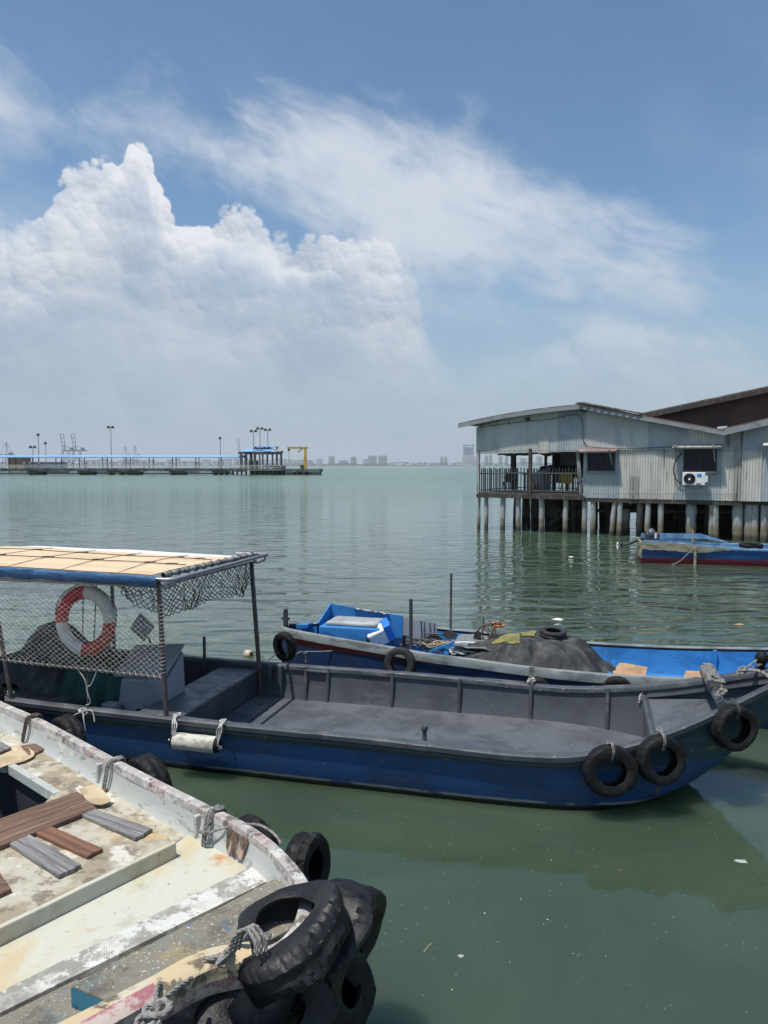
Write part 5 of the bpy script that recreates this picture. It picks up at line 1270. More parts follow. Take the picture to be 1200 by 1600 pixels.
# float on the water with its line
q = P(388, 1022, .02); fl = empty('float_buoy', 'small cream plastic float with a dark hole on the water', 'buoy', None, q); fl.rotation_euler = (R(80), 0, R(50))
b = MB(); b.lathe([(.02, -.075), (.045, -.07), (.062, -.03), (.064, .03), (.048, .068), (.022, .075), (.020, .03)], n=20); b.build('shell', mat('cream_plastic', (.55, .45, .34), [dict(col=(.35, .27, .18), s=12, lo=.5, hi=.6)], rough=.6), fl)
b = MB(); b.lathe([(.001, .045), (.024, .045)], n=16); b.lathe([(.020, .0755), (.029, .0765), (.032, .070)], n=16); b.build('end_hole', M_black, fl)
b = MB(); e0 = P(392, 1023, .03); rope(b, [e0, e0+Vector((.18, -.05, -.01)), P(418, 1031, .50)+Vector((-.05, .1, -.1)), P(420, 1031, .50)], .004, 1); rope(b, [P(420, 1031, .5), P(432, 1022, .48), P(447, 1008, .55)], .005, 1); tag(b.build('float_line', M_roped), 'thin dark line from the float past the canopy pole to the tyre', 'line')
# ------------------------------------------------------------------ the second boat, behind
B2 = Frame(1, 9.6, -15)
s2 = [-2.42, -2.3, -1.9, -1.5, -1.1, -.7, -.3, .1, .9, 1.7, 2.5, 3.3, 4.2, 5.2]
b2 = [.14, .22, .37, .50, .61, .69, .74, .76, .78, .79, .78, .78, .72, .60]
z2 = [.66, .65, .64, .63, .62, .60, .57, .55, .50, .48, .49, .52, .58, .68]
bz2 = lambda s: (cr(s2, b2, s), cr(s2, z2, s))
M_h2 = mat('navy_and_red_hull', (.012, .035, .105), [
    dict(col=(.16, .022, .02), s=3, lo=.0, hi=.01, z=(-10, -.55, .25), ax=0, solid=1, a=.0),
    dict(col=(.02, .03, .05), s=2, lo=.45, hi=.6, a=.6), dict(col=(.2, .21, .2), s=20, lo=.66, hi=.72, a=.6)], rough=.45, bump=[(5, .004, I3)])
M_red = mat('dark_red_paint', (.17, .018, .02), [dict(col=(.10, .015, .02), s=3, lo=.45, hi=.6), dict(col=(.2, .17, .15), s=16, lo=.66, hi=.72, a=.6)], rough=.5)
M_c2 = mat('grey_green_rail_paint', (.22, .245, .245), [dict(col=(.09, .10, .105), s=4, st=(.6, 1, 2), lo=.45, hi=.6, a=.8), dict(col=(.32, .34, .33), s=8, st=(.5, 1, 1), lo=.55, hi=.68, a=.7), dict(col=(.06, .05, .045), s=26, lo=.68, hi=.72, a=.8)], rough=.6)
M_b2 = mat('sky_blue_interior', (.035, .20, .48), [dict(col=(.02, .13, .34), s=3, st=(1, 1, 2), lo=.45, hi=.62, a=.8), dict(col=(.10, .32, .56), s=5, lo=.58, hi=.7, a=.6), dict(col=(.04, .05, .06), s=16, lo=.64, hi=.70, a=.7), dict(col=(.3, .38, .42), s=30, lo=.68, hi=.72, a=.7)], rough=.55, bump=[(5, .006, I3), (50, .0008, I3)])
boat2 = empty('work_boat', 'cluttered work boat with a sky blue interior and a grey rail over navy and red', 'boat', None, B2.o, B2.a)
hull_mesh(s2, bz2, lambda s: -.15 if s > -1.6 else -.15+(-1.6-s)*.35, inset=.10, n=90).build('hull', M_h2, boat2)
# grey rail strake and wedge of red below it
b = MB()
for sd in (-1, 1):
    rows = []
    for i in range(121):
        s = -2.42+7.6*i/120; bb, z = bz2(s); rows.append([Vector((s, sd*(bb+y), z+q)) for y, q in ((-.06, .0), (-.055, .012), (.018, .012), (.024, .0), (.020, -.085), (-.005, -.095))])
    b.grid(rows)
b.build('rail_strake', M_c2, boat2)
b = MB()
for sd in (-1, 1):
    rows = []
    for i in range(60):
        s = -2.36+2.2*i/59; bb, z = bz2(s); t = i/59; top = z-.095; bot = z-.10-.085*(1-t)**.8; rows.append([Vector((s, sd*(bb+.004-.0), top)), Vector((s, sd*(bb+.002-.02*(1-t)), bot))])
    b.grid(rows)
b.build('red_stripe', M_red, boat2)
b = MB(); b.box((.55, -bz2(.5)[0]+.005, .33), (.55, .035, .03)); b.box((.4, -bz2(.5)[0]+.005, .28), (.4, .035, .02)); b.build('hull_batten', M_c2, boat2)
inner_wall_mesh(bz2, -2.3, 5.1, .06, .16, .04, 90).build('bulwark', M_b2, boat2)
deck_mesh(bz2, -2.3, 5.15, .06, .16, .04).build('floor', M_b2, boat2)
b = MB(); b.box((-2.40, 0, .74), (.05, .05, .20)); b.box((-2.4, 0, .75), (.11, .035, .03)); b.lathe([(.001, 0), (.03, .0), (.03, .04), (.001, .05)], (-2.4, 0, .84), n=10); b.build('stem_bitt', M_dsteel, boat2)
b = MB(); b.prism([(-2.28, .06), (-2.12, .10), (-2.10, .28), (-2.24, .20)], .60, .665); b.build('breasthook', M_b2, boat2, bevel=.01)
for s_ in (1.5, 3.05):
    b = MB(); y = bz2(s_)[0]-.09; b.box((s_, y, .33), (.05, .05, .34)); b.build('rib', M_b2, boat2, bevel=.008)
b = MB(); y = bz2(4.0)[0]-.13; b.box((3.98, 0, .34), (.05, 2*y, .36)); b.build('cross_bulkhead', M_b2, boat2, bevel=.006)
b = MB(); b.box((4.45, .02, .50), (.80, 1.05, .05)); b.build('stern_seat', mat('worn_white_board', (.52, .50, .44), [dict(col=(.35, .33, .28), s=5, lo=.48, hi=.62)], rough=.7), boat2, bevel=.008)
# blue fish box with grey lid, tall splashboard
qa = B2.onplane(512, 1000, .25).x; qb = B2.onplane(600, 1000, .1).x
fb = empty('fish_box', 'blue fibreglass fish box with a grey lid at the left end of the work boat', 'box', None, B2.w((qa+qb)/2+.02, .12, .48), B2.a)
w = (qb-qa)/2; b = MB(); b.box((0, 0, .11), (2*w, .56, .24)); b.build('box', M_b2, fb, bevel=.015)
b = MB(); b.box((.0, -.0, .255), (2*w*.82, .44, .045)); b.build('lid', mat('grey_fibreglass_lid', (.30, .33, .33), [dict(col=(.2, .2, .17), s=5, lo=.5, hi=.65), dict(col=(.42, .44, .43), s=3, lo=.5, hi=.65)], rough=.5), fb, bevel=.015)
b = MB(); b.add([Vector(v) for v in ((-w-.03, .31, .0), (w+.15, .31, .0), (w+.15, .31, .30), (-w+.35, .31, .37), (-w-.03, .31, .42), (-w-.03, -.2, .0), (-w-.03, -.2, .25))], [(0, 1, 2, 3, 4), (0, 4, 6, 5)])
b.add([Vector(v) for v in ((-w-.05, .335, .0), (w+.15, .335, .0), (w+.15, .335, .30), (-w+.35, .335, .37), (-w-.05, .335, .42), (-w-.055, -.2, .0), (-w-.055, -.2, .25))], [(4, 3, 2, 1, 0), (5, 6, 4, 0)])
b.add([Vector(v) for v in ((-w-.03, .31, .42), (-w+.35, .31, .37), (w+.15, .31, .30), (w+.15, .335, .30), (-w+.35, .335, .37), (-w-.05, .335, .42), (-w-.055, -.2, .25), (-w-.03, -.2, .25))], [(0, 1, 4, 5), (1, 2, 3, 4), (0, 5, 6, 7)])
b.build('splashboard', M_b2, fb)
b = MB(); rows = [[Vector((-w+.3+.5*t, .30+.03*k+.02*mnoise.noise(Vector((t*9, k, 0))), .375-.05*t+.02*mnoise.noise(Vector((t*12, k*2, 2)))+(.0 if k < 2 else -.04))) for t in np.linspace(0, 1, 30)] for k in range(-1, 3)]
b.grid(rows); b.build('frayed_edge', M_corro, fb)
q = B2.onplane(600, 1003, -.1); ib = empty('ice_box', 'small white and blue cooler lying tilted beside the fish box', 'cooler', None, B2.w(q.x-.10, -.05, .60)); ib.rotation_euler = (R(10), R(-25), B2.a+R(20))
b = MB(); b.box((0, 0, 0), (.24, .26, .20)); b.build('body', M_whitep, ib, bevel=.02)
b = MB(); b.box((.16, 0, .02), (.10, .28, .22)); b.build('lid', mat('bright_blue_plastic', (.03, .18, .60), rough=.4), ib, bevel=.015)
b = MB(); b.box((-.135, 0, -.02), (.03, .22, .18)); b.build('base', M_black, ib, bevel=.006)
# grey corrugated board
qa = B2.onplane(613, 990, .52).x; qb = B2.onplane(682, 990, .52).x
b = MB(); rows = []
for k, z in enumerate((.36, .74)):
    rows.append([Vector((qa+(qb-qa)*t, .54+(.03 if t > .66 and int(t*18) % 2 else 0), z-(.07*t if k else 0))) for t in np.linspace(0, 1, 55)])
b.grid(rows, smooth=False); b.grid([[v+Vector((0, .012, 0)) for v in r_] for r_ in rows], smooth=False); o = b.build('ribbed_board', M_cons); o.location = B2.o; o.rotation_euler.z = B2.a; tag(o, 'grey board with a ribbed end leaning on the far side of the work boat', 'board')
# standing poles
def standing(px, pt, pb, y, r_, label, m=M_dsteel, name='mooring_pole', lean=0):
    a = B2.onplane(px, pb, y); t = B2.onplane(px+lean, pt, y); b = MB(); n = 14; b.tube([a.lerp(t, i/n) for i in range(n+1)], [r_*(1+.1*mnoise.noise(Vector((i, px, 0)))) for i in range(n+1)], 8)
    o = b.build(name, m); o.location = B2.o; o.rotation_euler.z = B2.a; return tag(o, label, 'pole')
standing(642, 936, 1020, -.62, .022, 'dark flat iron bar standing at the near rail of the work boat')
standing(704, 896, 990, .70, .016, 'tall thin weathered pole at the far rail of the work boat', M_piled, lean=1)
standing(660, 970, 1010, .1, .010, 'short thin rod leaning among the clutter of the work boat', lean=-2)
standing(631, 993, 1022, -.55, .022, 'short dark stump beside the flat iron bar', M_tyre)
# tyres
p = P(446, 1008, .58); tyre(p+Vector((0, -.07, -.0)), B2.u*-.35-B2.v*.9, .17, .10, .10, 'black tyre hanging on the pointed left end of the work boat', None, squash=-.06)
pp = B2.onplane(625, 1036, -.84); tyre(B2.w(pp.x, -.84, pp.z), -B2.v+Vector((0, 0, .1)), .185, .11, .11, 'dusty tyre hanging on the near side of the work boat behind the charcoal bulwark', None, M_tyre2)
pp = B2.onplane(965, 1073, -.86); tyre(B2.w(pp.x, -.86, pp.z-.06), -B2.v, .17, .10, .10, 'mostly hidden tyre between the two boats near the cardboard', None)
pp = B2.onplane(838, 1073, -.86); tyre(B2.w(pp.x, -.86, pp.z-.06), -B2.v, .17, .10, .10, 'mostly hidden tyre between the two boats below the tarp heap', None)
# big heap of black tarpaulin with tyre on top
hx = B2.onplane(862, 1010, 0).x; hl = B2.onplane(760, 1020, 0).x
heapo = heap((hl+hx)/2+.10, -.02, 1.10, .60, [(hx, 0, .40, .58, .50), (hx-.45, 0, .36, .52, .48), (hl, -.05, .27, .5, .42), (hx+.60, -.1, .13, .4, .3)], .28, 'tarpaulin_heap', M_tarpk, 'large black tarpaulin heap in the middle of the work boat', 'tarpaulin', B2, 5, folds=.045, fr=7, pw=.95)
from mathutils.bvhtree import BVHTree
HB = BVHTree.FromPolygons([v.co.copy() for v in heapo.data.vertices], [tuple(p.vertices) for p in heapo.data.polygons])
def hz_top(x, y, dflt=.3):
    h = HB.ray_cast(Vector((x, y, 3)), Vector((0, 0, -1)))[0]; return h.z if h else dflt
pp = B2.onplane(864, 984, .0); o = tyre(B2.w(pp.x, .0, hz_top(pp.x, 0)+.045), Vector((.05, -.08, 1)), .165, .085, .10, 'dusty tyre lying flat on top of the tarpaulin heap', None, M_tyre2, tread=26, groove=.010)
M_olive = mat('olive_cloth', (.22, .20, .07), [dict(col=(.14, .13, .05), s=5, lo=.5, hi=.65)], rough=.9)
def cloth_patch(frame, quad, m, label, name='cloth', amp=.03, seed=0, cat='cloth', th=.006, n=24, drape=False):
    """quad: 4 local points, wrinkled sheet"""
    q = [Vector(v) for v in quad]; rows = []
    for i in range(n+1):
        rg = []
        for j in range(n+1):
            u, v = i/n, j/n; p = q[0].lerp(q[1], v).lerp(q[3].lerp(q[2], v), u); rr = mnoise.noise(Vector((u*2.2, v*2.2, seed)))
            p = p+Vector((0, 0, amp*(rr+.5*mnoise.noise(Vector((u*6, v*6, seed))))))+Vector((.12*mnoise.noise(Vector((v*3, 7, seed)))*(abs(u-.5)*2), .12*mnoise.noise(Vector((u*3, 3, seed)))*(abs(v-.5)*2), 0))*((q[1]-q[0]).length)
            if drape: p.z = max(p.z, hz_top(p.x, p.y, p.z)+.012)+.0; p.z = hz_top(p.x, p.y, p.z)+.014+.01*abs(rr)
            rg.append(p)
        rows.append(rg)
    b = MB(); b.grid(rows); b.grid([[v-Vector((0, 0, th)) for v in r_] for r_ in rows]); o = b.build(name, m); o.location = frame.o; o.rotation_euler.z = frame.a; return tag(o, label, cat)
A = lambda px, py, y: B2.onplane(px, py, y)
cloth_patch(B2, [A(764, 1013, -.28), A(812, 1006, -.28), A(812, 990, .02), A(795, 993, .02)], M_olive, 'olive cloth draped low over the left slope of the tarp heap', seed=1, amp=.02, drape=True)
cloth_patch(B2, [A(815, 1004, -.12), A(835, 996, -.12), A(838, 979, .2), A(812, 986, .2)], M_olive, 'olive cloth scrap near the tyre on the tarp heap', seed=4, amp=.02, drape=True)
M_card = mat('brown_cardboard', (.40, .25, .15), [dict(col=(.30, .18, .10), s=4, lo=.5, hi=.65), dict(col=(.5, .36, .25), s=9, lo=.6, hi=.7, a=.6)], rough=.9)
cloth_patch(B2, [A(950, 1058, -.35), A(1008, 1057, -.35), A(1012, 1042, .1), A(968, 1036, .1)], M_card, 'brown cardboard sheet at the right foot of the tarp heap', 'cardboard', .012, 6, 'cardboard')
cloth_patch(B2, [A(1068, 1058, -.45), A(1110, 1058, -.45), A(1110, 1050, -.2), A(1072, 1048, -.2)], M_card, 'smaller brown cardboard piece near the right end of the work boat', 'cardboard', .010, 8, 'cardboard')
cloth_patch(B2, [A(705, 1008, -.35), A(770, 1018, -.35), A(790, 994, .2), A(722, 990, .25)], mat('grey_plastic_sheet', (.17, .18, .19), [dict(col=(.3, .31, .32), s=5, lo=.52, hi=.66)], rough=.35), 'shiny grey plastic sheet left of the tarp heap', 'plastic_sheet', .035, 9, 'sheet')
# blue rope tangle on the floor
b = MB(); rnd = random.Random(8)
for k in range(5):
    c0 = B2.w(*A(1045, 1048, -.05)); c0.z = .22+.02*k; rope(b, tangle(c0, .22-.02*k, 12, 60+k, .12), .007, 1)
tag(b.build('rope_coil', mat('blue_grey_rope', (.05, .10, .14), [dict(col=(.02, .03, .04), s=20, lo=.5, hi=.6)], rough=.9)), 'loose tangle of blue-grey rope on the blue floor', 'rope')
# scrap iron and tangled gear near the left end
def junk_rods(cx, cy, z, n, sp, label, name, m, seed, r_=.012, L=.5, up=.25):
    rnd = random.Random(seed); b = MB()
    for k in range(n):
        c = B2.w(cx+rnd.uniform(-sp, sp), cy+rnd.uniform(-.2, .2), z+rnd.uniform(0, .10)); a = rnd.uniform(0, 6.28); d = Vector((math.cos(a), math.sin(a)*.5, rnd.uniform(-.1, up)))*L*rnd.uniform(.4, 1)*.5
        b.tube([c-d, c+Vector((0, 0, .04)), c+d], r_*rnd.uniform(.5, 1.2), 6)
    return tag(b.build(name, m), label, 'gear')
g = A(672, 1006, -.1)
junk_rods(g.x, -.1, .46, 16, .22, 'dark pile of rods and sticks behind the flat iron bar', 'stick_pile', M_piled, 1)
b = MB()
for k in range(6): rope(b, tangle(B2.w(g.x+.05+.04*k, -.15+.04*k, .55), .16-.015*k, 9, 80+k, .35), .008, 1)
tag(b.build('rope_coil', mat('tan_rope', (.32, .25, .18), rough=.9)), 'tan coiled rope on the stick pile in the work boat', 'rope')
g = A(722, 1018, -.2)
b = MB()
for k in range(4): rope(b, tangle(B2.w(g.x+.05*k-.05, -.25, .52), .12, 8, 90+k, .5), .007, 1)
tag(b.build('rope_coil', M_ropew), 'pale looping rope tangle just behind the near grey rail', 'rope')
b = MB(); g0 = B2.w(*A(690, 1012, -.3)); rope(b, [g0, g0+Vector((.15, 0, .06)), g0+Vector((.45, .0, .05)), g0+Vector((.6, -.03, -.05))], .012, 1); tag(b.build('white_hose', M_whitep), 'white curved hose lying along the near rail', 'hose')
for px, py, w_, lab in ((678, 1002, .16, 'dark flat shovel-like blade left in the clutter'), (704, 992, .11, 'small dark round blade at the far blue side')):
    g = A(px, py, .2); b = MB(); b.prism([(w_*math.cos(a)*(1 if math.cos(a) < 0 else .8), w_*.5*math.sin(a)) for a in [2*math.pi*k/10 for k in range(10)]], -.006, .006); b.tube([(-w_, 0, 0), (-w_-.25, 0, -.02)], .012, 6)
    o = b.build('shovel', M_black); o.location = B2.w(g.x, .2, g.z); o.rotation_euler = (R(70), 0, B2.a); tag(o, lab, 'shovel')
b = MB(); g = A(730, 1000, .1); rope(b, [B2.w(g.x-.30, .1, g.z-.10), B2.w(g.x, .1, g.z), B2.w(g.x+.20, .12, g.z+.13)], .014, 1); o = tag(b.build('grey_spar', M_gsteel), 'short grey spar pointing up right of the blades', 'spar')
# bent rusty frame with orange rag
M_rust = mat('rusty_iron', (.10, .055, .04), [dict(col=(.05, .04, .035), s=12, lo=.5, hi=.6), dict(col=(.2, .09, .05), s=20, lo=.6, hi=.7)], rough=.85)
e = empty('rusty_frame', 'bent rusty pipe frame with an orange rag left of the tarp heap', 'frame', None, B2.w(*A(765, 1005, .0)), B2.a)
b = MB(); f = lambda px, py, y=0: A(px, py, y)-A(765, 1005, .0)
for pts in ([(750, 1006), (748, 985), (755, 978), (770, 976), (786, 975)], [(756, 1006), (754, 984), (760, 977)], [(772, 1008), (764, 990), (756, 983)], [(778, 1006), (770, 992), (762, 982)], [(783, 1002), (775, 990), (772, 978)], [(757, 978), (755, 966), (757, 964)], [(768, 975), (770, 985), (772, 1000)]):
    rope(b, [f(*q_) for q_ in pts], .009, 1)
b.build('pipes', M_rust, e)
b = MB(); b.grid([[f(768+20*u, 972+9*v)+Vector((0, .05*mnoise.noise(Vector((u*5, v*4, 1))), .02*mnoise.noise(Vector((u*6, v*5, 3))))) for u in np.linspace(0, 1, 14)] for v in np.linspace(0, 1, 8)]); b.build('orange_rag', mat('orange_rag', (.62, .22, .10), [dict(col=(.75, .45, .25), s=18, lo=.5, hi=.62)], rough=.9), e)
b = MB(); b.prism([(.05*math.cos(a), .09*math.sin(a)) for a in [2*math.pi*k/8 for k in range(8)]], -.01, .01); o = b.build('dark_plate', M_black, e); o.location = f(746, 996, 0); o.rotation_euler = (R(80), 0, 0)
# mooring line along the near side at left
b = MB(); rope(b, [P(460, 1045, .2), P(463, 1028, .40), P(468, 1019, .48), P(500, 1018, .46), P(560, 1015, .50), P(600, 1012, .52)], .007); q = P(478, 1020, .46); rope(b, tangle(q, .03, 8, 77), .006); rope(b, [q, q+Vector((0, -.02, -.12))], .005, 1)
tag(b.build('side_line', M_rope), 'grey line sagging along the red stripe of the work boat', 'rope')
# small things between: blue lid of the board at stern side
b = MB(); q = A(690, 1020, -.45); b.box((0, 0, 0), (.34, .05, .03), Matrix.Rotation(R(-25), 3, 'Y')); o = b.build('blue_board', M_b2); o.location = B2.w(q.x, -.45, .60); o.rotation_euler.z = B2.a; tag(o, 'short pale blue board leaning inside the near grey rail', 'board')

# ------------------------------------------------------------------ third boat, under the stilt house
q0 = P(1003, 880, 0); B3 = Frame(q0.x, q0.y, -13)
s3 = [0, .6, 1.4, 2.0, 3.0, 4.5, 6.0]; b3 = [.70, .74, .78, .8, .84, .85, .7]; z3 = [.62, .61, .56, .50, .48, .50, .6]
bz3 = lambda s: (cr(s3, b3, s), cr(s3, z3, s)); 
F3 = lambda y: y+.78     # near side lies at local y = 0
M_h3 = mat('blue_hull_red_bottom', (.012, .085, .26), [dict(col=(.02, .05, .13), s=1.5, st=(.6, 1, 2), lo=.45, hi=.62, a=.7), dict(col=(.17, .012, .03), s=3, lo=0, hi=.01, z=(-3, .155, .012), solid=1, wob=.02), dict(col=(.5, .5, .5), s=18, lo=.69, hi=.73, a=.6), dict(col=(.20, .03, .06), s=4, st=(1, 1, .4), lo=.55, hi=.65, z=(.1, .2, .03), a=.7)], rough=.45, bump=[(4, .008, (1, 1, 3))])
M_peel = mat('peeled_weathered_plank', (.30, .28, .20), [dict(col=(.18, .16, .11), s=5, st=(.5, 1, 2), lo=.45, hi=.6), dict(col=(.44, .43, .36), s=4, st=(.5, 1, 2), lo=.55, hi=.68)], rough=.85)
M_i3 = mat('pale_blue_interior', (.14, .27, .42), [dict(col=(.08, .17, .30), s=3, lo=.45, hi=.6), dict(col=(.30, .38, .43), s=6, lo=.58, hi=.68)], rough=.6)
boat3 = empty('skiff', 'blue skiff with a dark red bottom and an outboard motor moored under the zinc house', 'boat', None, B3.w(0, .78), B3.a)
hull_mesh(s3, bz3, lambda s: -.12, inset=.12, n=40).build('hull', M_h3, boat3)
cap_mesh(bz3, 0, 6, out=.02, inn=.07, th=.05, n=60).build('gunwale', M_i3, boat3)
inner_wall_mesh(bz3, .02, 5.95, .06, .16, .04, 40).build('bulwark', M_i3, boat3); deck_mesh(bz3, .02, 5.95, .06, .16, .04, 30).build('floor', M_i3, boat3)
b = MB(); b.box((-.02, 0, .38), (.05, 1.36, .48)); b.build('transom', M_peel, boat3, bevel=.01)
b = MB(); rows = []
for i in range(50):
    s = -.02+2.35*i/49; bb, z = bz3(max(s, 0)); w_ = .03*mnoise.noise(Vector((s*6, 0, 0))); lowz = z-.23+w_+(max(0, s-1.4)*.20); 
    rows.append([Vector((s, -bb-.022-.0, z+.005)), Vector((s, -bb-.024, z-.06)), Vector((s, -bb-.012, min(z-.03, lowz)))])
b.grid(rows); b.build('peeled_strake', M_peel, boat3)
b = MB(); b.add([Vector(v) for v in ((.1, .70, .6), (2.0, .74, .6), (2.6, .80, .48), (.1, .70, .74), (1.8, .74, .76), (2.6, .80, .52), (.1, .66, .6), (2.0, .70, .6), (2.6, .76, .48), (.1, .66, .74), (1.8, .70, .76), (2.6, .76, .52))], [(0, 1, 4, 3), (1, 2, 5, 4), (9, 10, 7, 6), (10, 11, 8, 7), (3, 4, 10, 9), (4, 5, 11, 10)]); b.build('side_raiser', M_i3, boat3)
b = MB(); b.box((1.2, 0, .45), (.25, 1.4, .04)); b.box((3.2, 0, .42), (.3, 1.5, .04)); b.build('thwart', M_i3, boat3)
b = MB(); b.tube([(1.42, -.84, .50), (1.42, -.84, -.0)], .04, 6); b.tube([(1.40, -.5, .35), (1.40, -.5, .95)], .022, 6); b.build('side_post', M_peel, boat3)
ob = empty('outboard_motor', 'dark grey outboard motor tilted up on the transom of the blue skiff', 'outboard motor', None, B3.w(-.02, .9, .66)); ob.rotation_euler = (0, R(0), B3.a)
b = MB(); b.lathe([(.001, -.13), (.12, -.12), (.17, -.03), (.18, .06), (.14, .14), (.001, .17)], (.33, 0, .10), Matrix.Rotation(R(75), 3, 'Y') @ Matrix.Scale(1, 3), n=16); b.box((.38, 0, .05), (.40, .28, .22)); b.build('cowling', mat('grey_cowling', (.07, .075, .085), rough=.35), ob, bevel=.05, seg=3)
b = MB(); b.box((.46, -.15, .07), (.06, .01, .16)); b.build('white_stripe', M_whitep, ob)
b = MB(); b.tube([(.15, 0, 0), (-.25, 0, -.18), (-.52, 0, -.26)], [.06, .045, .035], 8); b.box((-.45, 0, -.22), (.25, .14, .02), Matrix.Rotation(R(20), 3, 'Y')); b.build('shaft', M_dsteel, ob)
b = MB()
for k in range(3): a = 2.1*k; b.box((-.60, .07*math.cos(a), -.27+.07*math.sin(a)), (.03, .07, .09), Matrix.Rotation(a, 3, 'X'))
b.lathe([(.001, -.06), (.03, -.05), (.03, .05), (.001, .06)], (-.58, 0, -.27), Matrix.Rotation(R(90), 3, 'Y'), n=10); b.build('propeller', M_whitep, ob)
b = MB(); b.tube([(.2, .12, .12), (.15, -.25, .22)], .018, 6); b.build('tiller', M_black, ob)
o = tyre(B3.w(3.0, .55, .52), Vector((0, 0, 1)), .32, .10, .2, 'black tyre lying flat inside the blue skiff', None)
b = MB(); rope(b, [B3.w(1.42, -.05, .5), B3.w(1.2, -.1, .30), B3.w(1.0, -.12, .1), B3.w(.75, -.15, -.02)], .012, 1); rope(b, tangle(B3.w(1.42, 0, .5), .06, 8, 5), .012, 1); tag(b.build('skiff_line', M_rope), 'grey line from the side post of the skiff into the water', 'rope')
b = MB(); rope(b, [B3.w(.0, .15, .6), B3.w(-.15, .1, .3), B3.w(-.3, .0, .0)], .010, 1); rope(b, [B3.w(.0, .4, .6), B3.w(-.1, .35, .3), B3.w(-.05, .3, .0)], .010, 1); tag(b.build('skiff_line', M_roped), 'two dark lines hanging off the transom of the skiff', 'rope')
# ------------------------------------------------------------------ foreground boat, weathered pale deck, transom at the right
M_fdeck = mat('weathered_cream_deck', (.44, .41, .33), [
    dict(col=(.27, .22, .15), s=2.6, lo=.44, hi=.56, a=.85, r=.7), dict(col=(.56, .38, .16), s=1.3, st=(1, 1.6, 1), rz=.7, lo=.53, hi=.68, a=.75),
    dict(col=(.15, .12, .085), s=5.5, lo=.52, hi=.60, a=.8, r=.75), dict(col=(.66, .64, .58), s=4, lo=.54, hi=.62, a=.7, r=.7), dict(col=(.12, .10, .08), s=26, lo=.63, hi=.68, a=.7, r=.7)], rough=.8, bump=[(7, .008, I3), (22, .003, I3), (60, .0025, I3)])
M_fpaint = mat('cream_paint_with_rust_stains', (.50, .50, .42), [
    dict(col=(.50, .38, .19), s=1.5, st=(2.2, .8, 1), rz=.85, lo=.46, hi=.64, a=.65, r=.65), dict(col=(.44, .19, .06), s=3.1, lo=.60, hi=.70, a=.8), dict(col=(.34, .33, .27), s=5, lo=.52, hi=.66, a=.6, r=.7), dict(col=(.16, .13, .10), s=22, lo=.60, hi=.67, a=.75, r=.75)], rough=.6, bump=[(9, .003, I3), (60, .0008, I3)])
M_fwhite = mat('chipped_white_paint', (.55, .55, .51), [dict(col=(.21, .20, .17), s=5, st=(1, 1, 1), lo=.47, hi=.53, a=.85, r=.78), dict(col=(.40, .38, .33), s=13, lo=.50, hi=.60, a=.6, r=.7), dict(col=(.62, .62, .60), s=9, lo=.58, hi=.66)], rough=.75, bump=[(14, .004, I3), (60, .001, I3)])
M_fgrain = mat('gritty_worn_grey_deck', (.20, .18, .145), [
    dict(col=(.10, .20, .21), s=3.3, lo=.54, hi=.66, a=.55), dict(col=(.30, .25, .12), s=2.8, off=4, lo=.56, hi=.68, a=.7), dict(col=(.09, .08, .065), s=4.2, lo=.48, hi=.62, a=.75, r=.7),
    dict(col=(.045, .13, .25), s=6.5, lo=.63, hi=.70, a=.8), dict(col=(.56, .55, .52), s=75, lo=.60, hi=.66, a=.8, r=.6), dict(col=(.60, .59, .55), s=5, off=7, lo=.60, hi=.68, a=.8, r=.75), dict(col=(.03, .03, .03), s=55, lo=.62, hi=.68, a=.7)], rough=.85, bump=[(40, .0022, I3), (8, .006, I3)])
M_fwall = mat('grey_white_bulwark', (.42, .44, .42), [dict(col=(.38, .40, .37), s=4, st=(1, 1, 2.5), lo=.48, hi=.62, a=.7), dict(col=(.20, .19, .17), s=9, st=(.6, .6, 2), lo=.58, hi=.65, a=.8, r=.7), dict(col=(.66, .67, .64), s=6, lo=.58, hi=.68, a=.6)], rough=.65, bump=[(9, .005, I3), (50, .0012, I3)])
M_frail = mat('pink_grey_rail_cap', (.36, .34, .32), [dict(col=(.33, .19, .19), s=4.5, lo=.52, hi=.62, a=.6, r=.7), dict(col=(.54, .53, .50), s=8, lo=.50, hi=.58, a=.85, r=.75), dict(col=(.10, .08, .07), s=11, lo=.54, hi=.61, a=.8, r=.7)], rough=.8, bump=[(18, .004, I3), (60, .001, I3)])
M_fred = mat('faded_magenta_paint', (.33, .13, .15), [dict(col=(.50, .43, .38), s=7, lo=.46, hi=.56, a=.9, r=.7), dict(col=(.20, .10, .10), s=20, lo=.6, hi=.68, a=.6)], rough=.75, bump=[(20, .003, I3)])
M_fyel = mat('cream_yellow_transom_cap', (.50, .40, .25), [dict(col=(.50, .46, .38), s=5, lo=.5, hi=.62, a=.8), dict(col=(.10, .08, .06), s=5, lo=.53, hi=.60, a=.9, r=.75), dict(col=(.08, .07, .06), s=40, lo=.66, hi=.70, a=.7)], rough=.75, bump=[(14, .004, I3)])
M_fhull = mat('dark_outer_hull', (.045, .045, .05), [dict(col=(.12, .11, .10), s=6, lo=.5, hi=.62)], rough=.7)
M_fblue = mat('petrol_blue_paint', (.035, .17, .25), [dict(col=(.02, .09, .14), s=6, lo=.5, hi=.62), dict(col=(.4, .4, .3), s=30, lo=.66, hi=.71, a=.7)], rough=.6)
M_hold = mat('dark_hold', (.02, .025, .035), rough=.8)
FZ, DZF = .78, .60                       # rail height and deck height
fl_ = Vector((-2.2, 4.3, 0))
fboat = empty('foreground_boat', 'weathered cream decked boat in the foreground with a tyre-hung right end', 'boat', None, fl_)
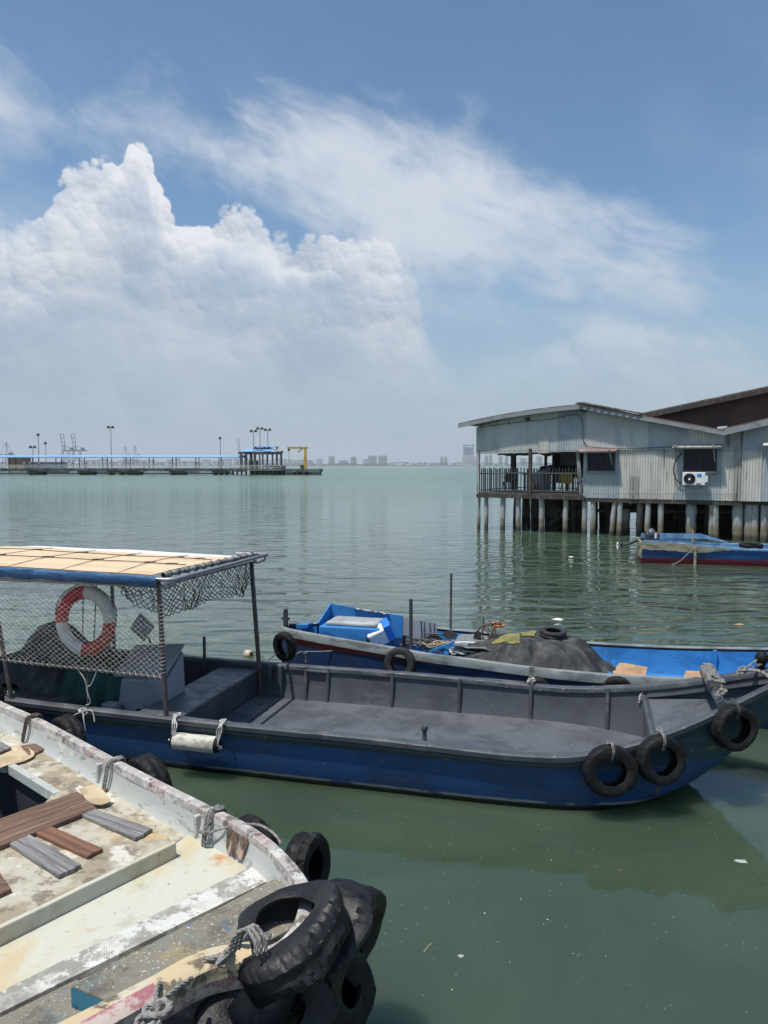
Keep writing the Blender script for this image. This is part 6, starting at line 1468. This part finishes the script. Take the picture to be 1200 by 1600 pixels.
def FB(b, name, m, parent=None, **k):
    b.v = [tuple(Vector(v)-(fl_ if parent is None else Vector((0, 0, 0)))) for v in b.v]
    return b.build(name, m, fboat if parent is None else parent, **k)
rail_px = [(0, 1094), (70, 1125), (189, 1188), (315, 1251), (378, 1281), (420, 1308), (450, 1335), (473, 1362), (488, 1392)]
rail = [P(x, y, FZ) for x, y in rail_px]
d0 = (rail[0]-rail[2]).normalized(); rail = [rail[0]+d0*3.2, rail[0]+d0*1.5]+rail
# round the corner, then along the transom towards the lower left
rail += [P(488, 1425, FZ), P(470, 1462, FZ), P(428, 1490, FZ), P(327, 1511, FZ), P(253, 1548, FZ), P(180, 1587, FZ)]
tdir = (rail[-1]-rail[-3]).normalized(); rail += [rail[-1]+tdir*.4, rail[-1]+tdir*1.0]
def smooth_path(pts, sub=8):
    out = []
    for i in range(len(pts)-1):
        p0, p1, p2, p3 = pts[max(i-1, 0)], pts[i], pts[i+1], pts[min(i+2, len(pts)-1)]
        for k in range(sub): t = k/sub; out.append(.5*((2*p1)+(-p0+p2)*t+(2*p0-5*p1+4*p2-p3)*t*t+(-p0+3*p1-3*p2+p3)*t**3))
    out.append(pts[-1]); return out
rp = smooth_path(rail)
# resample and inward normals
nrm = []
for i in range(len(rp)):
    t = (rp[min(i+1, len(rp)-1)]-rp[max(i-1, 0)]).normalized(); nrm.append(Vector((-t.y*-1*-1, t.x, 0))*-1 if False else Vector((t.y, -t.x, 0)))
cen = Vector((-2.5, 4.0, FZ))
if (cen-rp[len(rp)//3]).dot(nrm[len(rp)//3]) < 0: nrm = [-n_ for n_ in nrm]
def band_mesh(i0, i1, sec, wob=.003, seed=0, close=True):
    """sec: list of (inward offset, z)"""
    rows = []
    for i in range(i0, i1):
        w_ = wob*mnoise.noise(rp[i]*3+Vector((seed, 0, 0))); rows.append([Vector((rp[i].x, rp[i].y, 0))+nrm[i]*(o_+w_)+Vector((0, 0, z_+w_)) for o_, z_ in sec])
    b = MB(); b.grid(rows, closeu=close)
    if close: b.add(rows[0], [tuple(range(len(sec)))]); b.add(rows[-1], [tuple(range(len(sec)))])
    return b
NR = len(rp); iT = next(i for i in range(NR) if (rp[i]-P(327, 1511, FZ)).length < .12) # transom run starts
FB(band_mesh(0, NR, [(0, FZ-.06), (-.004, FZ-.012), (.006, FZ), (.035, FZ+.003), (.066, FZ-.002), (.070, FZ-.05)], .004), 'rail', M_frail)
FB(band_mesh(0, NR, [(-.014, FZ-.035), (-.018, FZ-.075), (-.012, FZ-.11), (.0, FZ-.12), (.0, FZ-.03)], .003), 'outer_strake', M_fred)
FB(band_mesh(iT-2, NR, [(-.03, FZ-.05), (-.03, FZ+.004), (.0, FZ+.022), (.05, FZ+.024), (.095, FZ+.012), (.11, FZ-.03)], .006, 3), 'transom_cap', M_fyel)
FB(band_mesh(iT+12, NR, [(-.034, FZ-.07), (-.036, FZ+.0), (-.006, FZ+.026), (.022, FZ+.029), (.022, FZ-.0)], .004, 8), 'red_edge', M_fred)
rows = []
FB(band_mesh(0, NR, [(.066, FZ-.035), (.075, FZ-.10), (.095, DZF+.012), (.115, DZF-.01)], .004, 5, False), 'bulwark', M_fwall)
FB(band_mesh(0, NR, [(.004, FZ-.05), (.015, .40), (.07, .1), (.14, -.2)], .0, 5, False), 'hull', M_fhull)
# deck with the open hold
outer = [(rp[i]+nrm[i]*.10) for i in range(0, NR, 2)]
far_l, near_l = outer[0], outer[-1]
outer += [near_l+Vector((-1.2, -.3, 0)), Vector((-6.5, 4.2, 0))]
hold_px = [(-160, 1180), (20, 1196), (86, 1236), (78, 1246), (62, 1262), (0, 1292), (-160, 1370)]
hole = [P(x, y, DZF) for x, y in hold_px]
def tess(outl, holes, z, name, m, th=.0):
    loops = [[Vector((p.x, p.y, 0)) for p in outl]]+[[Vector((p.x, p.y, 0)) for p in h] for h in holes]
    tri = tessellate_polygon(loops); allv = [p for l in loops for p in l]
    b = MB(); b.add([Vector((p.x, p.y, z)) for p in allv], [tuple(t) for t in tri]); return FB(b, name, m)
tess(outer, [hole], DZF, 'deck', M_fdeck)
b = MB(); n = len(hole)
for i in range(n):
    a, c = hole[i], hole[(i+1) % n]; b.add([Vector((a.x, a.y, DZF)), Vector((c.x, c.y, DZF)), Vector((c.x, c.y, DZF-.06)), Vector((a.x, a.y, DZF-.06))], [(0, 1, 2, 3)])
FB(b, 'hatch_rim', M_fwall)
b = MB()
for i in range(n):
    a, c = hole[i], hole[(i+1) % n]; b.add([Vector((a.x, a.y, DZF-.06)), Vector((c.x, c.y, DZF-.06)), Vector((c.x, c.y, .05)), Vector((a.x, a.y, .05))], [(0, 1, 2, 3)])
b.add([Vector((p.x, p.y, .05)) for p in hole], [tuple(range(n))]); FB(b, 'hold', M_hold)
# light trim beam along the hold
def beam(pa, pb, w_, z0, z1, name, m, bevel=.004, **k):
    a, c = P(*pa, z1), P(*pb, z1); d = (c-a).normalized(); s_ = Vector((-d.y, d.x, 0))*w_/2; b = MB()
    n = 12; rows = []
    for i in range(n+1):
        p = a.lerp(c, i/n); w2 = .002*mnoise.noise(p*6)
        rows.append([Vector((p.x, p.y, z0))-s_, Vector((p.x, p.y, z1+w2))-s_, Vector((p.x, p.y, z1+w2))+s_, Vector((p.x, p.y, z0))+s_])
    b.grid(rows, closeu=True, smooth=False); b.add(rows[0], [(0, 1, 2, 3)]); b.add(rows[-1], [(0, 1, 2, 3)])
    return FB(b, name, m, bevel=bevel, **k)
beam((18, 1194), (90, 1238), .05, DZF-.05, DZF+.02, 'hatch_rim', M_fwall)
# cream painted strip of deck between the raised platform and the foredeck
def poly_slab(px, z0, z1, name, m, bevel=.006, sub=None):
    pts = [P(x, y, z1) for x, y in px]; b = MB(); b.prism([(p.x, p.y) for p in pts], z0, z1); return FB(b, name, m, bevel=bevel)
pl = [(-40, 1490), (0, 1474), (240, 1345), (278, 1326), (420, 1330), (435, 1345), (400, 1362), (245, 1432), (0, 1556), (-40, 1578)]
poly_slab([(-60, 1480), (0, 1452), (270, 1322), (300, 1300), (360, 1330), (418, 1340), (400, 1356), (245, 1428), (0, 1552), (-60, 1585)], DZF-.02, DZF+.006, 'painted_strip', M_fpaint, 0)
# raised platform with a lipped edge
poly_slab([(-60, 1478), (0, 1450), (272, 1318), (262, 1306), (235, 1292), (213, 1283), (120, 1222), (86, 1240), (60, 1262), (-60, 1318)], DZF+.012, DZF+.085, 'raised_platform', M_fdeck, .008)
beam((-60, 1476), (273, 1315), .030, DZF+.0, DZF+.092, 'platform_lip', M_fpaint, .006)
# ribbed foredeck step
def strip(px_pairs, z, name, m, thick=.02, ribs=0):
    b = MB(); rows = []; n = 260 if ribs else 24
    a0, a1 = P(*px_pairs[0], z), P(*px_pairs[1], z); c0, c1 = P(*px_pairs[2], z), P(*px_pairs[3], z)
    for i in range(n+1):
        t = i/n; p = a0.lerp(a1, t); q = c0.lerp(c1, t); h = (.0010 if i % 2 else 0)*ribs
        rows.append([Vector((p.x, p.y, z-thick)), Vector((p.x, p.y, z+h)), Vector((q.x, q.y, z+h)), Vector((q.x, q.y, z-thick))])
    b.grid(rows, smooth=False); b.add(rows[0], [(0, 1, 2, 3)]); b.add(rows[-1], [(0, 1, 2, 3)]); return FB(b, name, m)
strip([(-40, 1570), (418, 1341), (-60, 1612), (440, 1366)], DZF+.03, 'ribbed_step', M_fwhite, .03, 1)
# gritty slab of the foredeck, end faces painted blue
slab = [P(x, y, DZF+.10) for x, y in [(112, 1540), (160, 1512), (300, 1440), (425, 1374), (455, 1372), (473, 1392), (474, 1420), (452, 1452), (410, 1474), (318, 1494), (245, 1530), (176, 1566)]]
b = MB(); b.prism([(p.x, p.y) for p in slab], DZF+.0, DZF+.10); 
FB(b, 'gritty_slab', M_fgrain, bevel=.006)
e0, e1 = slab[0], slab[-1]; dn = Vector((-(e1-e0).y, (e1-e0).x, 0)).normalized()
if dn.x > 0: dn = -dn
b = MB(); b.add([Vector((p.x, p.y, z_))+dn*.004 for p, z_ in ((e0, DZF+.005), (e1, DZF+.005), (e1, DZF+.095), (e0, DZF+.095))], [(0, 1, 2, 3)]); FB(b, 'blue_end_face', M_fblue)
poly_slab([(-60, 1612), (0, 1583), (120, 1530), (180, 1572), (120, 1605), (0, 1665), (-60, 1690)], DZF-.01, DZF+.012, 'worn_foredeck', M_fgrain, 0)
poly_slab([(398, 1352), (420, 1341), (448, 1352), (470, 1376), (480, 1400), (470, 1392), (455, 1373), (425, 1375)], DZF+.0, DZF+.045, 'corner_deck', M_fwhite, 0)
# broken-through brown patch on the bulwark, near the corner
b = MB(); ii = min(range(NR), key=lambda i: (rp[i]-P(388, 1290, FZ)).length)
rows = []
for k in range(9):
    t = k/8; rg = []
    for j in range(9):
        v = j/8; o_ = rp[ii-3].lerp(rp[ii+3], .5+(t-.5)*(1-.3*v+.25*mnoise.noise(Vector((k, j*2, 3))))); 
        rg.append(Vector((o_.x, o_.y, 0))+nrm[ii]*(.068+.030*v+.004)+Vector((0, 0, FZ-.03-(FZ-DZF-.06)*v*(.8+.3*abs(math.sin(k*1.9))))))
    rows.append(rg)
b.grid(rows); FB(b, 'bare_wood_patch', mat('bare_brown_wood', (.13, .085, .06), [dict(col=(.36, .30, .24), s=12, st=(2, 2, .4), lo=.52, hi=.62), dict(col=(.05, .035, .03), s=25, st=(2, 2, .5), lo=.52, hi=.62)], rough=.9, bump=[(30, .004, (2, 2, .5))]))
# timber knees standing on the inside of the bulwark
for px, py in ((165, 1216), (318, 1302)):
    i = min(range(NR), key=lambda i: (rp[i]+nrm[i]*.1-P(px, py, DZF)).length); p = rp[i]+nrm[i]*.085; t = (rp[i+1]-rp[i-1]).normalized(); ang = math.atan2(t.y, t.x)
    b = MB(); b.box((p.x, p.y, (FZ+DZF)/2-.01), (.03, .04, FZ-DZF-.05), Matrix.Rotation(ang, 3, 'Z')); FB(b, 'knee', M_fwall, bevel=.006)

# loose planks and sheets on the deck
M_wbrown = mat('brown_weathered_plank', (.17, .10, .065), [dict(col=(.09, .055, .04), s=3, st=(.5, 9, 2), lo=.42, hi=.6), dict(col=(.30, .21, .15), s=4, st=(.6, 14, 2), lo=.55, hi=.68), dict(col=(.05, .04, .03), s=9, lo=.66, hi=.72)], rough=.85, bump=[(6, .006, (.4, 10, 1))])
M_wred = mat('reddish_brown_plank', (.20, .10, .06), [dict(col=(.12, .06, .04), s=3, st=(.5, 9, 2), lo=.45, hi=.6)], rough=.75, bump=[(6, .004, (.4, 10, 1))])
M_wgrey = mat('silver_grey_plank', (.22, .215, .21), [dict(col=(.12, .12, .125), s=3, st=(.5, 10, 2), lo=.42, hi=.6), dict(col=(.36, .355, .34), s=4, st=(.6, 16, 2), lo=.55, hi=.68)], rough=.85, bump=[(6, .006, (.4, 10, 1))])
def plank(px, z, th, label, m, name='loose_plank', tilt=0, cat='plank', cham=.004):
    """px: four picture corners of its top face, going round"""
    pts = [P(x, y, z+th) for x, y in px]; c = sum(pts, Vector())/len(pts); d = (pts[1]-pts[0]); ang = math.atan2(d.y, d.x); rot = Matrix.Rotation(-ang, 3, 'Z')
    loc = [rot @ (p-c) for p in pts]; ring = []
    for i in range(4):
        a_, c_ = loc[i], loc[(i+1) % 4]; n_ = 9 if (a_-c_).length > .25 else 6; sd_ = (c_-a_).normalized(); sd_ = Vector((-sd_.y, sd_.x, 0))
        for k in range(n_): ring.append(a_.lerp(c_, k/n_)+sd_*(.010 if i % 2 else .004)*(mnoise.noise(Vector((k*1.7+i*5, px[0][0]*.1, 2)))))
    b = MB(); b.prism([(p.x, p.y) for p in ring], -th, [0.0+tilt*p.x for p in ring])
    o = b.build(name, m, bevel=cham); o.location = (c.x, c.y, z+th); o.rotation_euler.z = ang; return tag(o, label, cat)
PZ = DZF+.087
plank([(-60, 1300), (120, 1236), (152, 1262), (-60, 1345)], PZ+.002, .025, 'wide brown weathered board leading across the hold', M_wbrown)
plank([(143, 1262), (239, 1294), (212, 1309), (120, 1269)], PZ+.001, .022, 'silver grey plank right of the wide brown board', M_wgrey)
plank([(75, 1288), (161, 1325), (136, 1337), (51, 1298)], PZ+.001, .022, 'reddish brown plank between the two grey planks', M_wred)
plank([(46, 1303), (127, 1350), (92, 1367), (15, 1317)], PZ+.001, .024, 'dark grey plank below the reddish brown plank', M_wgrey)
plank([(-30, 1366), (0, 1364), (18, 1388), (-30, 1410)], PZ+.001, .022, 'dark brown plank end at the left edge of the picture', M_wbrown)
plank([(31, 1165), (68, 1160), (76, 1167), (45, 1180)], DZF+.004, .02, 'short brown stick on the deck near the brown rope', M_wbrown)
plank([(-20, 1150), (0, 1158), (18, 1167), (-20, 1182)], DZF+.03, .015, 'dark grey board at the left edge on the plywood scrap', M_wgrey)
plank([(148, 1234), (160, 1229), (169, 1232), (158, 1241)], PZ+.001, .02, 'tiny dark wooden block at the tip of the wide brown board', M_wbrown, 'wood_block', cat='block')
M_ply = mat('tan_plywood_scrap', (.50, .40, .26), [dict(col=(.36, .27, .17), s=5, lo=.48, hi=.6, a=.8), dict(col=(.6, .52, .38), s=8, lo=.58, hi=.68)], rough=.85, bump=[(8, .003, I3)])
def scrap(px, z, th, label, name, m, seed=0, curl=.02, cat='scrap'):
    pts = [P(x, y, z) for x, y in px]; c = sum(pts, Vector())/len(pts); b = MB(); rows = []
    ring = smooth_path(pts+[pts[0]], 5)[:-1]
    for k in range(7):
        t = k/6; rows.append([Vector(((p.x-c.x)*t, (p.y-c.y)*t, th+curl*t*t*(.5+mnoise.noise(Vector((p.x*4, p.y*4, seed)))))) for p in ring])
    rows.append([v-Vector((0, 0, .006)) for v in rows[-1]]); rows += [[v-Vector((0, 0, .006)) for v in r_] for r_ in reversed(rows[:-1])]
    b.grid(rows, closeu=True); o = b.build(name, m); o.location = (c.x, c.y, z); return tag(o, label, cat)
scrap([(-30, 1160), (10, 1168), (38, 1168), (54, 1180), (40, 1190), (10, 1198), (-30, 1212)], DZF+.012, .006, 'tan plywood scrap with a rounded corner over the edge of the hold', 'plywood_scrap', M_ply, 1, .01)
scrap([(124, 1236), (150, 1230), (168, 1246), (172, 1254), (155, 1259), (138, 1254)], PZ+.022, .006, 'torn tan sheet curling at the end of the wide brown board', 'torn_sheet', M_ply, 5, .02)
# white pvc pipe
a, c = P(209, 1244, DZF+.012), P(241, 1262, DZF+.012); b = MB(); d = (c-a).normalized(); L = (c-a).length; b.lathe([(.007, 0), (.011, 0), (.011, L), (.007, L)], n=14, closed=True); o = b.build('white_pipe', M_whitep); o.location = a; o.rotation_euler = d.to_track_quat('Z', 'Y').to_euler(); tag(o, 'short white plastic pipe lying along the bulwark foot', 'pipe')
# lashings over the rail
def lash(px, label, m, r_, seed, n=2, wide=.022):
    i = min(range(NR), key=lambda i: (rp[i]-P(px[0], px[1], FZ)).length); t = (rp[i+1]-rp[i-1]).normalized(); N_ = nrm[i]; p = rp[i]; b = MB()
    for k in range(n):
        o_ = t*(k-(n-1)/2)*wide; z = Vector((0, 0, 1))
        rope(b, [p+o_+N_*.13+z*-(FZ-DZF-.01), p+o_*1.1+N_*.112+z*-.08, p+o_+N_*.085+z*.012, p+o_*.8+N_*.03+z*(.016), p+o_-N_*.02+z*.006, p+o_*.8-N_*.035-z*.12, p+o_*.5-N_*.05-z*.25], r_)
    rope(b, tangle(p+N_*.02+Vector((0, 0, .02)), .032, 8, seed, .3), r_)
    return b, p, N_, t, label, m
for px, lab, m_, r_, sd_ in (((50, 1125), 'brown rope lashed over the rail at the far left tyre', M_ropebr, .009, 1), ((178, 1188), 'grey rope lashed over the rail above the second tyre', M_rope, .008, 2)):
    b, p, N_, t, lab, m_ = lash(px, lab, m_, r_, sd_); tag(b.build('rail_lashing', m_), lab, 'rope')
b, p, N_, t, lab, m_ = lash((345, 1268), 'grey rope knotted over the rail near the brown patch, one end tied forward', M_rope, .0075, 3, 2)
fr = P(318, 1300, DZF+.10); rope(b, [p+Vector((0, 0, .03)), p.lerp(fr, .5)+Vector((0, 0, -.0)), fr, fr+Vector((.01, -.01, -.06))], .008); rope(b, tangle(fr, .035, 9, 9, .6), .0085)
rope(b, [fr+Vector((.02, .0, -.01)), fr.lerp(P(400, 1288, FZ+.01), .5)+Vector((0, 0, .01)), P(400, 1288, FZ+.01), P(425, 1300, FZ+.012), P(440, 1318, FZ+.0)], .007)
tag(b.build('rail_lashing', M_rope), lab, 'rope')
# tyres hanging outside
def out_tyre(px, py, z, Ro, w_, ri, label, off=.12, m=None, lean=.05, dz=0, **k):
    i = min(range(NR), key=lambda i: (rp[i]-P(px, py, FZ)).length); p = rp[i]-nrm[i]*off; return tyre(Vector((p.x, p.y, z)), -nrm[i]+Vector((0, 0, lean)), Ro, w_, ri, label, 'tyres hanging outside the foreground boat', m, **k)
out_tyre(88, 1132, .60, .215, .13, .12, 'tyre outside the rail by the brown rope')
out_tyre(216, 1196, .585, .225, .14, .12, 'tyre outside the rail by the plain grey lashing')
out_tyre(366, 1272, .52, .20, .14, .12, 'tyre mostly hidden outside the rail by the brown patch')
o = tyre(P(480, 1352, .66), Vector((.86, -.35, .10)), .165, .13, .09, 'black tyre standing edge-on at the round corner of the boat', 'tyres hanging outside the foreground boat', groove=.012)
o = tyre(P(-18, 1085, .72), -nrm[10]+Vector((0, 0, .1)), .20, .13, .11, 'tyre at the left edge of the picture between the two boats', 'tyres hanging outside the foreground boat')
# the tyre cluster over the transom
G2 = 'tyres heaped over the transom corner'
M_tyre3 = mat('shiny_worn_tyre', (.008, .0085, .010), [dict(col=(.022, .022, .024), s=5, lo=.5, hi=.66, a=.8), dict(col=(.16, .16, .155), s=16, lo=.64, hi=.70, a=.6, r=.75)], rough=.36, rough2=.62, bump=[(6, .010, I3), (24, .003, I3), (60, .0012, I3)])
tyre(P(458, 1466, .77), Vector((-.44, .06, .88)), .275, .20, .160, 'upper tyre of the heap, its opening with the rope knot facing up', G2, M_tyre3, n=220, tread=30, squash=.07, twist=.07, groove=.009, seed=2, crumple=.05)
tyre(P(528, 1488, .56), Vector((.90, -.30, -.22)), .30, .22, .17, 'right tyre of the heap, standing with its tread towards the open water', G2, M_tyre3, n=220, tread=28, squash=.03, twist=.06, groove=.009, seed=5, crumple=.06)
tyre(P(415, 1575, .55), Vector((.10, -.72, .66)), .265, .17, .15, 'lower left tyre of the heap, dusty sidewall by the transom cap', G2, M_tyre3, n=200, tread=28, squash=-.04, twist=.06, groove=.013, seed=9, crumple=.06)
tyre(P(500, 1590, .30), Vector((.75, -.62, .15)), .29, .18, .17, 'lowest tyre of the heap, hanging nearest the water', G2, M_tyre3, n=200, tread=28, groove=.013, seed=12, crumple=.06)
# thick ropes on the cluster
b = MB(); c = P(415, 1452, .93)
for k in range(3):
    a = P(384+7*k, 1452-3*k, .96); rope(b, [a+Vector((-.07, .02, -.11)), a+Vector((-.045, .0, -.03)), a+Vector((-.0, 0, .0)), a+Vector((.04, -.03, -.03)), a+Vector((.05, -.04, -.08))], .0075)
rope(b, tangle(P(414, 1462, .90), .028, 9, 12, .7), .0085)
tag(b.build('tyre_rope', M_rope), 'thick grey rope knotted round the rim of the upper heap tyre', 'rope')
b = MB(); a = P(368, 1476, .80); rope(b, [P(340, 1508, .82), P(352, 1492, .84), a, P(370, 1466, .84), P(385, 1462, .86)], .017); rope(b, [P(318, 1500, .81), P(340, 1495, .82), P(360, 1488, .84)], .012)
tag(b.build('thick_rope', M_rope), 'thick pale rope coming out from under the heap on the deck side', 'rope')
b = MB(); a = P(246, 1578, FZ+.05)
rope(b, [P(300, 1528, FZ+.03), P(275, 1545, FZ+.05), P(255, 1562, FZ+.05), a, P(236, 1590, FZ+.02), P(222, 1612, FZ+.0)], .009); rope(b, [P(250, 1536, FZ+.03), P(244, 1550, FZ+.045), a, P(250, 1600, FZ+.02)], .009); rope(b, tangle(a, .05, 12, 33, .5), .010); rope(b, tangle(P(228, 1600, FZ+.03), .05, 10, 35, .5), .010)
tag(b.build('rope_knot', M_rope), 'grey rope knot lying on the cream transom cap', 'rope')

# ------------------------------------------------------------------ specks, foam and litter floating on the water
M_speck = mat('pale_floating_specks', (.55, .55, .50), rough=.8)
rnd = random.Random(21); b = MB()
for k in range(1500):
    if k < 650: px, py = rnd.uniform(480, 1250), rnd.uniform(1255, 1640)
    elif k < 800: px, py = rnd.uniform(200, 1250), rnd.uniform(1200, 1330)
    else: px, py = rnd.uniform(-50, 1250), 740+rnd.random()**1.5*330
    p = P(px, py, .003)
    if mnoise.noise(Vector((p.x*1.4, p.y*1.4, 3))) < rnd.uniform(-.35, .45): continue
    r_ = rnd.uniform(.0010, .0032)*(1 if k < 800 else 3.5)*(2.0 if rnd.random() < .05 else 1); a0 = rnd.random()*6
    b.add([p+Vector((math.cos(a0+q)*r_*rnd.uniform(.6, 1.3), math.sin(a0+q)*r_*rnd.uniform(.6, 1.3), rnd.uniform(0, .002))) for q in (0, 1.3, 2.6, 3.9, 5.1)], [(0, 1, 2, 3, 4)])
tag(b.build('floating_specks', M_speck, fix=False), 'tiny pale specks floating all over the water', 'debris', kind='stuff')
def litter(px, py, r_, m, label, name='floating_litter'):
    p = P(px, py, .004); b = MB(); n = 9; rr = [r_*rnd.uniform(.6, 1.2) for _ in range(n)]
    top = [Vector((rr[k]*math.cos(2*math.pi*k/n), rr[k]*.7*math.sin(2*math.pi*k/n), .002)) for k in range(n)]; b.add([Vector((0, 0, r_*.25))]+top, [(0, k+1, (k+1) % n+1) for k in range(n)]); b.add(top, [tuple(reversed(range(n)))])
    o = b.build(name, m); o.location = p; return tag(o, label, 'litter')
M_litw = mat('pale_plastic_film', (.35, .38, .36), rough=.4)
litter(1158, 1346, .042, M_litw, 'pale plastic film floating right of the bow reflection')
litter(892, 870, .09, M_whitep, 'white plastic scrap floating beneath the zinc house')
litter(1156, 976, .10, M_card, 'tan scrap floating beyond the work boat'); litter(873, 968, .12, M_whitep, 'pale foam patch floating beyond the tarp heap')
litter(968, 1360, .010, M_lr, 'tiny red scrap floating in the dark reflection'); litter(720, 1494, .020, M_litw, 'faint pale jelly-like film in the open near water')
b = MB(); rope(b, [P(662, 1488, .004), P(668, 1480, .006), P(674, 1474, .004)], .003, 1); tag(b.build('floating_twig', M_card), 'thin straw floating right of the tyre heap', 'twig')
b = MB(); rope(b, [P(1172, 1362, .004), P(1183, 1372, .006), P(1192, 1384, .004)], .004, 1); tag(b.build('floating_twig', M_dwood), 'thin dark twig floating near the right edge', 'twig')
